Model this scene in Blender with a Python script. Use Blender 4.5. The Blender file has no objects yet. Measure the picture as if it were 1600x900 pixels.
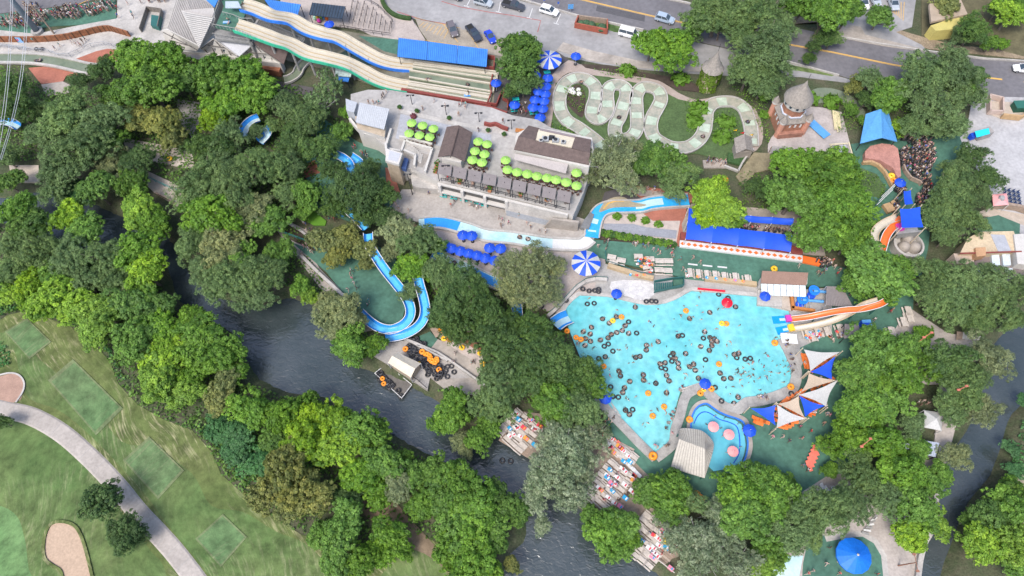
import bpy, math, random, bmesh
import numpy as np
from mathutils import Vector, Matrix
# ---------------------------------------------------------------- camera, sky, sun, exposure
sc = bpy.context.scene
H = 120.0; FPX = 1067.0; TILT = math.radians(26.6); ROLL = math.radians(-2.7)
cam_d = bpy.data.cameras.new('camera'); cam = bpy.data.objects.new('camera', cam_d)
sc.collection.objects.link(cam); sc.camera = cam
cam_d.sensor_width = 36.0; cam_d.lens = FPX/1600*36; cam_d.clip_start = 1; cam_d.clip_end = 6000
RM = Matrix.Rotation(TILT, 3, 'X') @ Matrix.Rotation(ROLL, 3, 'Z')
cam.matrix_world = Matrix.Translation((0, 0, H)) @ RM.to_4x4()
SUN_EL = math.radians(58); SUN_AZ = math.radians(215)      # direction the sun stands in, clockwise from +Y
world = bpy.data.worlds.new('World'); sc.world = world; world.use_nodes = True
wn = world.node_tree; wn.nodes.clear()
sky = wn.nodes.new('ShaderNodeTexSky'); sky.sky_type = 'NISHITA'; sky.sun_disc = False
sky.sun_elevation = SUN_EL; sky.sun_rotation = SUN_AZ; sky.air_density = 1.0; sky.dust_density = 3.0; sky.ozone_density = 1.0
bg = wn.nodes.new('ShaderNodeBackground'); bg.inputs[1].default_value = 0.15
wo = wn.nodes.new('ShaderNodeOutputWorld')
wn.links.new(sky.outputs[0], bg.inputs[0]); wn.links.new(bg.outputs[0], wo.inputs[0])
sd = bpy.data.lights.new('sun', 'SUN'); sun = bpy.data.objects.new('sun', sd); sc.collection.objects.link(sun)
sd.energy = 1.6; sd.angle = math.radians(20); sd.color = (1, 0.955, 0.89)
sdir = Vector((math.sin(SUN_AZ)*math.cos(SUN_EL), math.cos(SUN_AZ)*math.cos(SUN_EL), math.sin(SUN_EL)))
sun.rotation_euler = sdir.to_track_quat('Z', 'Y').to_euler()
sc.view_settings.view_transform = 'Standard'; sc.view_settings.look = 'None'
sc.view_settings.exposure = 0.86; sc.view_settings.gamma = 1.0
sc.cycles.max_bounces = 5; sc.cycles.diffuse_bounces = 3; sc.cycles.transparent_max_bounces = 4

COL = sc.collection
R = random.Random(7)
def P(px, py, z=0.0):
    d = RM @ Vector(((px-800)/FPX, -(py-450)/FPX, -1)); t = (z-H)/d.z
    return Vector((d.x*t, d.y*t, z))
def S(px, py, z=0.0):                     # pixels of the photograph per metre there
    return 2.0/(P(px+1, py, z)-P(px-1, py, z)).length
def PX(v):                                # world -> photograph pixel
    c = RM.transposed() @ (Vector(v)-Vector((0, 0, H)))
    return (800-c.x/c.z*FPX, 450+c.y/c.z*FPX)
def lerp(a, b, t): return a+(b-a)*t

# ---------------------------------------------------------------- materials
MATS = {}
def M(name, rgb=(.5,.5,.5), rough=.8, var=.18, sc_=.8, bump=.0, bsc=None, rgb2=None, spec=.35, metal=0, fine=.12, tr=0):
    if name in MATS: return MATS[name]
    m = bpy.data.materials.new(name); m.use_nodes = True; nt = m.node_tree; N = nt.nodes; L = nt.links
    b = N['Principled BSDF']; b.inputs['Roughness'].default_value = rough; b.inputs['Specular IOR Level'].default_value = spec
    b.inputs['Metallic'].default_value = metal
    geo = N.new('ShaderNodeNewGeometry')
    n1 = N.new('ShaderNodeTexNoise'); n1.inputs['Scale'].default_value = sc_; n1.inputs['Detail'].default_value = 6; n1.inputs['Roughness'].default_value = .65
    L.new(geo.outputs['Position'], n1.inputs['Vector'])
    mr = N.new('ShaderNodeMapRange'); mr.inputs[1].default_value = .3; mr.inputs[2].default_value = .7
    L.new(n1.outputs['Fac'], mr.inputs[0])
    mx = N.new('ShaderNodeMix'); mx.data_type = 'RGBA'
    c2 = rgb2 or tuple(c*(1+var) for c in rgb); c1 = rgb if rgb2 else tuple(c*(1-var) for c in rgb)
    mx.inputs[6].default_value = (*c1, 1); mx.inputs[7].default_value = (*c2, 1)
    L.new(mr.outputs[0], mx.inputs[0])
    n2 = N.new('ShaderNodeTexNoise'); n2.inputs['Scale'].default_value = sc_*9; n2.inputs['Detail'].default_value = 3
    L.new(geo.outputs['Position'], n2.inputs['Vector'])
    m2 = N.new('ShaderNodeMapRange'); m2.inputs[1].default_value = .3; m2.inputs[2].default_value = .7; m2.inputs[3].default_value = 1-fine; m2.inputs[4].default_value = 1+fine
    L.new(n2.outputs['Fac'], m2.inputs[0])
    mu = N.new('ShaderNodeVectorMath'); mu.operation = 'SCALE'; L.new(mx.outputs[2], mu.inputs[0]); L.new(m2.outputs[0], mu.inputs['Scale'])
    L.new(mu.outputs[0], b.inputs['Base Color'])
    if bump:
        n3 = N.new('ShaderNodeTexNoise'); n3.inputs['Scale'].default_value = bsc or sc_*6; n3.inputs['Detail'].default_value = 4
        L.new(geo.outputs['Position'], n3.inputs['Vector'])
        bp = N.new('ShaderNodeBump'); bp.inputs['Strength'].default_value = 1; bp.inputs['Distance'].default_value = bump
        L.new(n3.outputs['Fac'], bp.inputs['Height']); L.new(bp.outputs[0], b.inputs['Normal'])
    if tr:
        out = N['Material Output']; t = N.new('ShaderNodeBsdfTranslucent'); L.new(mu.outputs[0], t.inputs[0])
        ms = N.new('ShaderNodeMixShader'); ms.inputs[0].default_value = tr
        L.new(b.outputs[0], ms.inputs[1]); L.new(t.outputs[0], ms.inputs[2]); L.new(ms.outputs[0], out.inputs[0])
    MATS[name] = m; return m
def nodes_of(m):
    return m.node_tree.nodes, m.node_tree.links, m.node_tree.nodes['Principled BSDF']
def leaf_mat(name, rgb, var=.35, hue=(1.15, 1.05, .7), tr=.36):
    m = bpy.data.materials.new(name); m.use_nodes = True; N, L, b = nodes_of(m)
    b.inputs['Roughness'].default_value = .5; b.inputs['Specular IOR Level'].default_value = .3
    geo = N.new('ShaderNodeNewGeometry'); oi = N.new('ShaderNodeObjectInfo')
    att = N.new('ShaderNodeAttribute'); att.attribute_name = 'tone'
    mr = N.new('ShaderNodeMapRange'); mr.inputs[3].default_value = 1-var; mr.inputs[4].default_value = 1+var
    L.new(geo.outputs['Random Per Island'], mr.inputs[0])
    m2 = N.new('ShaderNodeMapRange'); m2.inputs[3].default_value = .62; m2.inputs[4].default_value = 1.45
    L.new(att.outputs['Fac'], m2.inputs[0])
    m3 = N.new('ShaderNodeMapRange'); m3.inputs[3].default_value = .85; m3.inputs[4].default_value = 1.15
    L.new(oi.outputs['Random'], m3.inputs[0])
    a = N.new('ShaderNodeMath'); a.operation = 'MULTIPLY'; L.new(mr.outputs[0], a.inputs[0]); L.new(m2.outputs[0], a.inputs[1])
    a2 = N.new('ShaderNodeMath'); a2.operation = 'MULTIPLY'; L.new(a.outputs[0], a2.inputs[0]); L.new(m3.outputs[0], a2.inputs[1])
    mx = N.new('ShaderNodeMix'); mx.data_type = 'RGBA'; mx.inputs[6].default_value = (*rgb, 1)
    mx.inputs[7].default_value = (rgb[0]*hue[0]*1.25, rgb[1]*hue[1], rgb[2]*hue[2], 1)
    L.new(att.outputs['Fac'], mx.inputs[0])
    gy_ = N.new('ShaderNodeMix'); gy_.data_type = 'RGBA'; q_ = sum(rgb)/3; gy_.inputs[7].default_value = (q_*.85+rgb[0]*.15, q_*.45+rgb[1]*.66, q_*.55+rgb[2]*.45, 1)
    fr_ = N.new('ShaderNodeMath'); fr_.operation = 'MULTIPLY'; fr_.inputs[1].default_value = 7.13; L.new(oi.outputs['Random'], fr_.inputs[0]); ff_ = N.new('ShaderNodeMath'); ff_.operation = 'FRACT'; L.new(fr_.outputs[0], ff_.inputs[0])
    fm_ = N.new('ShaderNodeMath'); fm_.operation = 'MULTIPLY'; fm_.inputs[1].default_value = .42; L.new(ff_.outputs[0], fm_.inputs[0])
    L.new(fm_.outputs[0], gy_.inputs[0]); L.new(mx.outputs[2], gy_.inputs[6])
    mu = N.new('ShaderNodeVectorMath'); mu.operation = 'SCALE'; L.new(gy_.outputs[2], mu.inputs[0]); L.new(a2.outputs[0], mu.inputs['Scale'])
    L.new(mu.outputs[0], b.inputs['Base Color'])
    t = N.new('ShaderNodeBsdfTranslucent'); L.new(mu.outputs[0], t.inputs[0])
    ms = N.new('ShaderNodeMixShader'); ms.inputs[0].default_value = tr
    L.new(b.outputs[0], ms.inputs[1]); L.new(t.outputs[0], ms.inputs[2]); L.new(ms.outputs[0], N['Material Output'].inputs[0])
    MATS[name] = m; return m

concrete = M('pale_concrete', (.33,.295,.26), .85, .28, .22, .01, 4, fine=.10)
concrete_w = M('white_concrete', (.40,.38,.355), .8, .22, .3, .01, 4)
concrete_g = M('grey_concrete', (.30,.295,.285), .85, .2, .3, .01, 4)
stone = M('mottled_pool_stone', (.40,.385,.36), .8, .2, .5, .02, 3, rgb2=(.22,.21,.2))
matgreen = M('green_mat', (.062,.150,.108), .75, .26, .16, .01, 8, fine=.16)
asphalt = M('road_asphalt', (.145,.14,.15), .85, .16, .12, .01, 6)
asphalt_l = M('worn_asphalt', (.27,.265,.265), .85, .22, .1, .01, 6, fine=.1)
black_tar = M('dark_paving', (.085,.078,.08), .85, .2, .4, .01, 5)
redpave = M('terracotta_paving', (.33,.125,.085), .8, .16, .3, .01, 5)
redwood = M('red_painted_wood', (.22,.055,.045), .7, .2, 1.2, .01)
brick = M('brick', (.30,.125,.07), .85, .25, 1.5, .02, 8)
soil = M('garden_soil', (.06,.045,.035), .95, .35, .6, .05, 3)
beige = M('beige_gravel', (.42,.36,.30), .9, .16, .8, .02, 8)
white = M('white_paint', (.58,.58,.57), .5, .05, .8)
cream = M('cream_fibreglass', (.52,.475,.385), .3, .07, .7, spec=.5)
tanline = M('tan_lane_edge', (.45,.34,.20), .4, .08, .7)
yellow = M('yellow_paint', (.60,.36,.09), .7, .12, .7)
redpaint = M('faded_red_paint', (.35,.10,.09), .7, .2, .8)
blueS = M('blue_canvas', (.015,.085,.62), .55, .08, .5, fine=.05, tr=.12)
blueL = M('blue_metal_roof', (.055,.22,.62), .45, .16, .35, fine=.08)
blueP = M('pale_blue_roof', (.10,.31,.62), .5, .06, .3)
blueslide = M('blue_fibreglass', (.03,.27,.72), .25, .08, .5, spec=.5)
bluedk = M('navy_roof', (.035,.055,.085), .6, .2, .8)
whiteC = M('white_canvas', (.50,.50,.485), .6, .05, .6, tr=.12)
sandC = M('sand_canvas', (.48,.385,.29), .6, .06, .6, tr=.12)
lime = M('lime_canvas', (.33,.60,.12), .55, .10, 1.5, tr=.15)
teal = M('teal_paint', (.03,.24,.22), .5, .1, 1)
tealb = M('bright_teal', (.02,.42,.42), .5, .1, 1)
tealr = M('teal_steel', (.03,.12,.11), .5, .1, 1)
orange = M('orange_fibreglass', (.80,.16,.035), .3, .08, .6, spec=.5)
orangeT = M('orange_rubber', (.85,.28,.02), .4, .06, 2, spec=.5)
yellowT = M('yellow_rubber', (.85,.50,.03), .4, .06, 2, spec=.5)
blackT = M('black_rubber', (.03,.03,.034), .35, .2, 2, spec=.5)
magenta = M('magenta_paint', (.55,.05,.35), .4, .05, 1)
pinkC = M('pink_canvas', (.75,.33,.33), .5, .06, 1)
redC = M('red_canvas', (.72,.012,.035), .4, .05, 1)
wood = M('weathered_wood', (.30,.23,.18), .85, .25, 2.0, .01)
woodl = M('tan_wood', (.42,.28,.15), .8, .2, 2.0, .01)
woodo = M('orange_stained_wood', (.42,.17,.05), .7, .2, 2.0, .01)
steel = M('galvanised_steel', (.42,.43,.44), .45, .1, 2, metal=.3)
dark = M('dark_metal', (.03,.03,.035), .5, .1, 2)
shingle = M('brown_shingle', (.115,.085,.078), .9, .22, 1.5, .03, 12, fine=.2)
shingleg = M('grey_shake', (.25,.225,.20), .9, .25, 2.2, .04, 10, fine=.25)
metalroof = M('grey_metal_roof', (.33,.315,.31), .5, .08, .4, spec=.4)
taupeC = M('taupe_canvas', (.215,.19,.185), .7, .08, .8)
stucco = M('white_stucco', (.50,.48,.45), .9, .08, .8, .01)
tanwall = M('tan_limestone', (.40,.33,.25), .9, .2, 1.2, .03, 8)
glass = M('window_glass', (.04,.06,.08), .08, .2, 1, spec=.8)
barkm = M('tree_bark', (.16,.135,.115), .9, .3, 3, .05)
barkg = M('pale_bark', (.36,.34,.33), .9, .2, 3, .05)
def water_mat(name, c1, c2, sc_, bump, bsc, rough=.06, spec=.5, stretch=None, hl=0):
    m = M(name, c1, rough, .1, sc_, 0, rgb2=c2, spec=spec, fine=.05)
    N, L, b = nodes_of(m)
    geo = N.new('ShaderNodeNewGeometry'); mp = N.new('ShaderNodeMapping'); L.new(geo.outputs['Position'], mp.inputs[0])
    if stretch: mp.inputs['Rotation'].default_value = (0, 0, stretch[0]); mp.inputs['Scale'].default_value = (stretch[1], 1, 1)
    n = N.new('ShaderNodeTexNoise'); n.inputs['Scale'].default_value = bsc; n.inputs['Detail'].default_value = 3; n.inputs['Distortion'].default_value = .8
    L.new(mp.outputs[0], n.inputs['Vector'])
    bp = N.new('ShaderNodeBump'); bp.inputs['Distance'].default_value = bump; L.new(n.outputs['Fac'], bp.inputs['Height']); L.new(bp.outputs[0], b.inputs['Normal'])
    return m
river_m = water_mat('river_water', (.018,.031,.032), (.075,.088,.095), .05, .10, 1.5, .13, 1.0, (math.radians(55), .7))  # paler noise patches put cloud reflections into the base colour
pool_m = water_mat('pool_water', (.105,.43,.465), (.21,.54,.56), .14, .10, 1.1, .14, .5)
chute_m = water_mat('shallow_green_water', (.15,.19,.13), (.24,.27,.20), .25, .06, 1.6, .12, .5)
chuteb_m = water_mat('pale_blue_water', (.32,.55,.60), (.55,.66,.66), .25, .08, 1.4, .12, .5)
lazy_m = water_mat('green_channel_water', (.12,.155,.105), (.21,.235,.16), .3, .06, 1.4, .12, .5)

# ---------------------------------------------------------------- mesh helpers
class MB:
    def __init__(s): s.v = []; s.f = []; s.m = []; s.mats = []
    def mi(s, m):
        if m not in s.mats: s.mats.append(m)
        return s.mats.index(m)
    def add(s, vs, fs, m):
        o = len(s.v); s.v += [tuple(v) for v in vs]; k = s.mi(m)
        for f in fs: s.f.append(tuple(i+o for i in f)); s.m.append(k)
    def prism(s, pts, z0, z1, m, side=None, bottom=False):
        n = len(pts); a = sum(pts[i][0]*pts[(i+1)%n][1]-pts[(i+1)%n][0]*pts[i][1] for i in range(n))
        if a < 0: pts = pts[::-1]
        zt = z1 if isinstance(z1, (list, tuple)) else [z1]*n
        if a < 0 and isinstance(z1, (list, tuple)): zt = zt[::-1]
        s.add([(p[0], p[1], z0) for p in pts]+[(pts[i][0], pts[i][1], zt[i]) for i in range(n)], [tuple(range(n, 2*n))], m)
        o = len(s.v)-2*n; k = s.mi(side or m)
        for i in range(n):
            j = (i+1) % n; s.f.append((o+i, o+j, o+n+j, o+n+i)); s.m.append(k)
        if bottom: s.f.append(tuple(range(o+n-1, o-1, -1))); s.m.append(k)
    def box(s, c, sz, m, rot=0, mtx=None):
        x, y, z = sz[0]/2, sz[1]/2, sz[2]/2; vs = []
        cr, sr = math.cos(rot), math.sin(rot)
        for dz in (-z, z):
            for dx, dy in ((-x,-y),(x,-y),(x,y),(-x,y)):
                p = Vector((c[0]+dx*cr-dy*sr, c[1]+dx*sr+dy*cr, c[2]+dz)); vs.append(mtx @ p if mtx else p)
        s.add(vs, [(3,2,1,0),(4,5,6,7),(0,1,5,4),(1,2,6,5),(2,3,7,6),(3,0,4,7)], m)
    def beam(s, p, q, w, h, m):
        p, q = Vector(p), Vector(q); d = (q-p); 
        if d.length < 1e-6: return
        d.normalize(); u = Vector((0,0,1)) if abs(d.z) < .95 else Vector((0,1,0))
        r = d.cross(u).normalized(); u = r.cross(d)
        vs = [a+r*x*w/2+u*y*h/2 for a in (p, q) for x, y in ((-1,-1),(1,-1),(1,1),(-1,1))]
        s.add(vs, [(0,1,2,3),(7,6,5,4),(1,0,4,5),(2,1,5,6),(3,2,6,7),(0,3,7,4)], m)
    def tube(s, pts, r, m, n=6, caps=True):
        pts = [Vector(p) for p in pts]; rs = r if isinstance(r, (list, tuple)) else [r]*len(pts); vs = []
        up = Vector((0,0,1))
        for i, p in enumerate(pts):
            d = (pts[min(i+1, len(pts)-1)]-pts[max(i-1, 0)]).normalized()
            a = d.cross(up if abs(d.z) < .9 else Vector((1,0,0))).normalized(); b = d.cross(a)
            for k in range(n):
                t = 2*math.pi*k/n; vs.append(p+(a*math.cos(t)+b*math.sin(t))*rs[i])
        fs = [(i*n+k, i*n+(k+1)%n, (i+1)*n+(k+1)%n, (i+1)*n+k) for i in range(len(pts)-1) for k in range(n)]
        if caps: fs += [tuple(range(n-1,-1,-1)), tuple(range((len(pts)-1)*n, len(pts)*n))]
        s.add(vs, fs, m)
    def lathe(s, prof, m, n=12, c=(0,0,0), ph=0, mats=None):
        o = len(s.v); K = len(prof)
        vs = [(c[0]+r*math.cos(ph+2*math.pi*k/n), c[1]+r*math.sin(ph+2*math.pi*k/n), c[2]+z) for r, z in prof for k in range(n)]
        s.v += vs
        for i in range(K-1):
            for k in range(n):
                mm = mats[k % len(mats)] if mats else m
                s.f.append((o+i*n+k, o+i*n+(k+1)%n, o+(i+1)*n+(k+1)%n, o+(i+1)*n+k)); s.m.append(s.mi(mm))
    def build(s, name, parent=None, smooth=False, loc=None):
        me = bpy.data.meshes.new(name)
        off = Vector(loc) if loc is not None else (Vector(parent['_w']) if parent is not None and '_w' in parent else Vector((0,0,0)))
        me.from_pydata([(v[0]-off[0], v[1]-off[1], v[2]-off[2]) for v in s.v], [], s.f)
        for m in s.mats: me.materials.append(m)
        me.polygons.foreach_set('material_index', s.m)
        if smooth: me.polygons.foreach_set('use_smooth', [True]*len(s.f))
        me.update()
        o = bpy.data.objects.new(name, me); COL.objects.link(o)
        if parent is not None: o.parent = parent; o['_w'] = tuple(off)
        elif loc is not None: o.location = loc; o['_w'] = tuple(off)
        return o
def tag(o, label=None, cat=None, group=None, kind=None):
    if label: o['label'] = label
    if cat: o['category'] = cat
    if group: o['group'] = group
    if kind: o['kind'] = kind
    return o
def thing(name, label, cat, loc=(0,0,0), group=None, rz=0):
    o = bpy.data.objects.new(name, None); COL.objects.link(o); o.location = loc; o.rotation_euler = (0,0,rz)
    o['_w'] = tuple(loc); o.empty_display_size = .5
    return tag(o, label, cat, group)
def kids(o): return [c for c in KID.get(o.name, [])]
KID = {}
def register(root):                        # remember the parts of a prototype
    for o in list(COL.objects):
        if o.parent is not None: KID.setdefault(o.parent.name, [])
        if o.parent is not None and o not in KID[o.parent.name]: KID[o.parent.name].append(o)
def copy_tree(o, parent=None):
    c = o.copy(); COL.objects.link(c)
    if parent is not None: c.parent = parent
    for ch in KID.get(o.name, []): copy_tree(ch, c)
    return c
def make_kind(root):
    def walk(o):
        ks = [x for x in COL.objects if x.parent == o]; KID[o.name] = ks
        for k in ks: walk(k)
    walk(root); root['_used'] = 0; return root
def place(root, loc, rz=0, scale=None, label=None, group=None):
    if not root['_used']: o = root; root['_used'] = 1
    else: o = copy_tree(root)
    o.location = loc; o.rotation_euler = (0,0,rz)
    if scale is not None: o.scale = scale if isinstance(scale, (tuple, list)) else (scale,)*3
    if label: o['label'] = label
    if group: o['group'] = group
    return o
def set_mats(o, d):                        # d: slot index -> material, on the object, mesh stays shared
    for i, m in d.items():
        o.material_slots[i].link = 'OBJECT'; o.material_slots[i].material = m
def cr(pts, n=6, closed=False):
    pts = [tuple(p) for p in pts]; out = []; K = len(pts)
    rng = range(K) if closed else range(K-1)
    for i in rng:
        p0 = pts[(i-1)%K] if closed or i > 0 else pts[0]; p1 = pts[i]; p2 = pts[(i+1)%K]
        p3 = pts[(i+2)%K] if closed or i+2 < K else pts[-1]
        for j in range(n):
            t = j/n
            out.append(tuple(.5*((2*b)+(-a+c)*t+(2*a-5*b+4*c-d)*t*t+(-a+3*b-3*c+d)*t**3) for a, b, c, d in zip(p0, p1, p2, p3)))
    if not closed: out.append(pts[-1])
    return out
def W(pts, z=0): return [P(p[0], p[1], p[2] if len(p) > 2 else z) for p in pts]
def sides(path, w):
    """left and right offsets of a world path; w: number or list of half widths"""
    L_, R_ = [], []
    n = len(path)
    for i, p in enumerate(path):
        d = path[min(i+1, n-1)]-path[max(i-1, 0)]; d = Vector((d.x, d.y, 0)).normalized(); nn = Vector((-d.y, d.x, 0))
        h = w[i] if isinstance(w, (list, tuple)) else w
        L_.append(p+nn*h); R_.append(p-nn*h)
    return L_, R_
def strip(mb, path, profile, m, closed=False):
    """sweep an open cross-section profile [(offset, dz, mat)] along a world path"""
    n = len(path); K = len(profile); vs = []
    for i, p in enumerate(path):
        if closed: d = path[(i+1)%n]-path[(i-1)%n]
        else: d = path[min(i+1, n-1)]-path[max(i-1, 0)]
        d = Vector((d.x, d.y, 0)).normalized(); nn = Vector((-d.y, d.x, 0))
        for q in profile: vs.append(p+nn*q[0]+Vector((0,0,q[1])))
    o = len(mb.v); mb.v += [tuple(v) for v in vs]
    for i in range(n if closed else n-1):
        j = (i+1) % n
        for k in range(K-1):
            mm = profile[k][2] if len(profile[k]) > 2 else m
            mb.f.append((o+i*K+k+1, o+i*K+k, o+j*K+k, o+j*K+k+1)); mb.m.append(mb.mi(mm))
def wallprof(h, w, z=0): return [(-w/2, z), (-w/2, z+h), (w/2, z+h), (w/2, z)][::-1]
SHEET = [0.05]
def sheet(name, pts, m, z=None, smooth=0, depth=.6, side=None, base=0.0):
    if z is None: SHEET[0] += .003; z = SHEET[0]
    if smooth: pts = cr(pts, smooth, True)
    b = MB(); b.prism([(q.x, q.y) for q in W(pts, z)], z-depth, z, m, side)
    return tag(b.build(name), kind='structure')
def inside(x, y, poly):
    c = False; n = len(poly); j = n-1
    for i in range(n):
        xi, yi = poly[i][0], poly[i][1]; xj, yj = poly[j][0], poly[j][1]
        if (yi > y) != (yj > y) and x < (xj-xi)*(y-yi)/(yj-yi)+xi: c = not c
        j = i
    return c
def ordinal(n):
    a = ['zeroth','first','second','third','fourth','fifth','sixth','seventh','eighth','ninth','tenth','eleventh','twelfth','thirteenth','fourteenth','fifteenth','sixteenth','seventeenth','eighteenth','nineteenth']
    if n < 20: return a[n]
    t = ['','','twent','thirt','fort','fift','sixt','sevent','eight','ninet']
    if n >= 100: return 'hundred-and-'+ordinal(n-100) if n > 100 else 'hundredth'
    return t[n//10]+('ieth' if n % 10 == 0 else 'y-'+a[n % 10])
def autolabel(items, landmarks, noun):
    """items: [(object, px, py, description)]: each gets its rank by distance from the landmark that it is nearest to in rank"""
    by = {}
    for it in items: by.setdefault(it[3], []).append(it)
    for desc, g in by.items():
        if len(g) == 1: g[0][0]['label'] = desc; continue
        rk = {}
        for name, lx, ly in landmarks:
            for r_, it in enumerate(sorted(g, key=lambda t: math.hypot(t[1]-lx, t[2]-ly))):
                best = rk.get(it[0].name)
                if best is None or r_+1 < best[0]: rk[it[0].name] = (r_+1, name)
        for it in g:
            r_, name = rk[it[0].name]
            it[0]['label'] = desc+(', closest' if r_ == 1 else ', '+ordinal(r_)+' closest')+' to '+name
# ---------------------------------------------------------------- terrain with the river bed cut in
RIVER = [(-400,250),(-100,285),(0,300),(60,288),(110,292),(160,318),(205,338),(250,352),(278,385),(295,425),(330,455),(400,470),(450,455),(492,470),(515,520),(545,560),(600,580),(640,595),(700,628),(705,670),(755,672),(800,668),(830,700),(860,745),(905,785),(960,840),(1000,868),(1080,930),(1240,980),(1330,960),(1400,925),(1425,880),(1445,830),(1465,770),(1478,720),(1520,660),(1530,600),(1550,540),(1570,515),(1640,470),(1900,380),
         (1950,470),(1640,600),(1590,650),(1575,705),(1560,745),(1525,785),(1505,835),(1485,890),(1470,960),(1300,1090),(1050,1070),(840,1000),(785,920),(782,870),(818,840),(815,800),(770,765),(715,735),(655,705),(610,680),(560,650),(500,620),(440,612),(395,590),(368,545),(352,515),(305,492),(268,465),(255,420),(240,395),(190,410),(130,400),(70,375),(0,345),(-100,330),(-400,330)]
rv = np.array([[p.x, p.y] for p in W(RIVER)])
def seg_dist(X, Y, poly):
    D = np.full(X.shape, 1e9); ins = np.zeros(X.shape, bool); n = len(poly)
    for i in range(n):
        a = poly[i]; b = poly[(i+1)%n]; d = b-a; L2 = d@d
        t = np.clip(((X-a[0])*d[0]+(Y-a[1])*d[1])/L2, 0, 1)
        D = np.minimum(D, np.hypot(X-a[0]-t*d[0], Y-a[1]-t*d[1]))
        c = (a[1] > Y) != (b[1] > Y)
        with np.errstate(divide='ignore', invalid='ignore'):
            xi = (b[0]-a[0])*(Y-a[1])/(b[1]-a[1])+a[0]
        ins ^= c & (X < xi)
    return np.where(ins, -D, D)
gx = np.concatenate([-np.geomspace(2500, 160, 14), np.arange(-150, 151, 1.5), np.geomspace(160, 2500, 14)])
gy = np.concatenate([-np.geomspace(2500, 60, 14), np.arange(-50, 191, 1.5), np.geomspace(200, 2500, 14)])
X, Y = np.meshgrid(gx, gy); D = seg_dist(X, Y, rv)
tt = np.clip((D+2.0)/3.2, 0, 1); Z = -3.2*(1-tt*tt*(3-2*tt))
far = np.clip((np.hypot(X, Y-70)-220)/500, 0, 1)
Z += -0.03*(np.sin(X*.9)*np.cos(Y*.8)+1)*(D > 0) + far*12*np.sin(X*.006+1)*np.sin(Y*.005)
nx, ny = len(gx), len(gy)
me = bpy.data.meshes.new('ground')
me.from_pydata(np.stack([X, Y, Z], -1).reshape(-1, 3).tolist(), [], [(j*nx+i, j*nx+i+1, (j+1)*nx+i+1, (j+1)*nx+i) for j in range(ny-1) for i in range(nx-1)])
ground_m = M('ground_soil_and_weeds', (.04,.066,.026), .95, .3, .35, .08, 2, rgb2=(.10,.092,.06), fine=.3)
me.materials.append(ground_m); me.update(); me.polygons.foreach_set('use_smooth', [True]*len(me.polygons))
g_ = bpy.data.objects.new('ground', me); COL.objects.link(g_); tag(g_, kind='structure')
RZ = -1.7
b = MB(); b.v = [(x, y, RZ) for x, y in ((-400,-200),(400,-200),(400,260),(-400,260))]; b.f = [(0,1,2,3)]; b.m = [0]; b.mats = [river_m]
# the water sheet follows the river outline, a little wider so that it meets the banks
wl = [(p.x, p.y) for p in W(RIVER)]
b = MB(); b.add([(x, y, RZ) for x, y in wl], [tuple(range(len(wl)))[::-1]], river_m); tag(b.build('river_water'), kind='structure')
for o_ in [COL.objects['river_water']]:
    if o_.data.polygons[0].normal.z < 0: o_.data.flip_normals()

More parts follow.
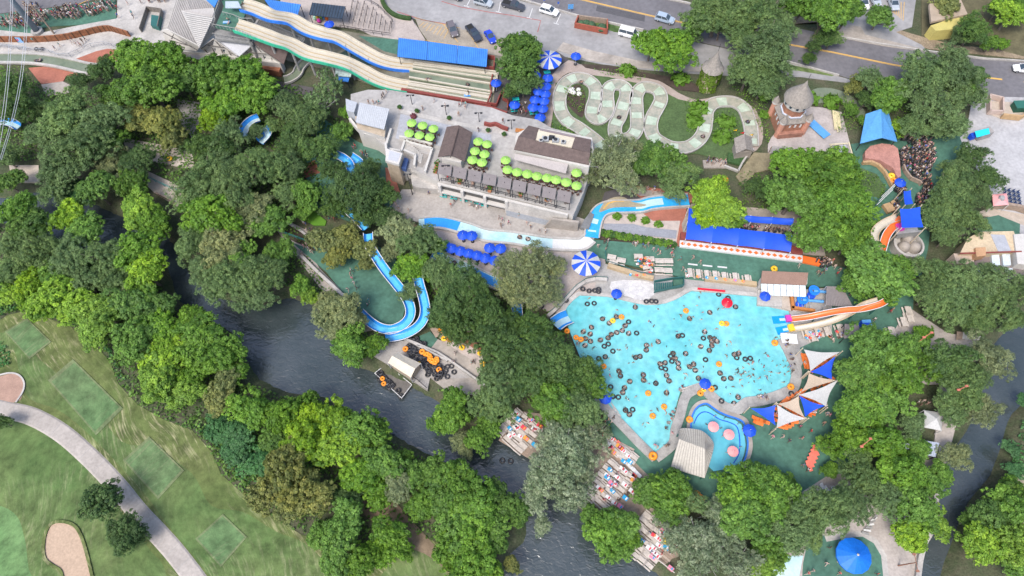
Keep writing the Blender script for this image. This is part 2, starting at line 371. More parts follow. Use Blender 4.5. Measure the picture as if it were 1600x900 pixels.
# ---------------------------------------------------------------- golf course
def golf_mat(name, c1, c2, c3, line=0.0, ang=-50):
    m = M(name, c1, .9, .1, .05, .03, 4, rgb2=c2, fine=.10, spec=.2); N, L, bs = nodes_of(m)
    src = bs.inputs['Base Color'].links[0].from_socket; geo = N.new('ShaderNodeNewGeometry')
    w0 = N.new('ShaderNodeTexNoise'); w0.inputs['Scale'].default_value = .03; w0.inputs['Detail'].default_value = 2
    L.new(geo.outputs['Position'], w0.inputs['Vector'])
    sc1 = N.new('ShaderNodeVectorMath'); sc1.operation = 'SCALE'; sc1.inputs['Scale'].default_value = 15; L.new(w0.outputs['Color'], sc1.inputs[0])
    ad = N.new('ShaderNodeVectorMath'); L.new(geo.outputs['Position'], ad.inputs[0]); L.new(sc1.outputs[0], ad.inputs[1])
    mp = N.new('ShaderNodeMapping'); mp.inputs['Rotation'].default_value = (0,0,math.radians(-ang)); L.new(ad.outputs[0], mp.inputs[0])
    m2 = N.new('ShaderNodeMapping'); m2.inputs['Scale'].default_value = (.22, 1.9, 1); L.new(mp.outputs[0], m2.inputs[0])
    n = N.new('ShaderNodeTexNoise'); n.inputs['Scale'].default_value = 1.0; n.inputs['Detail'].default_value = 3; n.inputs['Roughness'].default_value = .7
    L.new(m2.outputs[0], n.inputs['Vector'])
    r = N.new('ShaderNodeMapRange'); r.inputs[1].default_value = .50; r.inputs[2].default_value = .72; L.new(n.outputs['Fac'], r.inputs[0])
    big = N.new('ShaderNodeTexNoise'); big.inputs['Scale'].default_value = .045; big.inputs['Detail'].default_value = 3; L.new(geo.outputs['Position'], big.inputs['Vector'])
    r2 = N.new('ShaderNodeMapRange'); r2.inputs[1].default_value = .38; r2.inputs[2].default_value = .58; r2.inputs[4].default_value = line; L.new(big.outputs['Fac'], r2.inputs[0])
    mu = N.new('ShaderNodeMath'); mu.operation = 'MULTIPLY'; L.new(r.outputs[0], mu.inputs[0]); L.new(r2.outputs[0], mu.inputs[1])
    mx = N.new('ShaderNodeMix'); mx.data_type = 'RGBA'; mx.inputs[7].default_value = (*c3, 1); L.new(src, mx.inputs[6]); L.new(mu.outputs[0], mx.inputs[0])
    n4 = N.new('ShaderNodeTexNoise'); n4.inputs['Scale'].default_value = .4; n4.inputs['Detail'].default_value = 7; n4.inputs['Roughness'].default_value = .75; L.new(ad.outputs[0], n4.inputs['Vector'])
    r4 = N.new('ShaderNodeMapRange'); r4.inputs[1].default_value = .36; r4.inputs[2].default_value = .64; r4.inputs[3].default_value = .62; r4.inputs[4].default_value = 1.3; L.new(n4.outputs['Fac'], r4.inputs[0])
    s4 = N.new('ShaderNodeVectorMath'); s4.operation = 'SCALE'; L.new(mx.outputs[2], s4.inputs[0]); L.new(r4.outputs[0], s4.inputs['Scale'])
    L.new(s4.outputs[0], bs.inputs['Base Color']); return m
rough_g = golf_mat('rough_grass', (.080,.120,.036), (.135,.155,.056), (.36,.34,.20), 1.0)
fair_g = golf_mat('fairway_grass', (.070,.130,.040), (.125,.165,.060), (.23,.25,.13), .8, -70)
tee_g = golf_mat('tee_grass', (.085,.165,.065), (.12,.18,.08), (.22,.22,.13), .5, 40)
tee_edge = golf_mat('worn_tee_edge', (.12,.165,.075), (.17,.20,.10), (.24,.25,.15), .6, 40)
green_g = golf_mat('putting_green', (.10,.20,.075), (.13,.22,.085), (.14,.22,.10), .3)
sheet('golf_rough', [(-300,480),(-60,520),(0,500),(12,492),(40,486),(75,497),(110,510),(145,535),(172,565),(185,600),(215,632),(255,655),(300,672),(330,705),(345,740),(400,790),(470,835),(520,850),(600,880),(640,830),(690,850),(720,900),(760,1100),(300,1400),(-500,1400),(-500,700)], rough_g)
sheet('golf_fairway', [(-300,640),(-40,640),(20,655),(60,672),(110,705),(150,745),(190,800),(235,860),(262,905),(300,1100),(-200,1200),(-400,900)], fair_g, smooth=4)
sheet('fairway_outer', [(-100,600),(10,545),(30,580),(45,622),(90,640),(130,670),(180,720),(225,770),(270,830),(320,890),(400,1000),(520,1100),(560,960),(490,860),(430,830),(380,800),(330,790),(300,740),(240,700),(190,690),(150,640),(110,600),(60,560),(40,530),(0,520),(-100,560)], fair_g, smooth=4)
sheet('putting_green', [(-200,740),(-40,780),(20,800),(38,840),(45,890),(60,980),(-200,1100)], green_g, smooth=5)
for tee, dz in (([(7,518),(42,497),(80,534),(46,561)], 0), ([(75,594),(114,561),(192,638),(150,680)], 0), ([(192,719),(233,682),(288,735),(247,780)], 0), ([(305,842),(348,803),(386,839),(345,886)], 0)):
    cx = sum(p[0] for p in tee)/4; cy = sum(p[1] for p in tee)/4
    sheet('tee_box_border', tee, tee_edge, z=SHEET[0]+.10); SHEET[0] += .003
    sheet('tee_box', [(cx+(x-cx)*.9, cy+(y-cy)*.9) for x, y in tee], tee_g, z=SHEET[0]+.11)
path = cr(W([(-120,622),(-40,630),(5,640),(48,650),(95,676),(140,715),(180,757),(215,800),(245,832),(275,866),(312,915),(360,985),(420,1100)], .2), 6)
path = [Vector(p) for p in path]
b = MB(); strip(b, path, [(-1.9,-.3),(-1.35,-.01),(-1.3,0),(1.3,0),(1.35,-.01),(1.9,-.3)][::-1], M('path_concrete', (.36,.325,.295), .9, .14, .25, .01, 4)); tag(b.build('cart_path'), kind='structure')
# joints cut across the cart path
b = MB()
for i in range(2, len(path)-2, 3):
    p = path[i]; d = (path[i+1]-path[i-1]).normalized(); nn = Vector((-d.y, d.x, 0)); b.beam(p+nn*1.28+Vector((0,0,.004)), p-nn*1.28+Vector((0,0,.004)), .05, .01, concrete_g)
o = b.build('path_joint'); o['kind'] = 'structure'
sheet('bunker_sand', [(98,816),(115,822),(124,835),(132,858),(140,890),(145,915),(150,960),(120,980),(104,930),(98,893),(85,882),(73,873),(70,855),(74,832),(82,819)], M('bunker_sand', (.42,.31,.225), .95, .08, .3, .04, 1.5), smooth=5)
b = MB(); strip(b, [Vector(p) for p in cr(W([(98,815),(116,821),(126,835),(134,858),(142,890),(147,915),(152,960),(120,982),(102,930),(96,895),(83,884),(71,874),(68,855),(72,832),(81,818)], .12), 5, True)], wallprof(.16, .5), rough_g, True)
tag(b.build('bunker_lip'), kind='structure')
sheet('gravel_pad', [(-40,600),(0,588),(18,584),(30,588),(37,598),(35,612),(25,628),(-40,632)], M('pink_gravel', (.34,.22,.17), .9, .15, .6, .02, 10), smooth=4)
b = MB(); strip(b, [Vector(p) for p in cr(W([(-40,598),(0,586),(18,583),(31,587),(38,598),(36,612),(25,629)], .14), 4)], wallprof(.15, .3), concrete_w); tag(b.build('gravel_pad_kerb'), kind='structure')
sheet('riverside_dirt', [(600,770),(640,810),(668,840),(700,880),(690,900),(650,860),(600,830),(560,790)], M('dirt', (.20,.15,.10), .95, .3, .4, .05, 2), smooth=3)
sheet('small_lawn', [(620,870),(650,860),(690,885),(700,920),(640,980),(590,920)], fair_g, smooth=3)
sheet('dry_dirt', [(1585,735),(1598,725),(1640,700),(1680,800),(1610,830),(1590,780)], M('pale_dirt', (.34,.30,.22), .95, .2, .4), smooth=3)

# ---------------------------------------------------------------- roads and parking
sheet('service_road', [(598,-60),(598,8),(618,20),(650,30),(700,44),(760,60),(830,76),(880,88),(940,100),(1000,108),(1080,115),(1190,121),(1250,120),(1330,130),(1410,160),(1420,150),(1310,119),(1228,96),(1000,47),(900,25),(780,-8),(700,-30),(660,-60)], asphalt_l)
sheet('parking_bays', [(648,26),(700,40),(800,65),(800,85),(780,92),(720,80),(670,66),(655,45)], M('tan_parking', (.30,.265,.22), .85, .2, .3, .01, 5))
sheet('main_road', [(420,-200),(700,-35),(785,-10),(907,23),(1005,46),(1227,95),(1310,117),(1370,136),(1440,150),(1550,151),(1700,156),(1900,170),(1900,110),(1700,102),(1600,96),(1537,92),(1450,81),(1375,69),(1307,57),(1232,41),(1065,4),(960,-20),(800,-60),(600,-200)], asphalt)
sheet('upper_left_road', [(-200,-10),(0,-30),(0,22),(-100,30)]+[], asphalt); sheet('plaza_road', [(-60,24),(0,21),(60,14),(120,6),(160,-4),(200,-30),(-60,-60)], asphalt)
def line(name, pts, w, m, z=.34):
    b = MB(); strip(b, [Vector(p) for p in W(pts, z)], [(w/2,0),(-w/2,0)], m); return tag(b.build(name), kind='structure')
zr = SHEET[0]+.008; SHEET[0] += .012
line('centre_line', [(700,-56),(905,-2),(1025,26),(1215,66),(1300,81),(1392,100),(1450,110)], .28, yellow, zr); line('centre_line', [(702,-54.5),(906,-.4),(1026,27.6),(1216,67.6),(1301,82.6),(1393,101.6),(1450,111.6)], .12, yellow, zr)
line('centre_line', [(1530,120),(1566,124)], .45, yellow, zr); line('centre_line', [(1600,128),(1750,138)], .45, yellow, zr)
sheet('road_patch', [(933,8),(1008,24),(1007,34),(931,17)], M('new_asphalt', (.09,.088,.095), .85, .1, .3), z=zr-.004)
for pts in ([(770,-14),(800,-4),(900,25),(1005,48)], [(1227,97),(1310,119)], [(1035,-2),(1065,4),(1232,41.5)], [(1307,58),(1375,70),(1450,81.5),(1537,93),(1600,97)]):
    b = MB(); strip(b, [Vector(p) for p in W(pts, 0)], wallprof(.5, .35), concrete_w); tag(b.build('road_kerb'), kind='structure')
for pts in ([(690,2),(720,11),(765,19),(800,24),(845,32),(840,50)], [(620,18),(660,31),(700,38)]): line('red_no_parking_line', pts, .2, redpaint, zr)
for x, y, x2, y2 in ((735,-2,729,10),(782,3,779,19),(832,13,827,28),(876,22,869,37)):
    line('bay_line', [(x,y),(x2,y2)], .18, white, zr); line('bay_line', [(x2-4,y2-1.2),(x2+4,y2+1)], .22, white, zr)
for i in range(8): line('yellow_bay_stripe', [(655+i*5.5, 42+i*2.6+R.uniform(-2,2)), (663+i*5.5, 34.5+i*1.6)], .12, yellow, zr)
for pts in ([(648,28),(690,37),(720,44)],[(665,63),(700,68),(760,78)],[(692,37),(716,66)],[(728,44),(748,76)]): line('yellow_bay_line', pts, .12, yellow, zr)
line('yellow_kerb_line', [(100,14),(118,9),(142,-2)], .2, yellow, zr)
sheet('verge_grass', [(905,26),(925,31),(1005,50),(1010,56),(960,50),(930,40),(905,33)], fair_g)
sheet('verge_grass', [(1150,88),(1230,100),(1306,116),(1300,119),(1220,106),(1150,96)], fair_g)
sheet('dirt_bank', [(1232,38),(1240,25),(1320,35),(1330,48),(1400,55),(1450,76),(1600,92),(1700,96),(1700,60),(1600,55),(1560,75),(1500,72),(1450,60),(1400,45),(1330,30)], M('dry_bank', (.24,.19,.13), .95, .3, .35, .04, 3, fine=.25))
sheet('upper_parking', [(1330,-60),(1340,14),(1312,40),(1308,57),(1375,69),(1420,75),(1450,80),(1440,70),(1400,50),(1425,42),(1440,-60)], asphalt_l)
sheet('house_drive', [(1500,22),(1530,26),(1540,0),(1545,-40),(1505,-40)], beige)
sheet('yard_ground', [(1440,-40),(1600,-40),(1800,-40),(1800,90),(1600,88),(1530,70),(1440,55)], M('yard_soil', (.11,.10,.055), .95, .3, .3, .05, 3))
for i in range(6): line('hatch_stripe', [(1388+i*5, 3), (1396+i*3, 20+i*2.4)], .14, yellow, SHEET[0]+.02)
sheet('bank_paving', [(1310,35),(1345,42),(1352,54),(1400,66),(1440,76),(1450,81),(1380,72),(1308,58)], concrete)
# ---------------------------------------------------------------- park paving (each sheet a few millimetres above the last)
sheet('left_walkway', [(-80,40),(0,45),(60,52),(120,40),(183,28),(183,-20),(330,-20),(300,40),(250,70),(225,90),(200,100),(150,100),(130,100),(0,94),(-80,95)], concrete_w)
sheet('left_mat', [(-80,20),(0,22),(60,15),(120,8),(180,-4),(182,29),(130,38),(80,41),(62,44),(58,53),(0,47),(-80,42)], matgreen)
sheet('red_pavement', [(44,106),(80,103),(130,112),(128,116),(104,118),(98,128),(64,131)], redpave)
sheet('red_pavement', [(113,94),(150,80),(168,76),(192,78),(200,92),(150,100),(135,99)], redpave)
sheet('left_lower_walk', [(64,132),(98,127),(110,133),(108,145),(72,150)], concrete)
sheet('queue_plaza', [(435,-30),(598,-30),(602,5),(622,24),(645,30),(665,63),(655,66),(590,60),(560,45),(530,42),(480,35),(440,20)], M('warm_concrete', (.38,.33,.30), .85, .12, .3, .01, 5))
sheet('slide_area_ground', [(380,20),(440,30),(520,45),(620,62),(800,90),(800,170),(600,140),(520,110),(450,95),(400,60)], M('slide_yard_ground', (.17,.16,.12), .9, .35, .4, .03, 3))
sheet('green_slide_bay', [(560,56),(626,62),(624,86),(600,80)], matgreen)
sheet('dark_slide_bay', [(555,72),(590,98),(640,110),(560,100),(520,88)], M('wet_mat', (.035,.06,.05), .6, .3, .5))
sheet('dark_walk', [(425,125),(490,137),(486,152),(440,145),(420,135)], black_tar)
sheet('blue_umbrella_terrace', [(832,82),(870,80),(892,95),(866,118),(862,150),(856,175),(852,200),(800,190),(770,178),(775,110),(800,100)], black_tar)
sheet('chute_garden_path', [(888,94),(905,100),(940,108),(985,118),(1030,126),(1060,145),(1090,156),(1120,150),(1150,152),(1180,170),(1192,200),(1190,225),(1175,238),(1178,215),(1178,190),(1165,172),(1140,163),(1110,164),(1080,165),(1050,150),(1020,134),(980,127),(940,120),(900,112),(880,118),(868,135),(865,165),(860,200),(850,198),(856,150),(862,118)], M('pink_path', (.34,.28,.245), .9, .14, .5, .01, 6), smooth=2)
grassd = M('lawn_grass', (.070,.115,.042), .9, .2, .3, .05, 6, fine=.25)
sheet('chute_garden_lawn', [(868,130),(900,115),(950,120),(1020,135),(1060,155),(1110,166),(1150,165),(1176,190),(1176,235),(1130,250),(1090,240),(1000,240),(930,225),(862,200)], grassd)
sheet('planting_strip', [(908,100),(950,102),(1000,112),(1060,122),(1100,135),(1105,145),(1060,140),(1020,122),(960,114),(915,106)], soil)
sheet('garden_bed', [(888,140),(905,132),(915,150),(912,180),(905,182),(888,165),(884,150)], soil, smooth=3)
sheet('stream_wall_walk', [(880,66),(930,80),(1000,95),(1100,105),(1100,112),(1000,106),(920,94),(870,78)], concrete)
sheet('castle_yard', [(1200,225),(1205,215),(1250,165),(1285,168),(1315,175),(1335,250),(1290,255),(1200,245)], M('castle_paving', (.37,.33,.31), .85, .2, .3, .01, 5))
sheet('tower_stream', [(1270,140),(1300,138),(1330,150),(1352,175),(1345,190),(1325,165),(1295,160),(1270,160)], lazy_m, smooth=3)
sheet('queue_mat', [(1330,225),(1350,222),(1400,200),(1440,210),(1460,215),(1510,205),(1520,250),(1500,290),(1465,310),(1455,345),(1450,390),(1440,430),(1400,440),(1360,430),(1340,380),(1330,280),(1336,250)], matgreen)
sheet('right_plaza', [(1520,150),(1700,155),(1700,390),(1600,370),(1560,330),(1545,290),(1510,240),(1500,215),(1510,205)], M('plaza_concrete', (.38,.375,.38), .85, .12, .2, .01, 5))
sheet('right_sand_walk', [(1520,335),(1545,325),(1600,335),(1700,340),(1700,372),(1600,352),(1560,340)], beige)
sheet('right_mat', [(1525,343),(1560,336),(1594,350),(1593,366),(1530,364)], matgreen)
sheet('thatch_yard', [(1330,270),(1345,262),(1370,272),(1385,295),(1375,310),(1340,300)], grassd)
sheet('west_walk', [(14,258),(60,258),(62,284),(18,286)], beige); sheet('west_walk', [(214,262),(232,268),(302,300),(300,330),(275,322),(240,300),(215,276)], beige)
sheet('west_upper_bank', [(275,155),(315,160),(312,190),(300,215),(280,190)], M('pale_rock', (.33,.31,.29), .9, .3, .4, .05, 2))
sheet('west_mid_bank', [(190,215),(300,235),(305,265),(250,255),(200,240)], M('sandy_rock', (.40,.35,.30), .9, .25, .4, .05, 2))
sheet('mid_left_walk', [(430,335),(450,345),(500,370),(520,395),(490,410),(440,370),(425,350)], concrete)
sheet('mid_left_planting', [(430,338),(480,365),(508,392),(496,398),(450,372)], soil)
sheet('mid_dock_walk', [(440,370),(478,385),(500,420),(530,450),(560,490),(585,515),(560,520),(500,450),(470,410)], concrete)
sheet('green_west_mat', [(455,378),(490,392),(520,385),(580,380),(612,395),(640,440),(634,480),(628,500),(605,512),(585,505),(545,470),(510,425)], matgreen)
sheet('pocket_lawn', [(470,340),(488,328),(510,345),(508,352),(490,352)], M('bright_lawn', (.09,.22,.02), .9, .1, .5))
sheet('green_upper_mat', [(505,185),(560,222),(608,238),(606,290),(625,332),(618,345),(560,350),(500,330),(470,260),(480,220)], matgreen)
sheet('brown_pavers', [(466,262),(492,250),(500,270),(478,278)], redpave)
sheet('stair_pavers', [(612,262),(625,300),(640,345),(665,360),(640,362),(618,330),(604,290),(602,262)], redpave)
sheet('lower_terrace', [(612,322),(628,296),(700,295),(770,310),(900,338),(935,350),(928,375),(900,385),(860,380),(780,365),(690,348),(650,346),(625,338)], M('terrace_concrete', (.34,.315,.29), .85, .14, .25, .01, 5))
sheet('umbrella_terrace', [(678,350),(720,360),(800,380),(870,392),(930,395),(945,400),(948,440),(935,455),(905,460),(880,490),(850,485),(820,450),(760,430),(690,402),(672,385)], M('umbrella_paving', (.36,.315,.29), .85, .14, .3, .01, 5))
sheet('chute_bed_gravel', [(935,335),(1000,330),(1062,330),(1064,372),(1058,385),(940,372)], M('pebble_bed', (.43,.37,.33), .9, .16, 1.0, .02, 8))
sheet('hedge_bed', [(940,360),(1055,378),(1052,386),(938,374)], soil)
sheet('red_plaza', [(1000,330),(1030,322),(1072,322),(1080,385),(1056,384),(1063,345),(1040,345),(1020,345)], redpave)
sheet('red_seating', [(975,292),(990,290),(1075,300),(1100,312),(1070,318),(1000,312)], redpave)
sheet('seat_paving', [(980,293),(1060,303),(1060,309),(1000,306)], concrete)
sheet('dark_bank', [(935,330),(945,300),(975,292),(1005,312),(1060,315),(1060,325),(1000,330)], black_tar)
sheet('tent_paving', [(1065,350),(1080,318),(1130,320),(1240,330),(1280,350),(1290,400),(1240,395),(1070,380)], M('tent_paving', (.30,.26,.22), .85, .2, .6))
sheet('sun_walk_mat', [(925,374),(1058,385),(1275,412),(1340,420),(1430,440),(1425,500),(1370,548),(1240,545),(1232,490),(1300,480),(1300,448),(1180,447),(1070,440),(1060,432),(945,405),(910,396)], matgreen)
sheet('wave_deck', [(930,620),(925,560),(1060,600),(1180,600),(1245,520),(1340,530),(1345,790),(1290,800),(1180,790),(1080,790),(1010,750),(960,690)], matgreen)
sheet('pool_stone_deck', [(935,410),(1070,436),(1180,447),(1300,470),(1300,520),(1240,548),(1232,520),(1183,480),(1060,470),(1000,480),(940,470),(905,462),(930,450)], M('grey_stone_deck', (.33,.32,.305), .85, .2, .35, .02, 4))
sheet('castle_side_bank', [(1178,238),(1210,240),(1215,262),(1180,270),(1160,290),(1150,275)], M('dry_grass_bank', (.22,.19,.12), .95, .3, .6, .05, 4))
sheet('deck_paving', [(800,640),(870,650),(960,690),(1010,740),(1080,790),(1060,870),(1020,880),(985,855),(930,790),(860,740),(790,690)], M('riverside_paving', (.26,.21,.165), .9, .3, .5, .03, 3))
sheet('south_east_paving', [(1220,790),(1290,745),(1340,735),(1400,745),(1460,690),(1470,600),(1400,600),(1395,520),(1420,480),(1480,520),(1535,530),(1490,560),(1500,640),(1480,720),(1455,780),(1430,890),(1420,960),(1210,960)], M('warm_paving', (.38,.34,.31), .85, .16, .3, .01, 5))
sheet('carousel_mat', [(1262,845),(1300,838),(1345,832),(1368,845),(1382,865),(1386,900),(1380,960),(1262,960)], matgreen, smooth=3)
sheet('blue_splash_pad', [(1205,870),(1255,868),(1248,905),(1240,940),(1200,940)], chuteb_m)
line('pale_path_edge', [(1290,842),(1320,836),(1348,834),(1368,846),(1381,868),(1385,905)], .9, concrete_w, SHEET[0]+.006); SHEET[0] += .01
# ---------------------------------------------------------------- pools
GZ = SHEET[0]                                # level of the paving that props stand on
POOL = [(905,460),(948,463),(975,470),(1010,477),(1040,474),(1063,464),(1080,455),(1120,458),(1183,464),(1184,476),(1235,487),(1236,522),(1221,527),(1227,544),(1233,556),(1239,574),(1240,590),(1234,605),(1222,612),(1205,619),(1184,623),(1166,625),(1157,629),(1151,634),(1136,631),(1125,623),(1112,611),(1098,598),(1075,603),(1064,608),(1057,632),(1051,665),(1049,688),(1036,702),(1023,712),(1000,688),(975,660),(955,640),(935,615),(915,580),(895,530),(880,490),(884,482)]
N_, L_n, B_ = nodes_of(pool_m); src = B_.inputs['Base Color'].links[0].from_socket; vo = N_.new('ShaderNodeTexVoronoi'); vo.inputs['Scale'].default_value = .9; vo.feature = 'SMOOTH_F1'; nz = N_.new('ShaderNodeTexNoise'); nz.inputs['Scale'].default_value = .5; nz.inputs['Distortion'].default_value = 2; g2 = N_.new('ShaderNodeNewGeometry'); L_n.new(g2.outputs['Position'], nz.inputs['Vector']); av = N_.new('ShaderNodeVectorMath'); L_n.new(g2.outputs['Position'], av.inputs[0]); L_n.new(nz.outputs['Color'], av.inputs[1]); L_n.new(av.outputs[0], vo.inputs['Vector'])
mr_ = N_.new('ShaderNodeMapRange'); mr_.inputs[1].default_value = .2; mr_.inputs[2].default_value = .8; mr_.inputs[3].default_value = .90; mr_.inputs[4].default_value = 1.16; L_n.new(vo.outputs['Distance'], mr_.inputs[0]); sv = N_.new('ShaderNodeVectorMath'); sv.operation = 'SCALE'; L_n.new(src, sv.inputs[0]); L_n.new(mr_.outputs[0], sv.inputs['Scale']); L_n.new(sv.outputs[0], B_.inputs['Base Color'])  # voronoi brightening paints caustic light into the water colour
PZ = SHEET[0]+.02; SHEET[0] += .03
o = sheet('pool_water', POOL, pool_m, z=PZ, depth=.3)
def coping(name, pts, w, h, m, off=0, n=4, closed=False, z=PZ):
    b = MB(); p = [Vector(q) for q in cr(W(pts, z), n, closed)]
    strip(b, p, [(off-w/2, -.3), (off-w/2, h), (off+w/2, h), (off+w/2, -.3)][::-1], m, closed)
    return tag(b.build(name), kind='structure')
coping('pool_coping', [(1221,529),(1230,545),(1237,560),(1243,574),(1244,590),(1238,607),(1224,615),(1205,622),(1184,627),(1168,629),(1159,635),(1151,640),(1134,637),(1121,628),(1108,616),(1097,604)], 1.9, .22, stone)
coping('pool_coping', [(1097,606),(1080,612),(1070,622),(1062,650),(1055,672),(1052,692),(1038,706),(1024,716)], 1.7, .21, stone)
coping('pool_coping', [(1024,717),(1000,694),(975,668),(950,642),(930,618)], 1.6, .22, stone)
coping('pool_coping', [(1237,486),(1244,500),(1242,520),(1224,526)], 1.4, .2, concrete_g, n=2)
coping('pool_coping', [(903,459),(948,461),(975,467),(1010,474),(1040,471),(1063,461),(1080,452),(1120,455),(1184,461)], .8, .2, concrete_w, n=2)
coping('pool_coping', [(904,459),(890,470),(880,483),(878,491)], .9, .21, concrete_w, n=2)
sheet('pool_corner_deck', [(1222,527),(1238,520),(1250,545),(1258,560),(1246,585),(1238,560)], stone)
# broad steps rising out of the pool
for nm, a, b_, c, d, n in (('pool_step', (1064,607),(1092,598),(1097,608),(1068,620), 4), ('pool_step', (1222,527),(1240,526),(1240,538),(1224,539), 4), ('pool_step', (954,627),(962,637),(972,652),(962,650), 3)):
    for i in range(n):
        q = [(lerp(a[0],d[0],i/n), lerp(a[1],d[1],i/n)), (lerp(b_[0],c[0],i/n), lerp(b_[1],c[1],i/n)), (lerp(b_[0],c[0],(i+.8)/n), lerp(b_[1],c[1],(i+.8)/n)), (lerp(a[0],d[0],(i+.8)/n), lerp(a[1],d[1],(i+.8)/n))]
        sheet(nm, q, concrete_w, z=PZ+.07+.04*i, depth=.3)
KP = [(1082,652),(1087,642),(1093,636),(1103,634),(1112,640),(1122,647),(1136,653),(1150,657),(1159,664),(1163,680),(1165,695),(1162,712),(1156,726),(1140,732),(1115,736),(1098,720),(1085,690),(1080,668)]
sheet('childrens_pool_water', KP, water_mat('childrens_pool_water', (.09,.40,.52), (.16,.52,.60), .12, .05, 1.3, .1, .5), z=PZ+.01, depth=.3)
coping('childrens_pool_coping', [(1079,670),(1080,655),(1085,642),(1093,634),(1104,631.5),(1114,638),(1124,644.5),(1138,650.5),(1152,655),(1162,662),(1166,680),(1168,695),(1165,713),(1158,729)], .28, .3, M('blue_pool_tiles', (.04,.17,.55), .35, .2, 3), n=4)
coping('childrens_pool_wall', [(1076,670),(1078,653),(1083,640),(1092,631),(1105,628.5),(1116,635),(1126,641),(1140,647.5),(1155,652),(1166,660),(1170,680),(1172,697),(1168,715),(1160,731)], .8, .25, concrete, n=4)
for r_ in (.9, .75): pass
b = MB(); strip(b, [Vector(q) for q in cr(W([(1084,662),(1090,650),(1098,644),(1108,645),(1124,655),(1140,660),(1152,668),(1156,690),(1154,710),(1146,724)], PZ+.012), 4)], [(.1,0),(-.1,0)], M('blue_pool_line', (.02,.1,.5), .4, .05)); tag(b.build('pool_floor_line'), kind='structure')

# ---------------------------------------------------------------- water chutes: walls, water and the paler stepped pads
def channel(name, label, pts, w, zw=.35, hw=.55, ww=.28, water=chute_m, wall=concrete_w, n=6, closed=False, cat='water chute', bed=None):
    pw = [Vector(q)+Vector((0,0,GZ)) for q in cr(W(pts), n, closed)]
    t = thing(name, label, cat, tuple(Vector((pw[0].x, pw[0].y, 0))))
    hw_ = w/2
    b = MB(); strip(b, pw, [(-hw_, zw), (0, zw), (hw_, zw)][::-1], water, closed); b.build('water', t)
    for s_ in (-1, 1):
        b = MB(); c = s_*(hw_+ww/2); strip(b, pw, [(c-ww/2, 0), (c-ww/2, hw), (c+ww/2, hw), (c+ww/2, 0)][::-1], wall, closed); b.build('side_wall', t)
    return t, pw
serp = [(948,240),(930,222),(905,203),(885,190),(875,172),(875,150),(884,132),(900,124),(917,127),(929,138),(930,155),(925,172),(925,183),(934,189),(944,183),(949,170),(948,150),(953,138),(965,135),(976,140),(978,152),(973,168),(968,185),(961,198),(961,212),(970,220),(985,217),(994,205),(995,190),(994,172),(994,152),(1002,140),(1015,139),(1028,145),(1032,158),(1026,172),(1019,185),(1016,200),(1020,215),(1034,226),(1052,233),(1074,232),(1090,222),(1099,208),(1102,190),(1104,175),(1115,164),(1132,161),(1148,163),(1161,172),(1168,188),(1172,205),(1173,230)]
ch, pw = channel('serpentine_tube_chute', 'winding concrete tube chute looping through the lawn with pale green pads', serp, 2.7, .22, .45, .22, M('chute_floor', (.22,.25,.20), .2, .2, .8, .03, 1.5, rgb2=(.42,.38,.31), spec=.5))
pad = M('pale_green_pad', (.30,.38,.28), .3, .1, .9, .02, 2, rgb2=(.50,.56,.46), spec=.5)
i = 2; pr_ = random.Random(5)
while i < len(pw)-3:
    L_ = 0; j = i
    while L_ < pr_.uniform(1.3,2.0) and j < len(pw)-2: L_ += (pw[j+1]-pw[j]).length; j += 1
    b = MB(); strip(b, pw[i:j+1], [(-1.1, .27), (1.15, .27)][::-1], pad); b.build('pad', ch); i = j; L_ = 0
    while L_ < pr_.uniform(2.0,3.2) and i < len(pw)-3: L_ += (pw[i+1]-pw[i]).length; i += 1
channel('lazy_river_channel', 'long green channel between concrete walls at the far west road', [(-60,92),(0,93),(50,94),(85,98),(110,103),(140,110),(170,112)], 2.4, .2, .5, .6, lazy_m, cat='water channel')
channel('garden_stream', 'narrow green stream curling below the slide towers', [(518,92),(495,93),(480,98),(470,108),(465,118),(455,125),(445,128)], 1.9, .2, .5, .3, lazy_m, cat='water channel')
# wave river along the terrace and the blue bend east of it
sheetz = SHEET[0]
t, pw = channel('pale_wave_chute', 'long pale water chute running beneath the concrete terrace to the blue bend', [(655,352),(690,350),(730,360),(760,370),(800,374),(850,382),(885,384),(908,384),(922,374)], 2.3, .3, .5, .45, chuteb_m)
b = MB(); strip(b, pw[2:11], [(-1.1, .33), (1.1, .33)][::-1], blueslide); b.build('blue_section', t)
b = MB(); strip(b, pw[32:], [(-1.1, .33), (1.1, .33)][::-1], white); b.build('white_section', t)
bend = [(924,374),(926,360),(930,345),(938,333),(952,327),(975,326),(1000,325),(1015,321),(1040,318),(1075,316)]
t, pw = channel('blue_bend_chute', 'bright blue water chute with a right-angled bend beside the dark bank', bend, 2.7, .45, .7, .3, M('blue_chute_water', (.02,.30,.68), .15, .1, .4, .03, 1.5, rgb2=(.06,.42,.72), spec=.6))
for a, c in ((9, 13), (4, 6), (34, 48)):
    b = MB(); strip(b, pw[a:c], [(-.7, .48), (.9, .48)][::-1], chuteb_m); b.build('foam', t)
sheet('bend_apron', [(936,330),(945,315),(960,308),(975,308),(985,314),(1000,318),(1010,320),(1000,323),(960,324),(942,330)], M('tan_apron', (.32,.28,.20), .4, .2, .4), z=SHEET[0]+.5, depth=.5, smooth=3)
line('apron_stripe', [(943,326),(950,318),(962,314),(975,314)], .3, yellow, SHEET[0]+.52)
t, pw = channel('lower_wave_chute', 'pale water chute passing under the row of blue umbrellas', [(676,398),(690,404),(705,412),(725,420),(745,430),(770,442),(800,452)], 2.2, .3, .5, .35, chuteb_m)
b = MB(); strip(b, pw[1:7], [(-.9, .33), (.9, .33)][::-1], blueslide); b.build('blue_section', t)
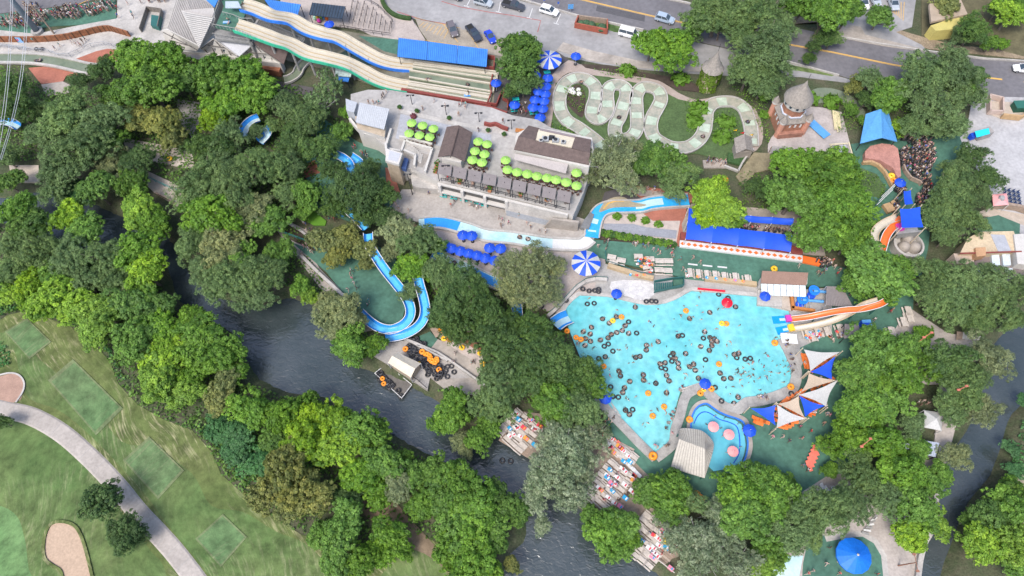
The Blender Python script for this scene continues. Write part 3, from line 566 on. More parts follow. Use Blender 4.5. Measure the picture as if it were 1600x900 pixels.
b = MB(); strip(b, pw[22:36], [(-.9, .33), (.9, .33)][::-1], blueslide); b.build('blue_section', t)
# slide splash lanes at the feet of the white slides
def lane(label, a, b_, c, d, water):
    t = thing('splash_lane', label, 'splash lane', tuple(P(*a)), group='splash lanes under the white slides')
    b = MB(); b.prism([(q.x,q.y) for q in W([a,b_,c,d], .35)], 0, .35+GZ, water); b.build('water', t)
    for p, q in ((a,b_),(d,c),(b_,c)):
        b = MB(); p3, q3 = P(*p), P(*q); b.beam(p3+Vector((0,0,.3+GZ)), q3+Vector((0,0,.3+GZ)), .35, .62, cream); b.build('side_wall', t)
lane('short upper splash lane below the blue metal roof', (648,98),(778,116),(778,119.5),(648,101.5), chute_m)
lane('second splash lane from the blue roof, paler at its end', (646,104),(776,121),(777,127),(645,108), chute_m)
b = None
lane('dark middle lane holding two riders', (640,113),(772,135),(771,147),(640,124), lazy_m)
lane('lower splash lane with pale green water', (640,131),(768,151),(766,155),(640,134), chute_m)
lane('lowest splash lane beside the red kerb', (638,136),(766,157),(764,163),(636,140), chute_m)
# ---------------------------------------------------------------- the two wide white slides
def wide_slide(name, label, top, low, zs, edge, riders=()):
    n = len(top); ct = [P((a[0]+b[0])/2, (a[1]+b[1])/2, z) for a, b, z in zip(top, low, zs)]
    hw = [(P(a[0], a[1], z)-P(b[0], b[1], z)).length/2 for a, b, z in zip(top, low, zs)]
    pw = [Vector(q[:3]) for q in cr([(*c, h) for c, h in zip(ct, hw)], 6)]; w = 1.65
    t = thing(name, label, 'water slide', (ct[0].x, ct[0].y, 0))
    b = MB(); strip(b, pw, [(-w,0),(-w*.9,-.06),(-w*.4,-.06),(-w*.33,0),(-w*.27,-.06),(w*.27,-.06),(w*.33,0),(w*.4,-.06),(w*.9,-.06),(w,0)][::-1], cream); b.build('slide_bed', t)
    for s_ in (-1, 1):
        for c, ww in ((w*.33, .1),):
            b = MB(); strip(b, pw, [(s_*c-ww, .0), (s_*c-ww, .08), (s_*c+ww, .08), (s_*c+ww, .0)][::-1], tanline); b.build('lane_divider', t)
        b = MB(); c = s_*(w+.08); strip(b, pw, [(c-.08,-.45),(c-.08,.38),(c+.08,.38),(c+.08,-.45)][::-1], cream if s_ > 0 else edge); b.build('side_wall', t)
    for i in range(3, len(pw)-4, 7):
        p = pw[i]
        if p.z > 1.2:
            b = MB(); b.tube([(p.x,p.y,0),(p.x,p.y,p.z-.2)], .3, concrete_g, 8); b.beam(p+Vector((0,-1.6,-.35)), p+Vector((0,1.6,-.35)), .3, .3, concrete_g); b.build('support_column', t)
    return t
wide_slide('white_slide', 'northern wide white water slide with a blue lower edge', [(378,2),(400,8),(425,17),(455,22),(480,38),(505,46),(530,52),(560,70),(590,87),(615,94),(646,97)], [(378,13),(400,20),(425,32),(455,40),(480,52),(505,60),(530,67),(560,83),(590,98),(615,106),(646,109)], [13,12.2,11,9,7.4,6.6,5.4,3.4,1.8,.9,.4], M('blue_edge', (.05,.22,.75), .3, .3, .2))
wide_slide('white_slide', 'southern wide white water slide with a green lower edge', [(368,34),(395,42),(430,55),(455,62),(480,76),(510,84),(540,92),(562,102),(590,118),(615,126),(638,130)], [(370,46),(395,55),(430,68),(455,78),(480,90),(510,97),(540,105),(562,116),(590,130),(615,138),(638,142)], [12.5,11.5,10,8.4,6.8,6.2,5,3.4,1.8,.9,.4], M('green_edge', (.06,.45,.28), .3, .2, .3))

# ---------------------------------------------------------------- round-bottomed tube slides
def trough(name, label, pts, r, m, sup=True, cat='water slide', n=6, water=None):
    pw = [Vector(q) for q in cr(W(pts), n)]; t = thing(name, label, cat, (pw[0].x, pw[0].y, 0))
    pr = [(math.cos(a)*r*s_, -math.sin(a)*r*.8+r*.8) for s_, a in [(1, x) for x in (0,.35,.8,1.2,math.pi/2)]] + [(-math.cos(a)*r, -math.sin(a)*r*.8+r*.8) for a in (1.2,.8,.35,0)]
    pr2 = [(o_*1.07, z_-.06) for o_, z_ in pr]
    b = MB(); strip(b, pw, pr, m); strip(b, pw, pr2[::-1], m)
    b.build('trough', t, True)
    for s_ in (-1, 1):
        b = MB(); strip(b, pw, [(s_*r-.05,r*.78),(s_*r-.05,r*.86),(s_*r+.07,r*.86),(s_*r+.07,r*.78)][::-1], white if m is not cream else tanline); b.build('rim', t)
    if water:
        b = MB(); strip(b, pw, [(-r*.55,.12),(r*.55,.12)][::-1], water); b.build('water', t)
    if sup:
        for i in range(4, len(pw)-3, 9):
            p = pw[i]
            if p.z > 1.2: b = MB(); b.tube([(p.x,p.y,0),(p.x,p.y,p.z-.05)], .14, tealr, 6); b.build('support_post', t)
    return t
trough('blue_slide', 'inner blue trough slide curving round the green mat in the west', [(576,366,3.5),(578,385,3.3),(588,403,3.1),(602,424,2.8),(618,444,2.5),(632,462,2.2),(641,480,2),(641,497,1.8),(630,510,1.5),(612,517,1.2),(594,514,1.0),(578,504,.9),(563,490,.7)], .92, blueslide, water=M('slide_water', (.10,.45,.80), .15, .15, .8, .03, 2))
trough('blue_slide', 'outer blue trough slide beside the tube dock', [(651,425,3),(656,447,2.8),(662,468,2.6),(665,487,2.3),(661,503,2),(649,516,1.6),(628,526,1.2),(602,530,.8)], .92, blueslide, water=MATS['slide_water'])
b = MB()
trough('blue_slide', 'upper blue trough slide dropping into the dark trees beside the mat', [(500,236,3),(520,242,3),(538,250,3),(548,262,3),(550,285,3),(540,310,3),(545,330,3.2),(560,345,3.4),(572,358,3.5)], .9, blueslide, water=MATS['slide_water'])
trough('blue_slide', 'short blue trough slide next to the people on the upper mat', [(548,246,2.5),(562,256,2.3),(572,272,2)], .9, blueslide, water=MATS['slide_water'])
trough('blue_slide', 'half hidden blue slide outlet by the west queue', [(545,322,1.6),(536,330,1.4),(532,338,1.1)], 1.0, blueslide)
trough('blue_slide', 'blue slide bend showing at the far left edge', [(-20,200,1.5),(0,193,1.5),(18,194,1.4),(30,200,1.2)], 1.0, blueslide, water=chuteb_m)
trough('blue_slide', 'blue slide pieces glimpsed through the trees above the pool', [(805,470,1.5),(808,490,1.5),(808,520,1.3),(806,550,1.2)], 1.0, blueslide)
trough('orange_slide', 'long orange slide with white bands dropping into the pool', [(1382,472,4.6),(1370,478,4.6),(1345,484,4.4),(1320,486,4.1),(1300,489,3.6),(1280,493,2.9),(1260,497,2),(1235,500,.8)], .6, orange)
b = MB()
trough('cream_slide', 'long cream slide beside the orange one, ending in the pool', [(1372,470,4.4),(1350,477,4.2),(1330,488,3.8),(1310,498,3.3),(1290,505,2.5),(1265,511,1.5),(1240,515,.6)], .55, cream)
trough('orange_slide', 'short orange slide leaving the tower beside the three white domes', [(1402,352,4.8),(1392,358,4.7),(1383,370,4.6),(1378,385,4.5),(1374,400,4.4)], .75, orange)
trough('cream_slide', 'curved cream slide leaving the tower above the orange one', [(1402,341,5),(1385,348,4.9),(1370,358,4.8),(1364,370,4.7),(1366,382,4.6),(1372,396,4.5)], .75, cream)
for (x, y, z, m, c, lab) in ((1234,500,.9,magenta,(1216,501),'magenta'),(1238,514,.8,yellowT,(1222,517),'yellow')):
    a = P(x,y,0); e = P(c[0],c[1],0); t = thing('slide_outlet', lab+' slide mouth spilling bright blue water into the pool', 'slide outlet', (a.x,a.y,0), group='slide outlets')
    b = MB(); b.beam(a+Vector((0,0,.6)), a+(a-e).normalized()*-1.0+Vector((0,0,.6)), 1.3, .9, m); b.build('mouth', t)
    b = MB(); d = (e-a).normalized(); nn = Vector((-d.y,d.x,0)); e = e+d*1.2; z0 = Vector((0,0,PZ+.06)); b.beam(a+z0, e+z0, 1.5, .12, M('runout_blue', (.01,.27,.66), .2, .15, .8, .03, 2)); b.build('runout_lane', t)
    b = MB(); b.beam(a.lerp(e,.3)+z0+Vector((0,0,.07)), a.lerp(e,.62)+z0+Vector((0,0,.07)), .5, .03, chuteb_m); b.build('splash', t)
t = trough('blue_slide', 'broad blue slide outlet at the pool corner under the big tree', [(868,510,1.2),(878,503,.8),(890,498,.3)], 1.5, blueslide, sup=False, water=chuteb_m)

trough('blue_slide', 'blue slide bend showing between dark trees west of the plaza', [(381,214,2.6),(386,200,2.5),(396,191,2.4),(406,187,2.3)], 1.1, blueslide, water=chuteb_m)
trough('blue_slide', 'short blue chute piece below the slide bend in dark trees', [(412,200,2),(418,212,1.9),(408,224,1.8)], 1.2, blueslide, water=chuteb_m)
# ================================================================ buildings and built structures
def flat(pts, z): return [(q.x, q.y) for q in W(pts, z)]
def on_edge(a, b, t): return a.lerp(b, t)
def railing(name, label, pts, h, m, z=GZ, cat='railing', group=None, step=2.0, closed=False):
    pw = [p+Vector((0,0,z)) for p in W(pts, 0)] if not isinstance(pts[0], Vector) else pts
    if not isinstance(pts[0], Vector) and z > 1: pw = W(pts, z)
    t = thing(name, label, cat, tuple(pw[0]), group)
    b = MB()
    for a, c in zip(pw, pw[1:]):
        b.beam(a+Vector((0,0,h)), c+Vector((0,0,h)), .09, .09, m); b.beam(a+Vector((0,0,h*.5)), c+Vector((0,0,h*.5)), .05, .05, m)
    b.build('rail', t)
    for a, c in zip(pw, pw[1:]):
        n = max(1, int((c-a).length/step))
        for i in range(n):
            p = a.lerp(c, i/n); b = MB(); b.beam(p, p+Vector((0,0,h)), .09, .09, m); b.build('post', t)
    return t
def gable(b, q, ze, zr, m, over=0):
    """ridge halfway between edges q0-q1 and q3-q2 (ridge runs from mid(q0,q3) to mid(q1,q2)); q: px at eave height"""
    e = [P(x, y, ze) for x, y in q]; r0 = (e[0]+e[3])/2; r1 = (e[1]+e[2])/2; r0.z = r1.z = zr
    T = Vector((0,0,-.18))
    b.add([e[0], e[1], r1, r0, e[0]+T, e[1]+T, r1+T, r0+T], [(3,2,1,0),(4,5,6,7),(0,1,5,4),(1,2,6,5),(3,0,4,7)], m)
    b.add([e[3], e[2], r1, r0, e[3]+T, e[2]+T, r1+T, r0+T], [(0,1,2,3),(7,6,5,4),(4,5,1,0),(5,6,2,1),(7,4,0,3)], m)
    return e, r0, r1
def ribs(b, a0, a1, b0, b1, n, m, w=.07, up=.04):
    for i in range(n+1):
        t = i/n; p = a0.lerp(a1, t); q = b0.lerp(b1, t); b.beam(p+Vector((0,0,up)), q+Vector((0,0,up)), w, .07, m)
def canopy_flat(name, label, px, z, m, cat='canopy', rib=0, ribm=None, post=dark, th=.15, zs=None, panels=1, group=None, pr=.08):
    pw = [P(x, y, zz) for (x, y), zz in zip(px, zs or [z]*4)]; base = sum(pw, Vector())/4
    t = thing(name, label, cat, (base.x, base.y, GZ), group)
    for k in range(panels):
        u, v = k/panels+.002, (k+1)/panels-.002
        q = [pw[0].lerp(pw[1], u), pw[0].lerp(pw[1], v), pw[3].lerp(pw[2], v), pw[3].lerp(pw[2], u)]
        b = MB(); b.add(q+[p-Vector((0,0,th)) for p in q], [(3,2,1,0),(4,5,6,7),(0,1,5,4),(1,2,6,5),(2,3,7,6),(3,0,4,7)], m)
        b.build('roof_panel' if panels > 1 else 'roof', t)
    if rib: b = MB(); ribs(b, pw[0], pw[1], pw[3], pw[2], rib, ribm or m); o = b.build('roof_rib', t); o['kind'] = 'stuff'
    for p in pw:
        q = p.lerp(sum(pw, Vector())/4, .04); b = MB(); b.tube([(q.x,q.y,GZ),(q.x,q.y,q.z-.1)], pr, post, 6); b.build('post', t)
    return t, pw
# ---- blue roof over the tube queue
t, pw = canopy_flat('blue_shelter', 'long bright blue metal roof beside the splash lanes, in three panels', [(623,59),(762,77),(760,104),(621,88)], 3.6, blueL, 'shelter', 46, M('blue_roof_seam', (.03,.13,.45), .5, .1), panels=3, zs=[3.2,3.2,3.2,3.2])
railing('queue_railing', 'black railing along the foot of the blue metal shelter', [(625,92),(690,101),(757,110)], 1.1, dark)
railing('entry_railing', 'dark railing above the green slide bay west of the blue shelter', [(533,46),(570,53),(612,59)], 1.1, dark)
# ---- shelters near the wide slides
t, pw = canopy_flat('dark_shelter', 'navy flat-roofed shelter above the blue parasol north of the slides', [(488,4),(540,10),(535,29),(483,23)], 3.4, bluedk, 'shelter', 12, dark, panels=2)
for c_, lab in (((500,32),'yellow'),((496,35),'pink')): pass
t, pw = canopy_flat('blue_roofed_kiosk', 'kiosk under a flat blue roof touching the northern white slide', [(412,-2),(470,7),(464,27),(430,22)], 4, blueL, 'kiosk', 14, M('blue_roof_seam'), panels=1)
t, pw = canopy_flat('white_slide_shelter', 'small mint-white roof below the southern white slide', [(524,102),(551,106),(548,120),(524,118)], 3, M('mint_roof', (.42,.52,.50), .6, .1, .8), 'shelter', 6, panels=1)
t, pw = canopy_flat('small_blue_awning', 'small blue awning under the mint-white roof by the slide', [(526,119),(546,121),(544,128),(526,125)], 2.4, blueL, 'awning')
# ---- gabled slide tower building at the top
tb = thing('slide_tower_building', 'large grey metal-roofed building with white half-timbered gables', 'building', tuple(P(330,80)))
EH = 7.0
def poly3(b, pts, m): b.add([P(*p) for p in pts], [tuple(range(len(pts)))], m)
def roofpart(name, pts, m, n=0, rm=None):
    b = MB(); pw = [P(*p) for p in pts]; T = Vector((0,0,-.25)); k = len(pw)
    b.add(pw+[p+T for p in pw], [tuple(range(k)), tuple(range(2*k-1, k-1, -1))]+[(i, k+i, k+(i+1)%k, (i+1)%k) for i in range(k)], m)
    if b.v and (pw[1]-pw[0]).cross(pw[2]-pw[0]).z < 0: b.f[0] = b.f[0][::-1]; b.f[1] = b.f[1][::-1]
    o = b.build(name, tb)
    if n and k == 4: b = MB(); ribs(b, pw[0], pw[1], pw[3], pw[2], n, rm or metalroof); q = b.build('roof_seam', o); q['kind'] = 'stuff'
    return pw
seamd = M('dark_roof_seam', (.22,.21,.20), .5, .1)
# west slope (seams run up to the north east), bright south gable dormer, east slope
roofpart('roof_slope', [(262,46,7),(286,-24,14),(350,-40,14),(312,74,6.5)], metalroof, 0)
b = MB(); ribs(b, P(262,46,7), P(311,74,6.6), P(284,-24,14), P(334,12,12.5), 22, seamd); o = b.build('roof_seam', tb); o['kind'] = 'stuff'
roofpart('roof_slope', [(312,74,6.5),(283,16,11.2),(334,12,12.6),(336,30,11)], metalroof, 0)
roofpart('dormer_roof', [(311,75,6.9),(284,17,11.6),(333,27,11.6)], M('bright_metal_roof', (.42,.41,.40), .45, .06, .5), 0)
b = MB(); ribs(b, P(286,20,11.7), P(310.5,73,7.1), P(333,28,11.7), P(311.5,74,7.1), 16, seamd, .06); o = b.build('roof_seam', tb); o['kind'] = 'stuff'
roofpart('roof_slope', [(312,74,6.5),(334,20,12),(356,-30,13),(340,44,8)], metalroof, 0)
roofpart('blue_roof_panel', [(316,-6,13.2),(345,-10,13.2),(335,11,12.8)], blueL)
roofpart('front_roof', [(336,60,6.6),(396,68,6.6),(374,88,5.4)], M('pale_metal_roof', (.46,.47,.50), .45, .06, .5))
roofpart('front_roof', [(396,67,7.5),(404,60,8),(450,80,6),(443,100,4.2)], shingle)
# walls: white gables with timber braces
def gwall(pts, wins, braces):
    b = MB(); pw = [P(*p) for p in pts]; k = len(pw); bk = Vector((0,.3,0))
    b.add(pw+[p+bk for p in pw], [tuple(range(k))[::-1], tuple(range(k, 2*k))]+[(i, (i+1)%k, k+(i+1)%k, k+i) for i in range(k)], stucco)
    if ((pw[1]-pw[0]).cross(pw[2]-pw[0])).y > 0: b.f[0] = b.f[0][::-1]
    w = b.build('gable_wall', tb)
    for a, c in braces:
        b = MB(); b.beam(P(*a)+Vector((0,-.1,0)), P(*c)+Vector((0,-.1,0)), .11, .14, M('grey_timber', (.13,.12,.115), .8, .2, 2)); b.build('timber_brace', w)
    for x, y, z in wins:
        b = MB(); c = P(x, y, z); b.box((c.x, c.y-.12, c.z), (1.1,.1,1.2), glass); b.build('window', w)
gwall([(253,48,7),(261,46,7.4),(312,73,7),(308,80,4),(262,76,3)], [(273,65,4.6),(283,68,4.4),(293,71,4.2)], [((255,50,6.8),(309,78,5.2)),((264,62,5.4),(300,72,5)),((262,47,7),(270,60,5.6)),((272,52,6.8),(268,60,5.6)),((282,57,6.6),(288,66,5.2)),((292,62,6.4),(290,70,5))])
gwall([(313,76,5.8),(333,61,7.2),(371,88,5.4),(365,86,3.4),(320,81,3.2)], [(327,76,4),(340,78,4),(353,80,4)], [((314,76,5.6),(334,61,7.1)),((334,61,7.1),(372,88,5.2)),((322,70,5.6),(352,74,5.6)),((334,62,7),(330,70,5.6)),((337,64,6.8),(344,72,5.6)),((320,77,4.6),(324,82,3.2)),((331,74,5),(336,83,3.2)),((345,76,5),(349,84,3.2)),((357,79,5),(361,86,3.2))])
gwall([(376,88,5),(396,69,6.6),(442,99,4.2),(436,99,2.6),(384,90,2.8)], [(390,84,3.6),(404,87,3.4),(418,91,3.2)], [((376,88,4.9),(396,69,6.5)),((396,69,6.6),(443,99,4.2)),((384,81,5),(416,84,5)),((397,71,6.3),(393,80,5)),((401,73,6.2),(408,81,5)),((384,86,4),(388,90,2.8)),((398,84,4.4),(402,92,2.8)),((411,86,4.2),(415,95,2.6)),((424,90,3.8),(427,97,2.6))])
b = MB(); b.prism(flat([(262,60),(300,40),(400,60),(440,92),(438,100),(384,94),(320,84),(265,80)], 3), 0, 3.2, stucco); b.build('lower_wall', tb)
b = MB(); b.prism(flat([(300,76),(312,78),(374,90),(396,94),(392,104),(340,98),(292,90)], 2.6), 2.3, 2.6, M('porch_roof', (.30,.29,.29), .7, .15, .4)); b.build('porch_roof', tb)
b = MB(); b.prism(flat([(396,94),(440,100),(436,112),(396,104)], 1.8), 0, 1.8, brick); b.build('brick_base', tb)
# launch deck of the slides with its railings
b = MB(); b.prism(flat([(345,0),(385,0),(383,22),(372,50),(336,42),(350,10)], 12), 11.6, 12, matgreen); b.build('launch_deck', tb)
b = MB(); b.prism(flat([(333,42),(372,50),(396,60),(394,67),(336,60)], 8), 7.4, 8, M('grey_deck', (.24,.24,.24), .8, .2, 1)); b.build('balcony', tb)
for pts, z in (([(350,-10),(333,42)],12.1),([(350,24),(366,28),(380,34),(396,34)],12.1),([(334,43),(372,50),(394,60)],12.1),([(334,57),(365,62),(394,67)],8.1),([(396,60),(394,67)],8.1)):
    b = MB(); w = W(pts, z)
    for a, c in zip(w, w[1:]):
        b.beam(a+Vector((0,0,1)), c+Vector((0,0,1)), .1, .1, concrete_g); n = max(2, int((c-a).length/.8))
        for i in range(n+1): p = a.lerp(c, i/n); b.beam(p, p+Vector((0,0,1)), .06, .06, concrete_g)
    b.build('deck_railing', tb)
b = MB(); b.prism(flat([(352,2),(372,2),(377,12),(352,12)], 14), 13.8, 14, M('pale_awning', (.38,.44,.50), .6, .1, .5)); b.build('awning', tb)
# stair between the two slides
st = thing('slide_stairs', 'grey metal stairs climbing between the two white slides', 'stairs', tuple(P(425,60)))
a0, a1 = P(400,36,10.5), P(472,66,2.5)
for i in range(26):
    p = a0.lerp(a1, i/25); b = MB(); b.box(p, (.5,2.2,.08), concrete_g, -.35); b.build('step', st)
for s_ in (-1.2,1.2):
    b = MB(); b.beam(a0+Vector((.4*s_,s_,0)), a1+Vector((.4*s_,s_,0)), .12, .35, steel); b.build('stringer', st)
b = MB(); b.prism(flat([(398,52),(425,44),(470,62),(500,84),(480,80),(440,66)], 2), 1.9, 2.1, M('dark_roof_felt', (.09,.085,.09), .9, .2, .6)); tag(b.build('dark_lean_to_roof'), 'dark lean-to roof under the stairs between the slides', 'roof')
# ---- rocky / boarded gatehouse left of the tower
gt = thing('open_enclosure', 'small roofless timber enclosure beside the grey metal roof', 'enclosure', tuple(P(245,40)))
for a, c in (((233,18),(256,21)),((233,18),(222,52)),((256,21),(250,48))):
    b = MB(); p, q = P(*a), P(*c); n = max(3, int((q-p).length/.8))
    for i in range(n):
        u, v = p.lerp(q, i/n), p.lerp(q, (i+.9)/n); b = MB(); b.beam(u+Vector((0,0,.8)), v+Vector((0,0,.8)), .12, 1.6, M('grey_board', (.20,.18,.16), .85, .25, 2)); b.build('board', gt)
b = MB(); b.prism(flat([(237,24),(252,26),(248,44),(236,40)], 1), 0, 1.2, tealr); b.build('green_bin', gt)
# ---- long brick wall in panels at the west entrance
bw = thing('brick_wall', 'long rust-coloured brick wall bending beside the pale entrance walk', 'wall', tuple(P(60,65)))
pth = [P(x, y) for x, y in cr([(-40,65),(20,66),(60,66),(100,63),(130,57),(155,51),(173,49),(185,52),(205,58)], 5)]
for a, c in zip(pth, pth[1:]):
    d = (c-a).normalized(); b = MB(); b.beam(a+Vector((0,0,.9)), c-d*.06+Vector((0,0,.9)), .35, 1.8, M('rust_brick', (.24,.10,.05), .85, .35, 1.2, .03, 7, fine=.3)); b.build('wall_panel', bw)
for i in range(0, len(pth)-1, 2): b = MB(); b.box((pth[i].x, pth[i].y-.2, .95), (.14,.14,1.9), M('wall_post', (.09,.05,.03), .8, .2)); b.build('wall_post', bw)
bn = MB(); q0 = P(27,64.5); q1 = P(39,65.5)
bn.beam(q0+Vector((0,-.45,.9)), q1+Vector((0,-.45,.9)), .05, 1.7, M('banner_blue', (.20,.38,.62), .6, .1)); bo = tag(bn.build('wall_banner', loc=(q0.x,q0.y-.45,.9)), 'pale blue banner with a red star hung on the brick wall', 'banner')
b = MB(); c = (q0+q1)/2+Vector((0,-.49,1.0)); b.add([(c.x+math.cos(math.pi/2+k*math.pi/5)*(.5 if k%2==0 else .2), c.y, c.z+math.sin(math.pi/2+k*math.pi/5)*(.5 if k%2==0 else .2)) for k in range(10)], [tuple(range(10))], redC); b.build('star', bo)
railing('pool_fence', 'thin grey railing curving between the entrance walk and the channel', [(0,76),(20,78),(45,81),(80,84),(95,91),(112,90),(125,84),(145,75),(165,72),(190,77)], 1.1, steel)
railing('channel_fence', 'second thin railing dividing the far west entrance walk', [(-40,72),(0,74),(45,80)], 1.1, steel)
# ---- queue lanes in the plaza
for i, (a, c) in enumerate((((553,4),(547,40)),((561,7),(552,45)),((571,8),(561,46)),((576,15),(569,48)),((585,17),(577,50)),((590,25),(586,52)),((598,29),(594,52)),((604,38),(602,54)),((612,39),(609,55)))):
    railing('queue_barrier', f'{ordinal(i+1)} slanting queue rail from the west on the entrance plaza', [a, c], 1.0, dark, group='queue rails on the plaza')
railing('plaza_railing', 'long black railing along the top of the queue plaza', [(571,2),(592,14),(602,24),(614,36),(613,50)], 1.1, dark)
hd = MB(); pw = [Vector(q) for q in cr(W([(590,-25),(598,4),(606,17),(618,26),(632,30),(643,31)]), 6)]; strip(hd, pw, wallprof(.5+GZ, 1.0), M('clipped_hedge', (.035,.07,.02), .95, .4, 2, .1, 4, fine=.4)); tag(hd.build('clipped_hedge'), 'low dark hedge curving round the corner of the service road', 'hedge')
railing('kerb_rail', 'short black barrier at the end of the low curving hedge', [(643,31),(650,43)], .9, dark)
# ---- red timber structures round the lanes
def wallbox(name, label, pts, h, w, m, cat='wall', z=GZ):
    t = thing(name, label, cat, tuple(P(*pts[0]))); 
    for a, c in zip(pts, pts[1:]):
        p, q = P(*a), P(*c); b = MB(); b.beam(p+Vector((0,0,z+h/2)), q+Vector((0,0,z+h/2)), w, h, m); b.build('wall_section', t)
    return t
wallbox('red_kerb_wall', 'long low red wall along the edge of the white plaza', [(628,143),(680,152),(730,160),(768,167)], .6, .7, redwood)
wallbox('red_kerb_wall', 'short red wall beside the dark ramp to the parasols', [(741,169),(765,172),(792,181)], .8, .7, redwood)
wallbox('red_gate_fence', 'red timber fence enclosing a dark pit by the blue shelter', [(760,93),(773,95),(772,112),(759,110),(760,93)], 1.2, .25, redwood, 'fence')
wallbox('red_gate_fence', 'red timber rails beside the parasol at the lane ends', [(770,122),(766,140),(768,150),(762,166),(776,168),(782,152),(788,142)], 1.0, .25, redwood, 'fence')
wallbox('terrace_fence', 'red fence on the west side of the blue parasol terrace', [(788,142),(786,158),(794,162),(793,174)], 1.0, .25, redwood, 'fence')
sheet('ramp', [(741,165),(768,166),(795,178),(790,182),(765,172)], black_tar)
# ---- food court: raised plaza, facades, stairs
fc = thing('food_court_building', 'large white concrete terrace building with open galleries facing south', 'building', tuple(P(760,300)))
TZ = 4.6
top = [(548,147),(575,140),(612,141),(680,152),(768,168),(800,180),(840,187),(862,200),(925,216),(932,240),(912,300),(895,338),(885,331),(820,314),(760,300),(688,284),(640,262),(606,262),(608,232),(585,215),(562,198),(548,180)]
b = MB(); b.prism(flat(top, TZ), 0, TZ, M('plaza_white', (.34,.325,.31), .85, .2, .18, .01, 4), side=stucco); b.build('upper_terrace', fc)
# north concrete bands
for pts in ([(625,170),(700,187),(790,205),(870,222),(870,226),(788,210),(700,193),(626,176)],):
    b = MB(); b.prism(flat(pts, TZ+.01), TZ-.2, TZ+.01, concrete_w); b.build('pale_band', fc)
b = MB(); b.prism(flat([(626,178),(705,196),(698,230),(640,220),(618,216)], TZ+.008), TZ-.2, TZ+.008, M('seating_slate', (.33,.34,.37), .85, .12, .3)); b.build('slate_floor', fc)
b = MB(); b.prism(flat([(740,205),(768,210),(765,262),(728,250)], TZ+.008), TZ-.2, TZ+.008, M('seating_slate')); b.build('slate_floor', fc)
# south facade: front wall planes step down, gallery shade is painted as flat dark panels
sA, sB = P(688,285,TZ), P(888,333,TZ)
def fpt(t, z, out=0):
    p = sA.lerp(sB, t); d = (sB-sA).normalized(); nn = Vector((d.y,-d.x,0)); q = p+nn*out; q.z = z; return q
gallery_shade = M('painted_gallery_shade', (.10,.095,.09), .9, .2, .5)
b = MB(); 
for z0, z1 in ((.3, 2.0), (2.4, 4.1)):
    b.add([fpt(0,z0,.03), fpt(.53,z0,.03), fpt(.53,z1,.03), fpt(0,z1,.03)], [(0,1,2,3)], gallery_shade)
b.build('gallery_shade_panel', fc)
for z, o_ in ((2.2,.9),(4.35,.5)):
    b = MB(); p, q = fpt(-.02,z,o_/2), fpt(.53 if z < 3 else 1.0,z,o_/2); b.beam(p, q, o_, .35, stucco); b.build('floor_slab', fc)
for t_ in (0.0,.18,.36,.53):
    b = MB(); b.box(fpt(t_,2.2,.55), (.6,.6,4.4), stucco, math.atan2(sB.y-sA.y, sB.x-sA.x)); b.build('column', fc)
b = MB(); b.add([fpt(.53,1.6,.9), fpt(1,1.6,.9), fpt(1,4.4,.2), fpt(.53,4.4,.2)], [(0,1,2,3)], concrete_w); b.add([fpt(.53,0,1.4), fpt(1,0,1.4), fpt(1,1.6,.9), fpt(.53,1.6,.9)], [(0,1,2,3)], M('grey_metal_siding', (.28,.30,.33), .5, .1, .4)); b.build('sloping_wall', fc)
# south west wing below the stair tower
b = MB(); b.prism(flat([(640,262),(690,284),(688,296),(655,293),(644,290)], 2.3), 0, 2.3, concrete_w); b.build('lower_slab', fc)
b = MB(); p, q = P(641,268,3.2), P(690,286,3.2); b.beam(p, q, .3, .9, concrete_w); b.build('parapet', fc)
b = MB(); p, q = P(640,281,1.2), P(688,295,1.2); b.beam(p+Vector((0,-.3,0)), q+Vector((0,-.3,0)), .1, 1.9, gallery_shade); b.build('gallery_shade_panel', fc)  # flat dark panel painting in the lower gallery's shade
# parapets (white walls round the stairwell)
def parapet(pts, h=1.0, w=.45, z=TZ, m=stucco):
    wp = W(pts, z)
    for a, c in zip(wp, wp[1:]): b = MB(); b.beam(a+Vector((0,0,h/2)), c+Vector((0,0,h/2)), w, h, m); b.build('parapet', fc)
parapet([(612,205),(604,232),(607,236),(628,240),(634,222),(640,226),(676,236),(668,262),(665,272)])
parapet([(625,217),(650,222),(676,229)]); parapet([(605,232),(608,258)], 2)
parapet([(632,238),(650,246),(648,262)], 1.0)
# stair tower
tw = P(616,246,7.6); 
b = MB(); b.prism(flat([(605,233),(628,240),(622,256),(603,250)], 7.6), 0, 7.3, tanwall); b.build('stair_tower', fc)
b = MB(); b.prism(flat([(604,232),(629,239),(623,257),(602,251)], 8.0), 7.3, 8.0, stucco); b.build('tower_cap', fc)
b = MB(); b.prism(flat([(609,235),(626,240),(621,253),(606,249)], 8.02), 7.6, 8.02, M('pale_grey_roof', (.42,.43,.46), .7, .06, .5)); b.build('tower_roof', fc)
b = MB(); b.prism(flat([(632,246),(638,248),(634,264),(627,262)], 5.6), 4.6, 5.6, M('navy_awning', (.05,.09,.22), .6, .1)); b.build('awning', fc)
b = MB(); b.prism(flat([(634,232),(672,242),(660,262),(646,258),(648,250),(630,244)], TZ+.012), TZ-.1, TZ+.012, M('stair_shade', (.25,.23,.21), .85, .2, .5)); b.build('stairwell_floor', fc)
a0, a1 = P(632,226,TZ+.1), P(658,248,TZ+.05)
for i in range(12):
    p = a0.lerp(a1, i/11); b = MB(); b.box((p.x, p.y, TZ+.5-.04*i), (.42,2.4,.16), concrete_w, -.15); b.build('stair_tread', fc)
railing('terrace_railing', 'black railing along the southern rim of the shaded terrace', [(690,283),(760,299),(820,313),(884,330)], 1.1, dark, TZ+.05)
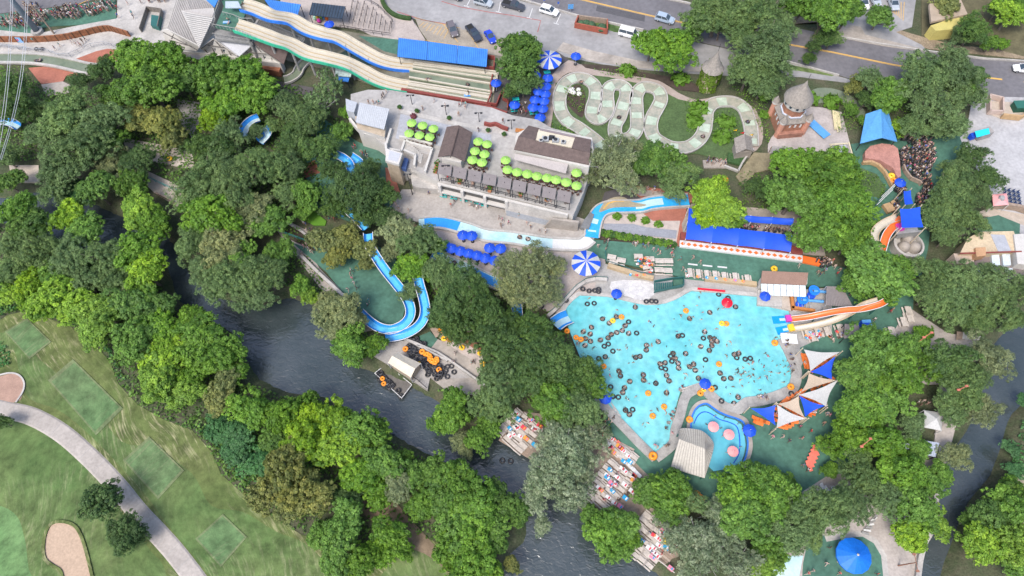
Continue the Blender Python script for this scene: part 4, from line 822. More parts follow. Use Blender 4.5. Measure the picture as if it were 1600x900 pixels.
# grey step pyramid at the east end
est = thing('east_stairs', 'broad pale stairs at the east end of the terrace building', 'stairs', tuple(P(880,350)))
for i in range(9):
    z = 3.6-.42*i; b = MB(); q = flat([(862+i*-1.5,340+i*1.6),(905,345+i*1.2),(904,348+i*1.2),(861-i*1.5,343+i*1.6)], z); b.prism(q, 0, max(z,.35), concrete); b.build('step', est)
railing('stair_railing', 'black railing on the broad pale stairs beside the chute', [(857,356),(880,357),(905,360)], 1.2, dark, .8)
b = MB(); b.prism(flat([(912,345),(922,332),(928,336),(920,358),(907,356)], 1), 0, 1.2, M('metal_deck', (.18,.185,.19), .5, .2, .5)); tag(b.build('metal_platform'), 'dark grey platform at the east end of the broad stairs', 'platform')
# grey sloping roof block at the north west corner of the plaza
wb = thing('white_roof_building', 'small building under a sloping white metal roof west of the lime parasols', 'building', tuple(P(580,190)))
b = MB(); b.prism(flat([(556,185),(604,200),(602,218),(560,205)], 5.2), TZ-4.6, 6.0, tanwall, side=stucco); b.build('wall', wb)
pw = [P(562,160,8.4), P(608,170,8.4), P(600,202,7.2), P(556,191,7.2)]
b = MB(); b.add(pw+[p-Vector((0,0,.2)) for p in pw], [(3,2,1,0),(4,5,6,7),(0,1,5,4),(1,2,6,5),(2,3,7,6),(3,0,4,7)], M('white_metal_roof', (.38,.40,.43), .5, .05, .4)); b.build('roof', wb)
b = MB(); ribs(b, pw[0], pw[1], pw[3], pw[2], 16, M('white_roof_seam', (.44,.47,.51), .5, .05), .05); o = b.build('roof_seam', wb); o['kind'] = 'stuff'
b = MB(); b.prism(flat([(540,154),(558,160),(553,176),(541,172)], 7), 2, 7, M('white_metal_roof')); b.build('side_roof', wb)
parapet([(548,190),(560,205),(572,213),(606,222)], 1.2, .5, TZ-.6)
# brown gabled pavilion
bp = thing('brown_roofed_pavilion', 'brown shingled gable pavilion between two groups of lime parasols', 'pavilion', tuple(P(715,235,TZ)))
b = MB(); e, r0, r1 = gable(b, [(698,198),(684,245),(726,252),(738,207)], TZ+2.9, TZ+4.3, shingle); b.build('roof', bp)
b = MB(); b.prism(flat([(697,222),(690,247),(720,254),(730,228)], TZ+2.6), TZ, TZ+2.6, stucco); b.build('wall', bp)
c = P(706,250,TZ+.9); b = MB(); b.box((c.x, c.y-.5, TZ+1.0), (2.2,.15,2.0), M('brown_door', (.07,.045,.035), .7, .2)); b.build('door', bp)
b = MB(); b.beam(P(716,202,TZ+4.4), P(704,246,TZ+4.4), .18, .12, M('ridge_cap', (.07,.05,.045), .8, .2)); b.build('ridge_cap', bp)
# long brown roofed kitchen with a white roof well
kb = thing('kitchen_building', 'long brown shingled roof with a cream roof well of grey machines', 'building', tuple(P(860,235,TZ)))
b = MB(); b.prism(flat([(805,216),(808,208),(830,197),(925,215),(928,240),(920,262),(806,234)], TZ+3), TZ, TZ+3.0, stucco); b.build('wall', kb)
def slab(name, pts, m, par=kb, th=.22):
    pw = [P(*p) for p in pts]; k = len(pw); b = MB()
    if (pw[1]-pw[0]).cross(pw[2]-pw[0]).z < 0: pw = pw[::-1]
    T = Vector((0,0,-th)); b.add(pw+[p+T for p in pw], [tuple(range(k)), tuple(range(2*k-1,k-1,-1))]+[(i,k+i,k+(i+1)%k,(i+1)%k) for i in range(k)], m); return b.build(name, par)
slab('roof', [(803,233,TZ+3.3),(810,213,TZ+4.5),(922,239,TZ+4.5),(920,257,TZ+3.3)], shingle)
slab('roof', [(810,213,TZ+4.5),(826,196,TZ+3.6),(843,200,TZ+3.6),(836,219,TZ+4.5)], shingle)
slab('roof', [(893,231,TZ+4.5),(899,213,TZ+4.2),(924,218,TZ+4),(922,239,TZ+4.5)], shingle)
slab('roof', [(843,200,TZ+4.3),(899,212,TZ+4.3),(899,215,TZ+4.2),(843,203,TZ+4.2)], M('roof_trim', (.20,.17,.18), .8, .1))
b = MB(); b.prism(flat([(842,202),(899,215),(893,231),(836,219)], TZ+4.0), TZ+2.6, TZ+4.05, M('cream_roof_well', (.55,.50,.40), .8, .1, .4)); b.build('roof_well', kb)
for x, y, s_, m in ((852,217,1.1,steel),(862,215,.9,dark),(868,219,1.0,steel),(845,220,.6,steel),(880,222,.7,steel)):
    c = P(x, y, TZ+4.4); t = b = MB(); b.box((c.x,c.y,TZ+4.35), (s_*1.3,s_,.6), m, -.2); b.lathe([(0,.0),(s_*.4,.0),(s_*.4,.12),(0,.14)], dark, 8, (c.x,c.y,TZ+4.66)); b.build('roof_machine', kb)
for x, y in ((814,203),(908,223)):
    c = P(x, y, TZ+.6); q = thing('wooden_bench', ('western' if x < 900 else 'eastern')+' orange wooden bench at the end of the long brown roof', 'bench', (c.x,c.y,TZ), rz=-.2)
    for k in range(4): b = MB(); b.box((0,.25*k-.4,.45), (2.4,.2,.06), woodo); o = b.build('slat', None); o.parent = q
    b = MB(); b.box((0,0,.22), (2.2,.9,.4), wood); o = b.build('frame'); o.parent = q
slab('serving_awning', [(805,240,TZ+2.6),(888,256,TZ+2.6),(884,271,TZ+2.2),(803,249,TZ+2.2)], M('pale_awning_cloth', (.37,.335,.32), .7, .06, .5), th=.1)
# row of taupe cabanas
ct = [(684,255),(705,258),(728,266),(750,270),(772,276),(793,281),(815,286),(838,291),(861,297),(885,305)]
for i in range(9):
    x0 = 686+i*23.3; y0 = 254+i*5.25; q = [(x0,y0),(x0+20.5,y0+4.4),(x0+18,y0+21),(x0-2.5,y0+16.5)]
    t, pw = canopy_flat('cabana', f'{ordinal(i+1)} taupe square cabana from the west on the terrace rim', q, TZ+2.7, taupeC, 'cabana', th=.12, group='taupe cabanas on the terrace rim')
    c = sum(pw, Vector())/4; b = MB(); b.tube([(c.x,c.y,TZ+2.7),(c.x,c.y,TZ+3.0)], .05, dark, 5); b.build('finial', t)
for i, (x, y, l) in enumerate(((681,262,16),(719,280,14),(766,293,14),(814,296,22),(855,306,16))):
    p0 = P(x+3,y-8,TZ+.4); t = thing('planter_hedge', f'{ordinal(i+1)} narrow green planter from the west between the cabanas', 'planter', (p0.x,p0.y,TZ), group='planters between the cabanas')
    p1 = P(x-1.5,y+l*.5,TZ+.4); b = MB(); b.beam(p0, p1, .7, .5, M('terracotta_trough', (.42,.17,.08), .8, .15)); b.build('trough', t)
    b = MB(); 
    for k in range(60):
        u = R.random(); p = p0.lerp(p1, u)+Vector((R.uniform(-.5,.5), R.uniform(-.4,.4), R.uniform(.3,1.0))); d = Vector((R.gauss(0,1),R.gauss(0,1),1)).normalized()*.22; e_ = d.cross(Vector((R.random(),R.random(),R.random()))).normalized()*.2
        b.add([p-d, p+e_, p+d, p-e_], [(0,1,2,3)], M('planter_leaves', (.05,.16,.02), .7, .3, 3))
    b.build('leaves', t)
# brown entrance canopy things near plaza
for i, (x, y) in enumerate(((647,210),(708,193),(751,203),(760,198),(649,165))): pass
wl_ = MB(); strip(wl_, [Vector(q) for q in cr(W([(757,195),(766,197),(775,196),(785,201),(794,204)], TZ), 4)], wallprof(.9, .5), redwood); tag(wl_.build('curved_bench_wall'), 'low curved rust-brown bench wall on the white plaza', 'bench')
# ---- ivy tower
it = P(1104,136)
iv = thing('ivy_tower', 'round tower wrapped in ivy under a pointed grey roof with red flag', 'tower', tuple(it))
b = MB(); b.lathe([(2.0,0),(1.9,6.2)], tanwall, 14, (it.x,it.y,0)); b.build('tower_wall', iv)
b = MB(); b.lathe([(2.5,6.0),(2.3,6.3),(1.6,7.2),(.9,8.6),(.35,9.9),(.05,10.8)], shingleg, 12, (it.x,it.y,0)); b.build('roof', iv)
b = MB(); b.tube([(it.x,it.y,10.6),(it.x,it.y,13)], .05, dark, 5); o = b.build('flagpole', iv)
b = MB(); b.add([(it.x,it.y,13),(it.x,it.y,11.8),(it.x-2,it.y,12.5)], [(0,1,2)], redC); b.add([(it.x,it.y+.02,13),(it.x,it.y+.02,11.8),(it.x-2,it.y+.02,12.5)], [(2,1,0)], redC); q = b.build('flag', None); q.parent = o
b = MB(); ivm = M('ivy_leaves', (.12,.20,.02), .7, .35, 2.5, tr=.2)
for k in range(1500):
    a = R.uniform(0, 2*math.pi); z = R.uniform(.2, 6.2); rr = 2.1+.25*math.sin(a*5+z)+R.uniform(-.1,.15)
    p = Vector((it.x+math.cos(a)*rr, it.y+math.sin(a)*rr, z)); d = Vector((R.gauss(0,.6),R.gauss(0,.6),R.gauss(0,.6)+1)).normalized()*.24; e_ = d.cross(Vector((math.cos(a),math.sin(a),.3))).normalized()*.22
    b.add([p-d, p+e_, p+d, p-e_], [(0,1,2,3)], ivm)
o = b.build('ivy', iv); o['kind'] = 'stuff'
# ---- brick castle tower
c0 = P(1229,203); hx = 5.0; ang = math.radians(4)
cs = thing('castle_tower', 'red brick castle with corner turrets and a tall grey cone roof', 'tower', tuple(c0))
def sq(r, rot=0, c=c0, n=4): return [(c.x+r*math.cos(rot+2*math.pi*k/n), c.y+r*math.sin(rot+2*math.pi*k/n)) for k in range(n)]
cc = Vector((c0.x, c0.y+2.0, 0)); rr = hx*1.414/1.15
brk = M('castle_brick', (.40,.20,.125), .9, .3, 1.2, .03, 9, rgb2=(.26,.12,.08), fine=.3)
b = MB(); b.prism(sq(5.6, math.pi/4+ang, cc), 0, 6.5, brk); b.build('brick_base', cs)
e = [Vector((*p, 6.3)) for p in sq(6.1, math.pi/4+ang, cc)]; u = [Vector((*p, 8.8)) for p in sq(3.6, math.pi/4+ang, cc)]
for i in range(4):
    j = (i+1) % 4; b = MB(); b.add([e[i], e[j], u[j], u[i]], [(0,1,2,3)], shingleg); b.add([e[i]-Vector((0,0,.3)), e[j]-Vector((0,0,.3)), e[j], e[i]], [(0,1,2,3)], shingleg); b.build('skirt_roof', cs)
b = MB(); b.prism(sq(3.5, math.pi/8, cc, 8), 7.4, 12.2, brk); b.build('brick_drum', cs)
b = MB(); b.lathe([(3.75,8.1),(3.9,8.1),(3.9,8.5),(3.5,8.5)], M('pale_gutter', (.50,.54,.62), .6, .1), 8, (cc.x,cc.y,0), math.pi/8); b.build('drum_trim', cs)
b = MB(); b.lathe([(3.3,11.2),(3.9,11.6),(4.1,14.0),(3.6,14.0)], stucco, 12, (cc.x,cc.y,0)); bd = b.build('white_band', cs)
for k in range(12):
    a = (k+.5)*math.pi/6; p = Vector((cc.x+math.cos(a)*3.98, cc.y+math.sin(a)*3.98, 12.8)); b = MB(); b.box(p, (.12,.7,.8), glass, a); b.build('window', bd)
b = MB(); b.lathe([(4.4,13.7),(4.35,14.0),(3.7,15.2),(2.7,16.8),(1.7,18.4),(.8,19.8),(.35,21.0),(.05,22.0)], shingleg, 16, (cc.x,cc.y,0)); b.build('cone_roof', cs, True)
b = MB(); b.tube([(cc.x,cc.y,22.8),(cc.x,cc.y,25)], .06, dark, 5); fp = b.build('flagpole', cs)
for s_ in (1, -1): pass
b = MB(); v = [(cc.x,cc.y,25),(cc.x-2.6,cc.y,24.9),(cc.x-1.8,cc.y,24.0),(cc.x-2.7,cc.y,23.0),(cc.x,cc.y,23.2)]; b.add(v, [(0,1,2,3,4)], redC); b.add([(x, y+.02, z) for x, y, z in v], [(4,3,2,1,0)], redC); q = b.build('flag', None); q.parent = fp
for k, (px_, py_) in enumerate(sq(5.7, math.pi/4+ang, cc)):
    b = MB(); b.lathe([(.9,0),(.9,7.2)], M('salmon_render', (.50,.25,.18), .85, .15, 1), 10, (px_,py_,0)); tq = b.build('corner_turret', cs)
    b = MB(); b.lathe([(1.0,7.2),(1.1,7.2),(1.1,8.3),(1.0,8.3)], stucco, 10, (px_,py_,0)); b.build('turret_band', tq).parent = tq
    b = MB(); b.lathe([(1.25,8.2),(.9,8.9),(.4,9.8),(.02,10.6)], shingleg, 10, (px_,py_,0)); b.build('turret_roof', tq)
for k in range(4):
    x = cc.x-2.4+k*1.6; y = cc.y-3.98; b = MB(); b.box((x, y, 4.6), (.5,.2,1.3), white, ang); b.build('window', cs)
for k in range(3): b = MB(); b.box((cc.x-4.05, cc.y-2.4+k*1.8, 4.6), (.2,.5,1.3), white, ang); b.build('window', cs)
for k in (1,2): a = -math.pi/2+(k-1.5)*math.pi/4; b = MB(); b.box((cc.x+math.cos(a)*3.28, cc.y+math.sin(a)*3.28, 10.3), (.1,.5,.7), blueP, a); b.build('drum_window', cs)
b = MB(); q = flat([(1205,212),(1248,214),(1255,196),(1212,200)], .8); b.prism([(cc.x-3.9,cc.y-5.6),(cc.x+3.9,cc.y-5.2),(cc.x+3.9,cc.y-3.9),(cc.x-3.9,cc.y-4.2)], 0, 2.4, M('weathered_brick', (.30,.15,.11), .9, .3, .8, .03, 8)); b.build('front_plinth', cs)
cs.scale = (.70,.70,.62)
for a, c, lab in (((1262,190),(1291,216),'pale blue ramp beside the castle tower, bordered by black rails'),):
    b = MB(); p, q = P(*a), P(*c); b.beam(p+Vector((0,0,GZ+.25)), q+Vector((0,0,GZ+.25)), 2.0, .12, blueP); tag(b.build('ramp_board'), lab, 'ramp')
b = MB(); rs = thing('pole_stack', 'stack of pale yellow poles lying on the castle yard', 'poles', tuple(P(1304,190)))
for k in range(7):
    p, q = P(1299+k*1.7, 175+k*.6), P(1303+k*1.5, 206+R.uniform(-4,3)); b = MB(); b.tube([p+Vector((0,0,GZ+.3)), q+Vector((0,0,GZ+.3))], .12, M('pale_yellow', (.58,.52,.32), .7, .1), 6); b.build('pole', rs)
# flat roof / pergola south of the castle yard
pg = thing('yellow_frame_shelter', 'pale blue flat roof framed in cream beams below the castle yard', 'shelter', tuple(P(1310,240)))
b = MB(); b.prism(flat([(1300,228),(1322,226),(1328,252),(1306,256)], 2.5), 2.2, 2.5, M('white_metal_roof')); b.build('roof', pg)
for a, c in (((1326,222),(1334,250)),((1330,248),(1308,249)),((1296,226),(1324,224)),((1298,226),(1306,256))): b = MB(); b.beam(P(*a,2.7), P(*c,2.7), .22, .22, M('cream_beam', (.60,.53,.36), .7, .1)); b.build('beam', pg)
pg = thing('slatted_pergola', 'grey slatted pergola under the bright tree south of the castle', 'pergola', tuple(P(1215,240)))
for k in range(12): b = MB(); b.beam(P(1206,229+k*2.0,2.4), P(1236,231+k*2.0,2.4), .16, .1, M('pergola_slat', (.30,.29,.27), .8, .1)); b.build('slat', pg)
for a in ((1206,229),(1236,231),(1206,251),(1236,253)): b = MB(); p = P(*a,2.4); b.beam((p.x,p.y,0),(p.x,p.y,2.4), .15, .15, wood); b.build('post', pg)
# ---- pale blue gabled tent by the queue
bt = thing('blue_gabled_roof', 'pale blue gabled roof among trees above the queue', 'roof', tuple(P(1370,205)))
b = MB(); gable(b, [(1365,172),(1372,223),(1402,220),(1389,178)][::1] and [(1353,178),(1344,224),(1402,221),(1389,178)], 3.4, 5.0, blueP); b.build('roof', bt)
for a in ((1354,181),(1347,221),(1399,219),(1388,181)): b = MB(); p = P(*a,3.2); b.tube([(p.x,p.y,0),(p.x,p.y,3.4)], .1, dark, 6); b.build('post', bt)
# light pole lamp by the tent
def lamp(label, x, y, h, m=dark, arm=(1.2,0), group='lamp posts'):
    p = P(x, y); t = thing('lamp_post', label, 'lamp post', tuple(p), group)
    b = MB(); b.tube([p, p+Vector((0,0,h))], [.12,.07], m, 6); b.build('pole', t)
    b = MB(); b.beam(p+Vector((-arm[0]/2,-arm[1]/2,h)), p+Vector((arm[0]/2,arm[1]/2,h)), .08, .08, m); ar = b.build('arm', t)
    for s_ in (-.5,.5): b = MB(); b.box(p+Vector((arm[0]*s_,arm[1]*s_,h-.1)), (.5,.35,.16), m); b.build('lamp_head', ar)
    return t
for x, y, l in ((649,180,'lamp post beside the burgundy shrub on the white plaza'),(701,196,'lamp post north of the brown gabled pavilion'),(751,207,'lamp post north of the lime parasols by the curved bench'),(800,218,'lamp post at the corner of the long brown roof'),(645,300,'lamp post beside the tan stair tower'),(702,287,'lamp post on the rim between the first cabanas')):
    q = lamp(l, x, y+5, 7.5)
lamp('pink-headed lamp post among trees near the white stairs', 1415,549, 8, M('salmon_steel', (.5,.16,.11), .6, .1), (1.6,.8)); lamp('pink-headed lamp post rising beside the square white tent', 1465,628, 8, MATS['salmon_steel'], (1.6,.6)); lamp('salmon lamp post leaning over trees by the striped chairs', 1322,709, 8, MATS['salmon_steel'], (1.8,1.2)); lamp('rusty lamp post at the river edge by the carousel walk', 1402,884, 6, M('rusty_steel', (.25,.12,.08), .8, .2), (.2,2.4))
# ---- shade canopies in the middle: long royal-blue tents
def tent(label, near, far_, z, n, group='royal blue tents'):
    """near/far: end pixel pairs at height z; n bays with sagging lower edge"""
    a0, a1 = P(*near[0],z), P(*near[1],z); f0, f1 = P(*far_[0],z+.9), P(*far_[1],z+.9)
    t = thing('blue_tent', label, 'tent', (a0.x,a0.y,GZ), group); K = 6
    for i in range(n):
        b = MB(); g = []
        for j in range(K+1):
            u = (i+j/K)/n; s_ = math.sin(math.pi*j/K); lo = a0.lerp(a1, u); hi = f0.lerp(f1, u); d = (hi-lo)
            col = []
            for k in range(5):
                v = k/4; p = lo.lerp(hi, v)+d*(.06*s_*(1-v)); p.z -= .35*s_*(1-abs(v-.5)); p.z += .4*math.sin(math.pi*v); col.append(p)
            g.append(col)
        vs = [p for col in g for p in col]; b.add(vs, [(j*5+k, (j+1)*5+k, (j+1)*5+k+1, j*5+k+1) for j in range(K) for k in range(4)], blueS); b.build('canvas_bay', t, True)
    for i in range(n+1):
        for e0, e1 in ((a0,a1),(f0,f1)): p = e0.lerp(e1, i/n); b = MB(); b.tube([(p.x,p.y,GZ),(p.x,p.y,p.z+.1)], .08, white, 6); b.build('post', t)
tent('long four-bay royal blue tent above the orange diamond border', ((1071,374),(1235,394)), ((1074,347),(1238,367)), 2.6, 4)
tent('shorter royal blue tent behind the long one, half under trees', ((1140,345),(1238,352)), ((1140,335),(1240,341)), 2.6, 3)
tent('narrow royal blue tent end under the yellow-green tree', ((1074,350),(1100,352)), ((1076,325),(1104,328)), 2.4, 1)
# orange diamonds border wall with a red bench behind
dw = thing('diamond_wall', 'low white wall with a row of orange diamonds edging the green mat', 'wall', tuple(P(1062,383)))
A, B = P(1061,383), P(1252,407)
b = MB(); b.beam(A+Vector((0,0,GZ+.2)), B+Vector((0,0,GZ+.2)), 1.5, .5, white); b.build('wall', dw)
dd = (B-A).normalized(); nn = Vector((-dd.y,dd.x,0))
for k in range(20):
    c = A.lerp(B, (k+.5)/20)+Vector((0,0,GZ+.456)); b = MB(); s1, s2 = .52, .42
    b.add([c-dd*s1, c-nn*s2, c+dd*s1, c+nn*s2, ], [(0,1,2,3)], orange); b.build('orange_diamond', dw)
    for v in (0,): pass
b = MB(); b.beam(B+Vector((0,0,GZ+.2)), P(1280,413)+Vector((0,0,GZ+.2)), 1.5, .5, orange); b.build('orange_end', dw)
rb = thing('red_bench_wall', 'long dark red bench wall behind the orange diamond border', 'bench', tuple(P(1062,378)))
for k in range(10):
    p, q = A.lerp(B, k/10)+nn*1.6, A.lerp(B, (k+.96)/10)+nn*1.6; b = MB(); b.beam(p+Vector((0,0,GZ+.5)), q+Vector((0,0,GZ+.5)), 1.6, .9, redwood); b.build('bench_section', rb)
for k in range(3): line('white_floor_stripe', [(1075+k*23, 412.3+k*2.1), (1090+k*23, 414+k*2.1)], .32, white, GZ+.02)
# hedge row + grey ramp
sheet('grey_ramp', [(943,349),(990,350),(1010,355),(1058,360),(1056,373),(1010,368),(943,361)], M('slate_ramp', (.25,.26,.29), .8, .12, .3))
# ---- brown roof by the lifeguard terrace
bb = thing('tan_roofed_bar', 'flat brown-roofed bar with a white glazed front above the pool', 'building', tuple(P(1225,445)))
q = [(1191,423),(1263,426),(1260,445),(1189,442)]
b = MB(); b.prism(flat(q, 3.4), 3.1, 3.4, M('brown_flat_roof', (.27,.17,.13), .85, .08, .8)); b.build('roof', bb)
b = MB(); b.prism(flat([(1190,432),(1262,434),(1261,444),(1189,442)], 3), 0, 3.0, stucco); b.build('wall', bb)
a0, a1 = P(1189,443,3.0), P(1259,446,3.0)
for k in range(7):
    u, v = a0.lerp(a1, k/7+.006), a0.lerp(a1, (k+1)/7-.006); b = MB(); b.add([u+Vector((0,-1.9,-1.1)), v+Vector((0,-1.9,-1.1)), v, u], [(0,1,2,3)], M('skylight', (.55,.62,.65), .3, .08, .5)); b.build('glazed_panel', bb)
sheet('lifeguard_terrace', [(1184,453),(1222,454),(1222,479),(1183,477)], concrete_w, z=GZ+.45, depth=.8)
sheet('lifeguard_terrace_edge', [(1222,454),(1232,454),(1236,486),(1222,480)], beige, z=GZ+.46, depth=.8)
# machinery pit with blue wheels
mp = thing('machine_pit', 'timber-edged pit of pumps with two blue wheels beside the brown roof', 'machinery', tuple(P(1265,470)))
b = MB(); b.prism(flat([(1233,454),(1292,450),(1292,490),(1240,486)], GZ+.3), 0, GZ+.3, M('pit_concrete', (.34,.32,.30), .85, .25, .6)); b.build('pit_floor', mp)
for a, c in (((1232,452),(1236,486)),((1234,484),(1270,489))): b = MB(); b.beam(P(*a)+Vector((0,0,.8)), P(*c)+Vector((0,0,.8)), .5, 1.0, woodo); b.build('timber_edge', mp)
for x, y in ((1272,454),(1254,468)):
    c = P(x,y,1.4); b = MB(); b.lathe([(.3,1.2),(1.05,1.3),(1.05,1.6),(.75,1.6),(.75,1.35),(.3,1.35)], M('wheel_blue', (.02,.20,.75), .4, .1, 2), 14, (c.x,c.y,0)); b.build('blue_wheel', mp)
    b = MB(); b.lathe([(0,.5),(.8,.6),(.8,.9),(0,1.0)], blueS, 12, (c.x-.5,c.y-.7,0)); b.build('blue_drum', mp)
    b = MB(); b.tube([(c.x,c.y,1.2),(c.x+4,c.y-.5,1.1)], .3, blueP, 8); b.build('pipe', mp)
for k in range(5): b = MB(); b.beam(P(1240+k*6,462,1), P(1242+k*6,484,1), .12, .12, redwood if k == 0 else steel); b.build('pipe', mp)
b = MB(); pw = W([(1292,449),(1314,449),(1330,475),(1332,480),(1290,477)], 3.2); 
sr = thing('slatted_roof', 'grey slatted metal roof fanning out beside the big bright tree', 'roof', tuple(P(1310,470)))
a0, a1, b0, b1 = P(1292,447,3.2), P(1316,448,3.2), P(1290,477,3.0), P(1334,480,3.0)
for k in range(16):
    u, v = k/16, (k+.85)/16; b = MB(); q = [a0.lerp(a1,u), a0.lerp(a1,v), b0.lerp(b1,v), b0.lerp(b1,u)]; b.add(q+[p-Vector((0,0,.1)) for p in q], [(3,2,1,0),(0,1,5,4),(2,3,7,6),(1,2,6,5),(3,0,4,7)], M('roof_slat', (.21,.185,.18), .7, .12, 1)); b.build('roof_slat', sr)
for p in (a0,a1,b0,b1): b = MB(); b.tube([(p.x,p.y,0),(p.x,p.y,3)], .1, steel, 6); b.build('post', sr)
canopy_flat('grey_canopy', 'square grey fabric canopy south of the cream slide', [(1320,506),(1342,507),(1345,525),(1319,529)], 2.8, taupeC, 'canopy')
lc = thing('blue_locker_cart', 'royal blue cart with a light blue top beside the grey canopy', 'cart', tuple(P(1350,515)))
b = MB(); q = P(1349,515); b.box((q.x,q.y,GZ+.8), (1.6,2.4,1.4), blueS); b.build('body', lc); b = MB(); b.box((q.x,q.y+.9,GZ+1.56), (1.6,.6,.12), blueP); b.build('top', lc); b = MB(); b.box((q.x+.65,q.y-.2,GZ+1.55), (.25,1.6,.1), blueP); b.build('side_rail', lc)
# ---- pool-side stair and hut in teal
ts = thing('teal_stairs', 'teal-railed stairs leading down to the pool terrace', 'stairs', tuple(P(1035,445)))
for k in range(9): b = MB(); b.beam(P(1023+k*3.4,442.5-k*.2,1.0), P(1023+k*3.4,454-k*.5,1.0), .3, .12, tealr); b.build('step', ts)
for a, c in (((1022,440),(1052,435)),((1022,456),(1068,446)),((1052,435),(1068,434)),((1068,434),(1068,446))): b = MB(); b.beam(P(*a,2), P(*c,2), .12, .9, tealr); b.build('rail_panel', ts)
b = MB(); b.prism(flat([(1052,436),(1068,434),(1068,445),(1053,448)], 1.5), 0, 1.5, matgreen); b.build('landing', ts)
wallbox('tan_terrace_wall', 'curving tan stone wall below the cluttered picnic terrace', [(949,418),(975,426),(1000,434),(1020,438)], .9, .8, M('tan_stone', (.42,.32,.20), .85, .15, .8))
railing('terrace_fence', 'teal railing along the picnic terrace above the stone pool wall', [(945,396),(946,412),(970,420),(1000,431),(1020,433)], 1.1, tealr)
railing('pool_fence', 'teal railing curving round the blue-striped parasol terrace', [(948,438),(930,437),(915,440),(900,450),(885,466),(872,480),(858,492)], 1.1, tealr)
wallbox('white_terrace_wall', 'white retaining wall curving under the striped parasol terrace', [(948,440),(930,439),(914,443),(899,453),(884,469),(870,484),(856,497)], .8, .7, concrete_w)
wallbox('tan_ledge', 'long tan ledge above the red beam on the pool wall', [(1100,438),(1130,441),(1180,447)], .8, .9, M('tan_stone'))
b = MB(); b.beam(P(1090,451,.8), P(1133,455,.8), .3, .3, redC); tag(b.build('red_beam'), 'long red beam lying along the north edge of the pool', 'beam')
# stone apron with rocks by the pool
sheet('rock_apron', [(955,440),(1000,438),(1022,445),(1022,460),(1005,470),(980,463),(958,458)], M('white_rubble', (.40,.39,.39), .9, .35, 1.6, .08, 3, rgb2=(.62,.60,.58), fine=.4), smooth=2)
sheet('wet_rock', [(1022,462),(1050,448),(1070,452),(1060,462),(1040,470),(1010,472)], stone, smooth=2)
# ---- childrens pool pavilion
pv = thing('pool_pavilion', 'curved tan metal roof over the corner of the childrens pool', 'pavilion', tuple(P(1080,715)))
z = 3.6; tanroof = M('tan_metal_roof', (.44,.41,.355), .5, .06, .4)
rid0, rid1 = P(1058,698,z), P(1099,722,z)
edge = W([(1061,675),(1085,670),(1100,676),(1112,686),(1116,700),(1104,738)], 3.0)
ctr = P(1100,702,4.4); ring = W([(1060,673),(1066,669),(1083,670),(1096,673),(1106,680),(1114,690),(1115,700),(1110,720),(1101,747)], 3.1)
lft = W([(1060,673),(1057,690),(1053,710),(1048,731)], 3.1); bt_ = W([(1048,731),(1075,739),(1101,747)], 3.1)
apex = [P(1061,686,4.3), P(1101,701,4.5)]
def face(pts, m=tanroof, name='roof_panel'):
    b = MB(); 
    if (pts[1]-pts[0]).cross(pts[2]-pts[0]).z < 0: pts = pts[::-1]
    k = len(pts); T = Vector((0,0,-.15)); b.add(list(pts)+[p+T for p in pts], [tuple(range(k)), tuple(range(2*k-1,k-1,-1))]+[(i,k+i,k+(i+1)%k,(i+1)%k) for i in range(k)], m); return b.build(name, pv)
NN = 20
topl = [ring[i] for i in range(len(ring))]
tl = [Vector(q) for q in cr(ring, 4)]
for i in range(len(tl)-1):
    u = min(1, i/14); v = min(1, (i+1)/14); a = apex[0].lerp(apex[1], u); c = apex[0].lerp(apex[1], v)
    face([tl[i], tl[i+1]]+([c, a] if (c-a).length > .01 else [a]))
    b = MB(); b.beam(tl[i]+Vector((0,0,.05)), a+Vector((0,0,.05)), .07, .08, M('tan_seam', (.27,.25,.22), .5, .05)); o = b.build('roof_seam', pv)
botl = [P(1048,731,3.1).lerp(P(1101,747,3.1), k/12) for k in range(13)]; tp = [apex[0].lerp(apex[1], k/12) for k in range(13)]
for k in range(12):
    face([botl[k], botl[k+1], tp[k+1], tp[k]]); b = MB(); b.beam(botl[k]+Vector((0,0,.05)), tp[k]+Vector((0,0,.05)), .07, .08, MATS['tan_seam']); b.build('roof_seam', pv)
for x, y in ((1062,676),(1112,690),(1050,728),(1100,743)): b = MB(); p = P(x,y,3); b.tube([(p.x,p.y,GZ),(p.x,p.y,3)], .15, tealr, 8); b.build('post', pv)
# ---- river dock with cream roofed hut and tube raft
dk = thing('river_dock', 'concrete river dock stepping down beside the tube store', 'dock', tuple(P(640,575)))
b = MB(); b.prism(flat([(583,556),(600,537),(632,532),(636,530),(688,555),(700,560),(745,590),(742,604),(700,612),(672,590),(668,609),(600,566)], .2), -3.2, .2, M('dock_concrete', (.33,.31,.29), .85, .2, .4, .02, 4)); b.build('dock_slab', dk)
b = MB(); b.prism(flat([(672,590),(690,592),(745,590),(760,600),(745,618),(700,612)], .24), -3, .24, concrete); b.build('dock_slab', dk)
b = MB(); p, q = P(632,531), P(700,566); b.beam(p+Vector((0,0,.6)), q+Vector((0,0,.6)), .35, .8, concrete_w); b.build('dock_wall', dk)
wallbox('pale_dock_wall', 'pale wall between the tube store and the upper deck walk', [(632,531),(684,553),(700,563),(760,606)], .8, .35, concrete_w)
sheet('upper_deck_walk', [(672,546),(684,530),(700,536),(756,573),(745,590)], concrete); SHEET[0] += .002
sheet('toddler_beach', [(682,524),(692,508),(706,517),(725,535),(752,548),(756,572),(720,552)], M('beach_concrete', (.44,.38,.35), .85, .15, .4))
sheet('dock_mat', [(655,525),(672,518),(684,530),(672,546),(655,535)], matgreen)
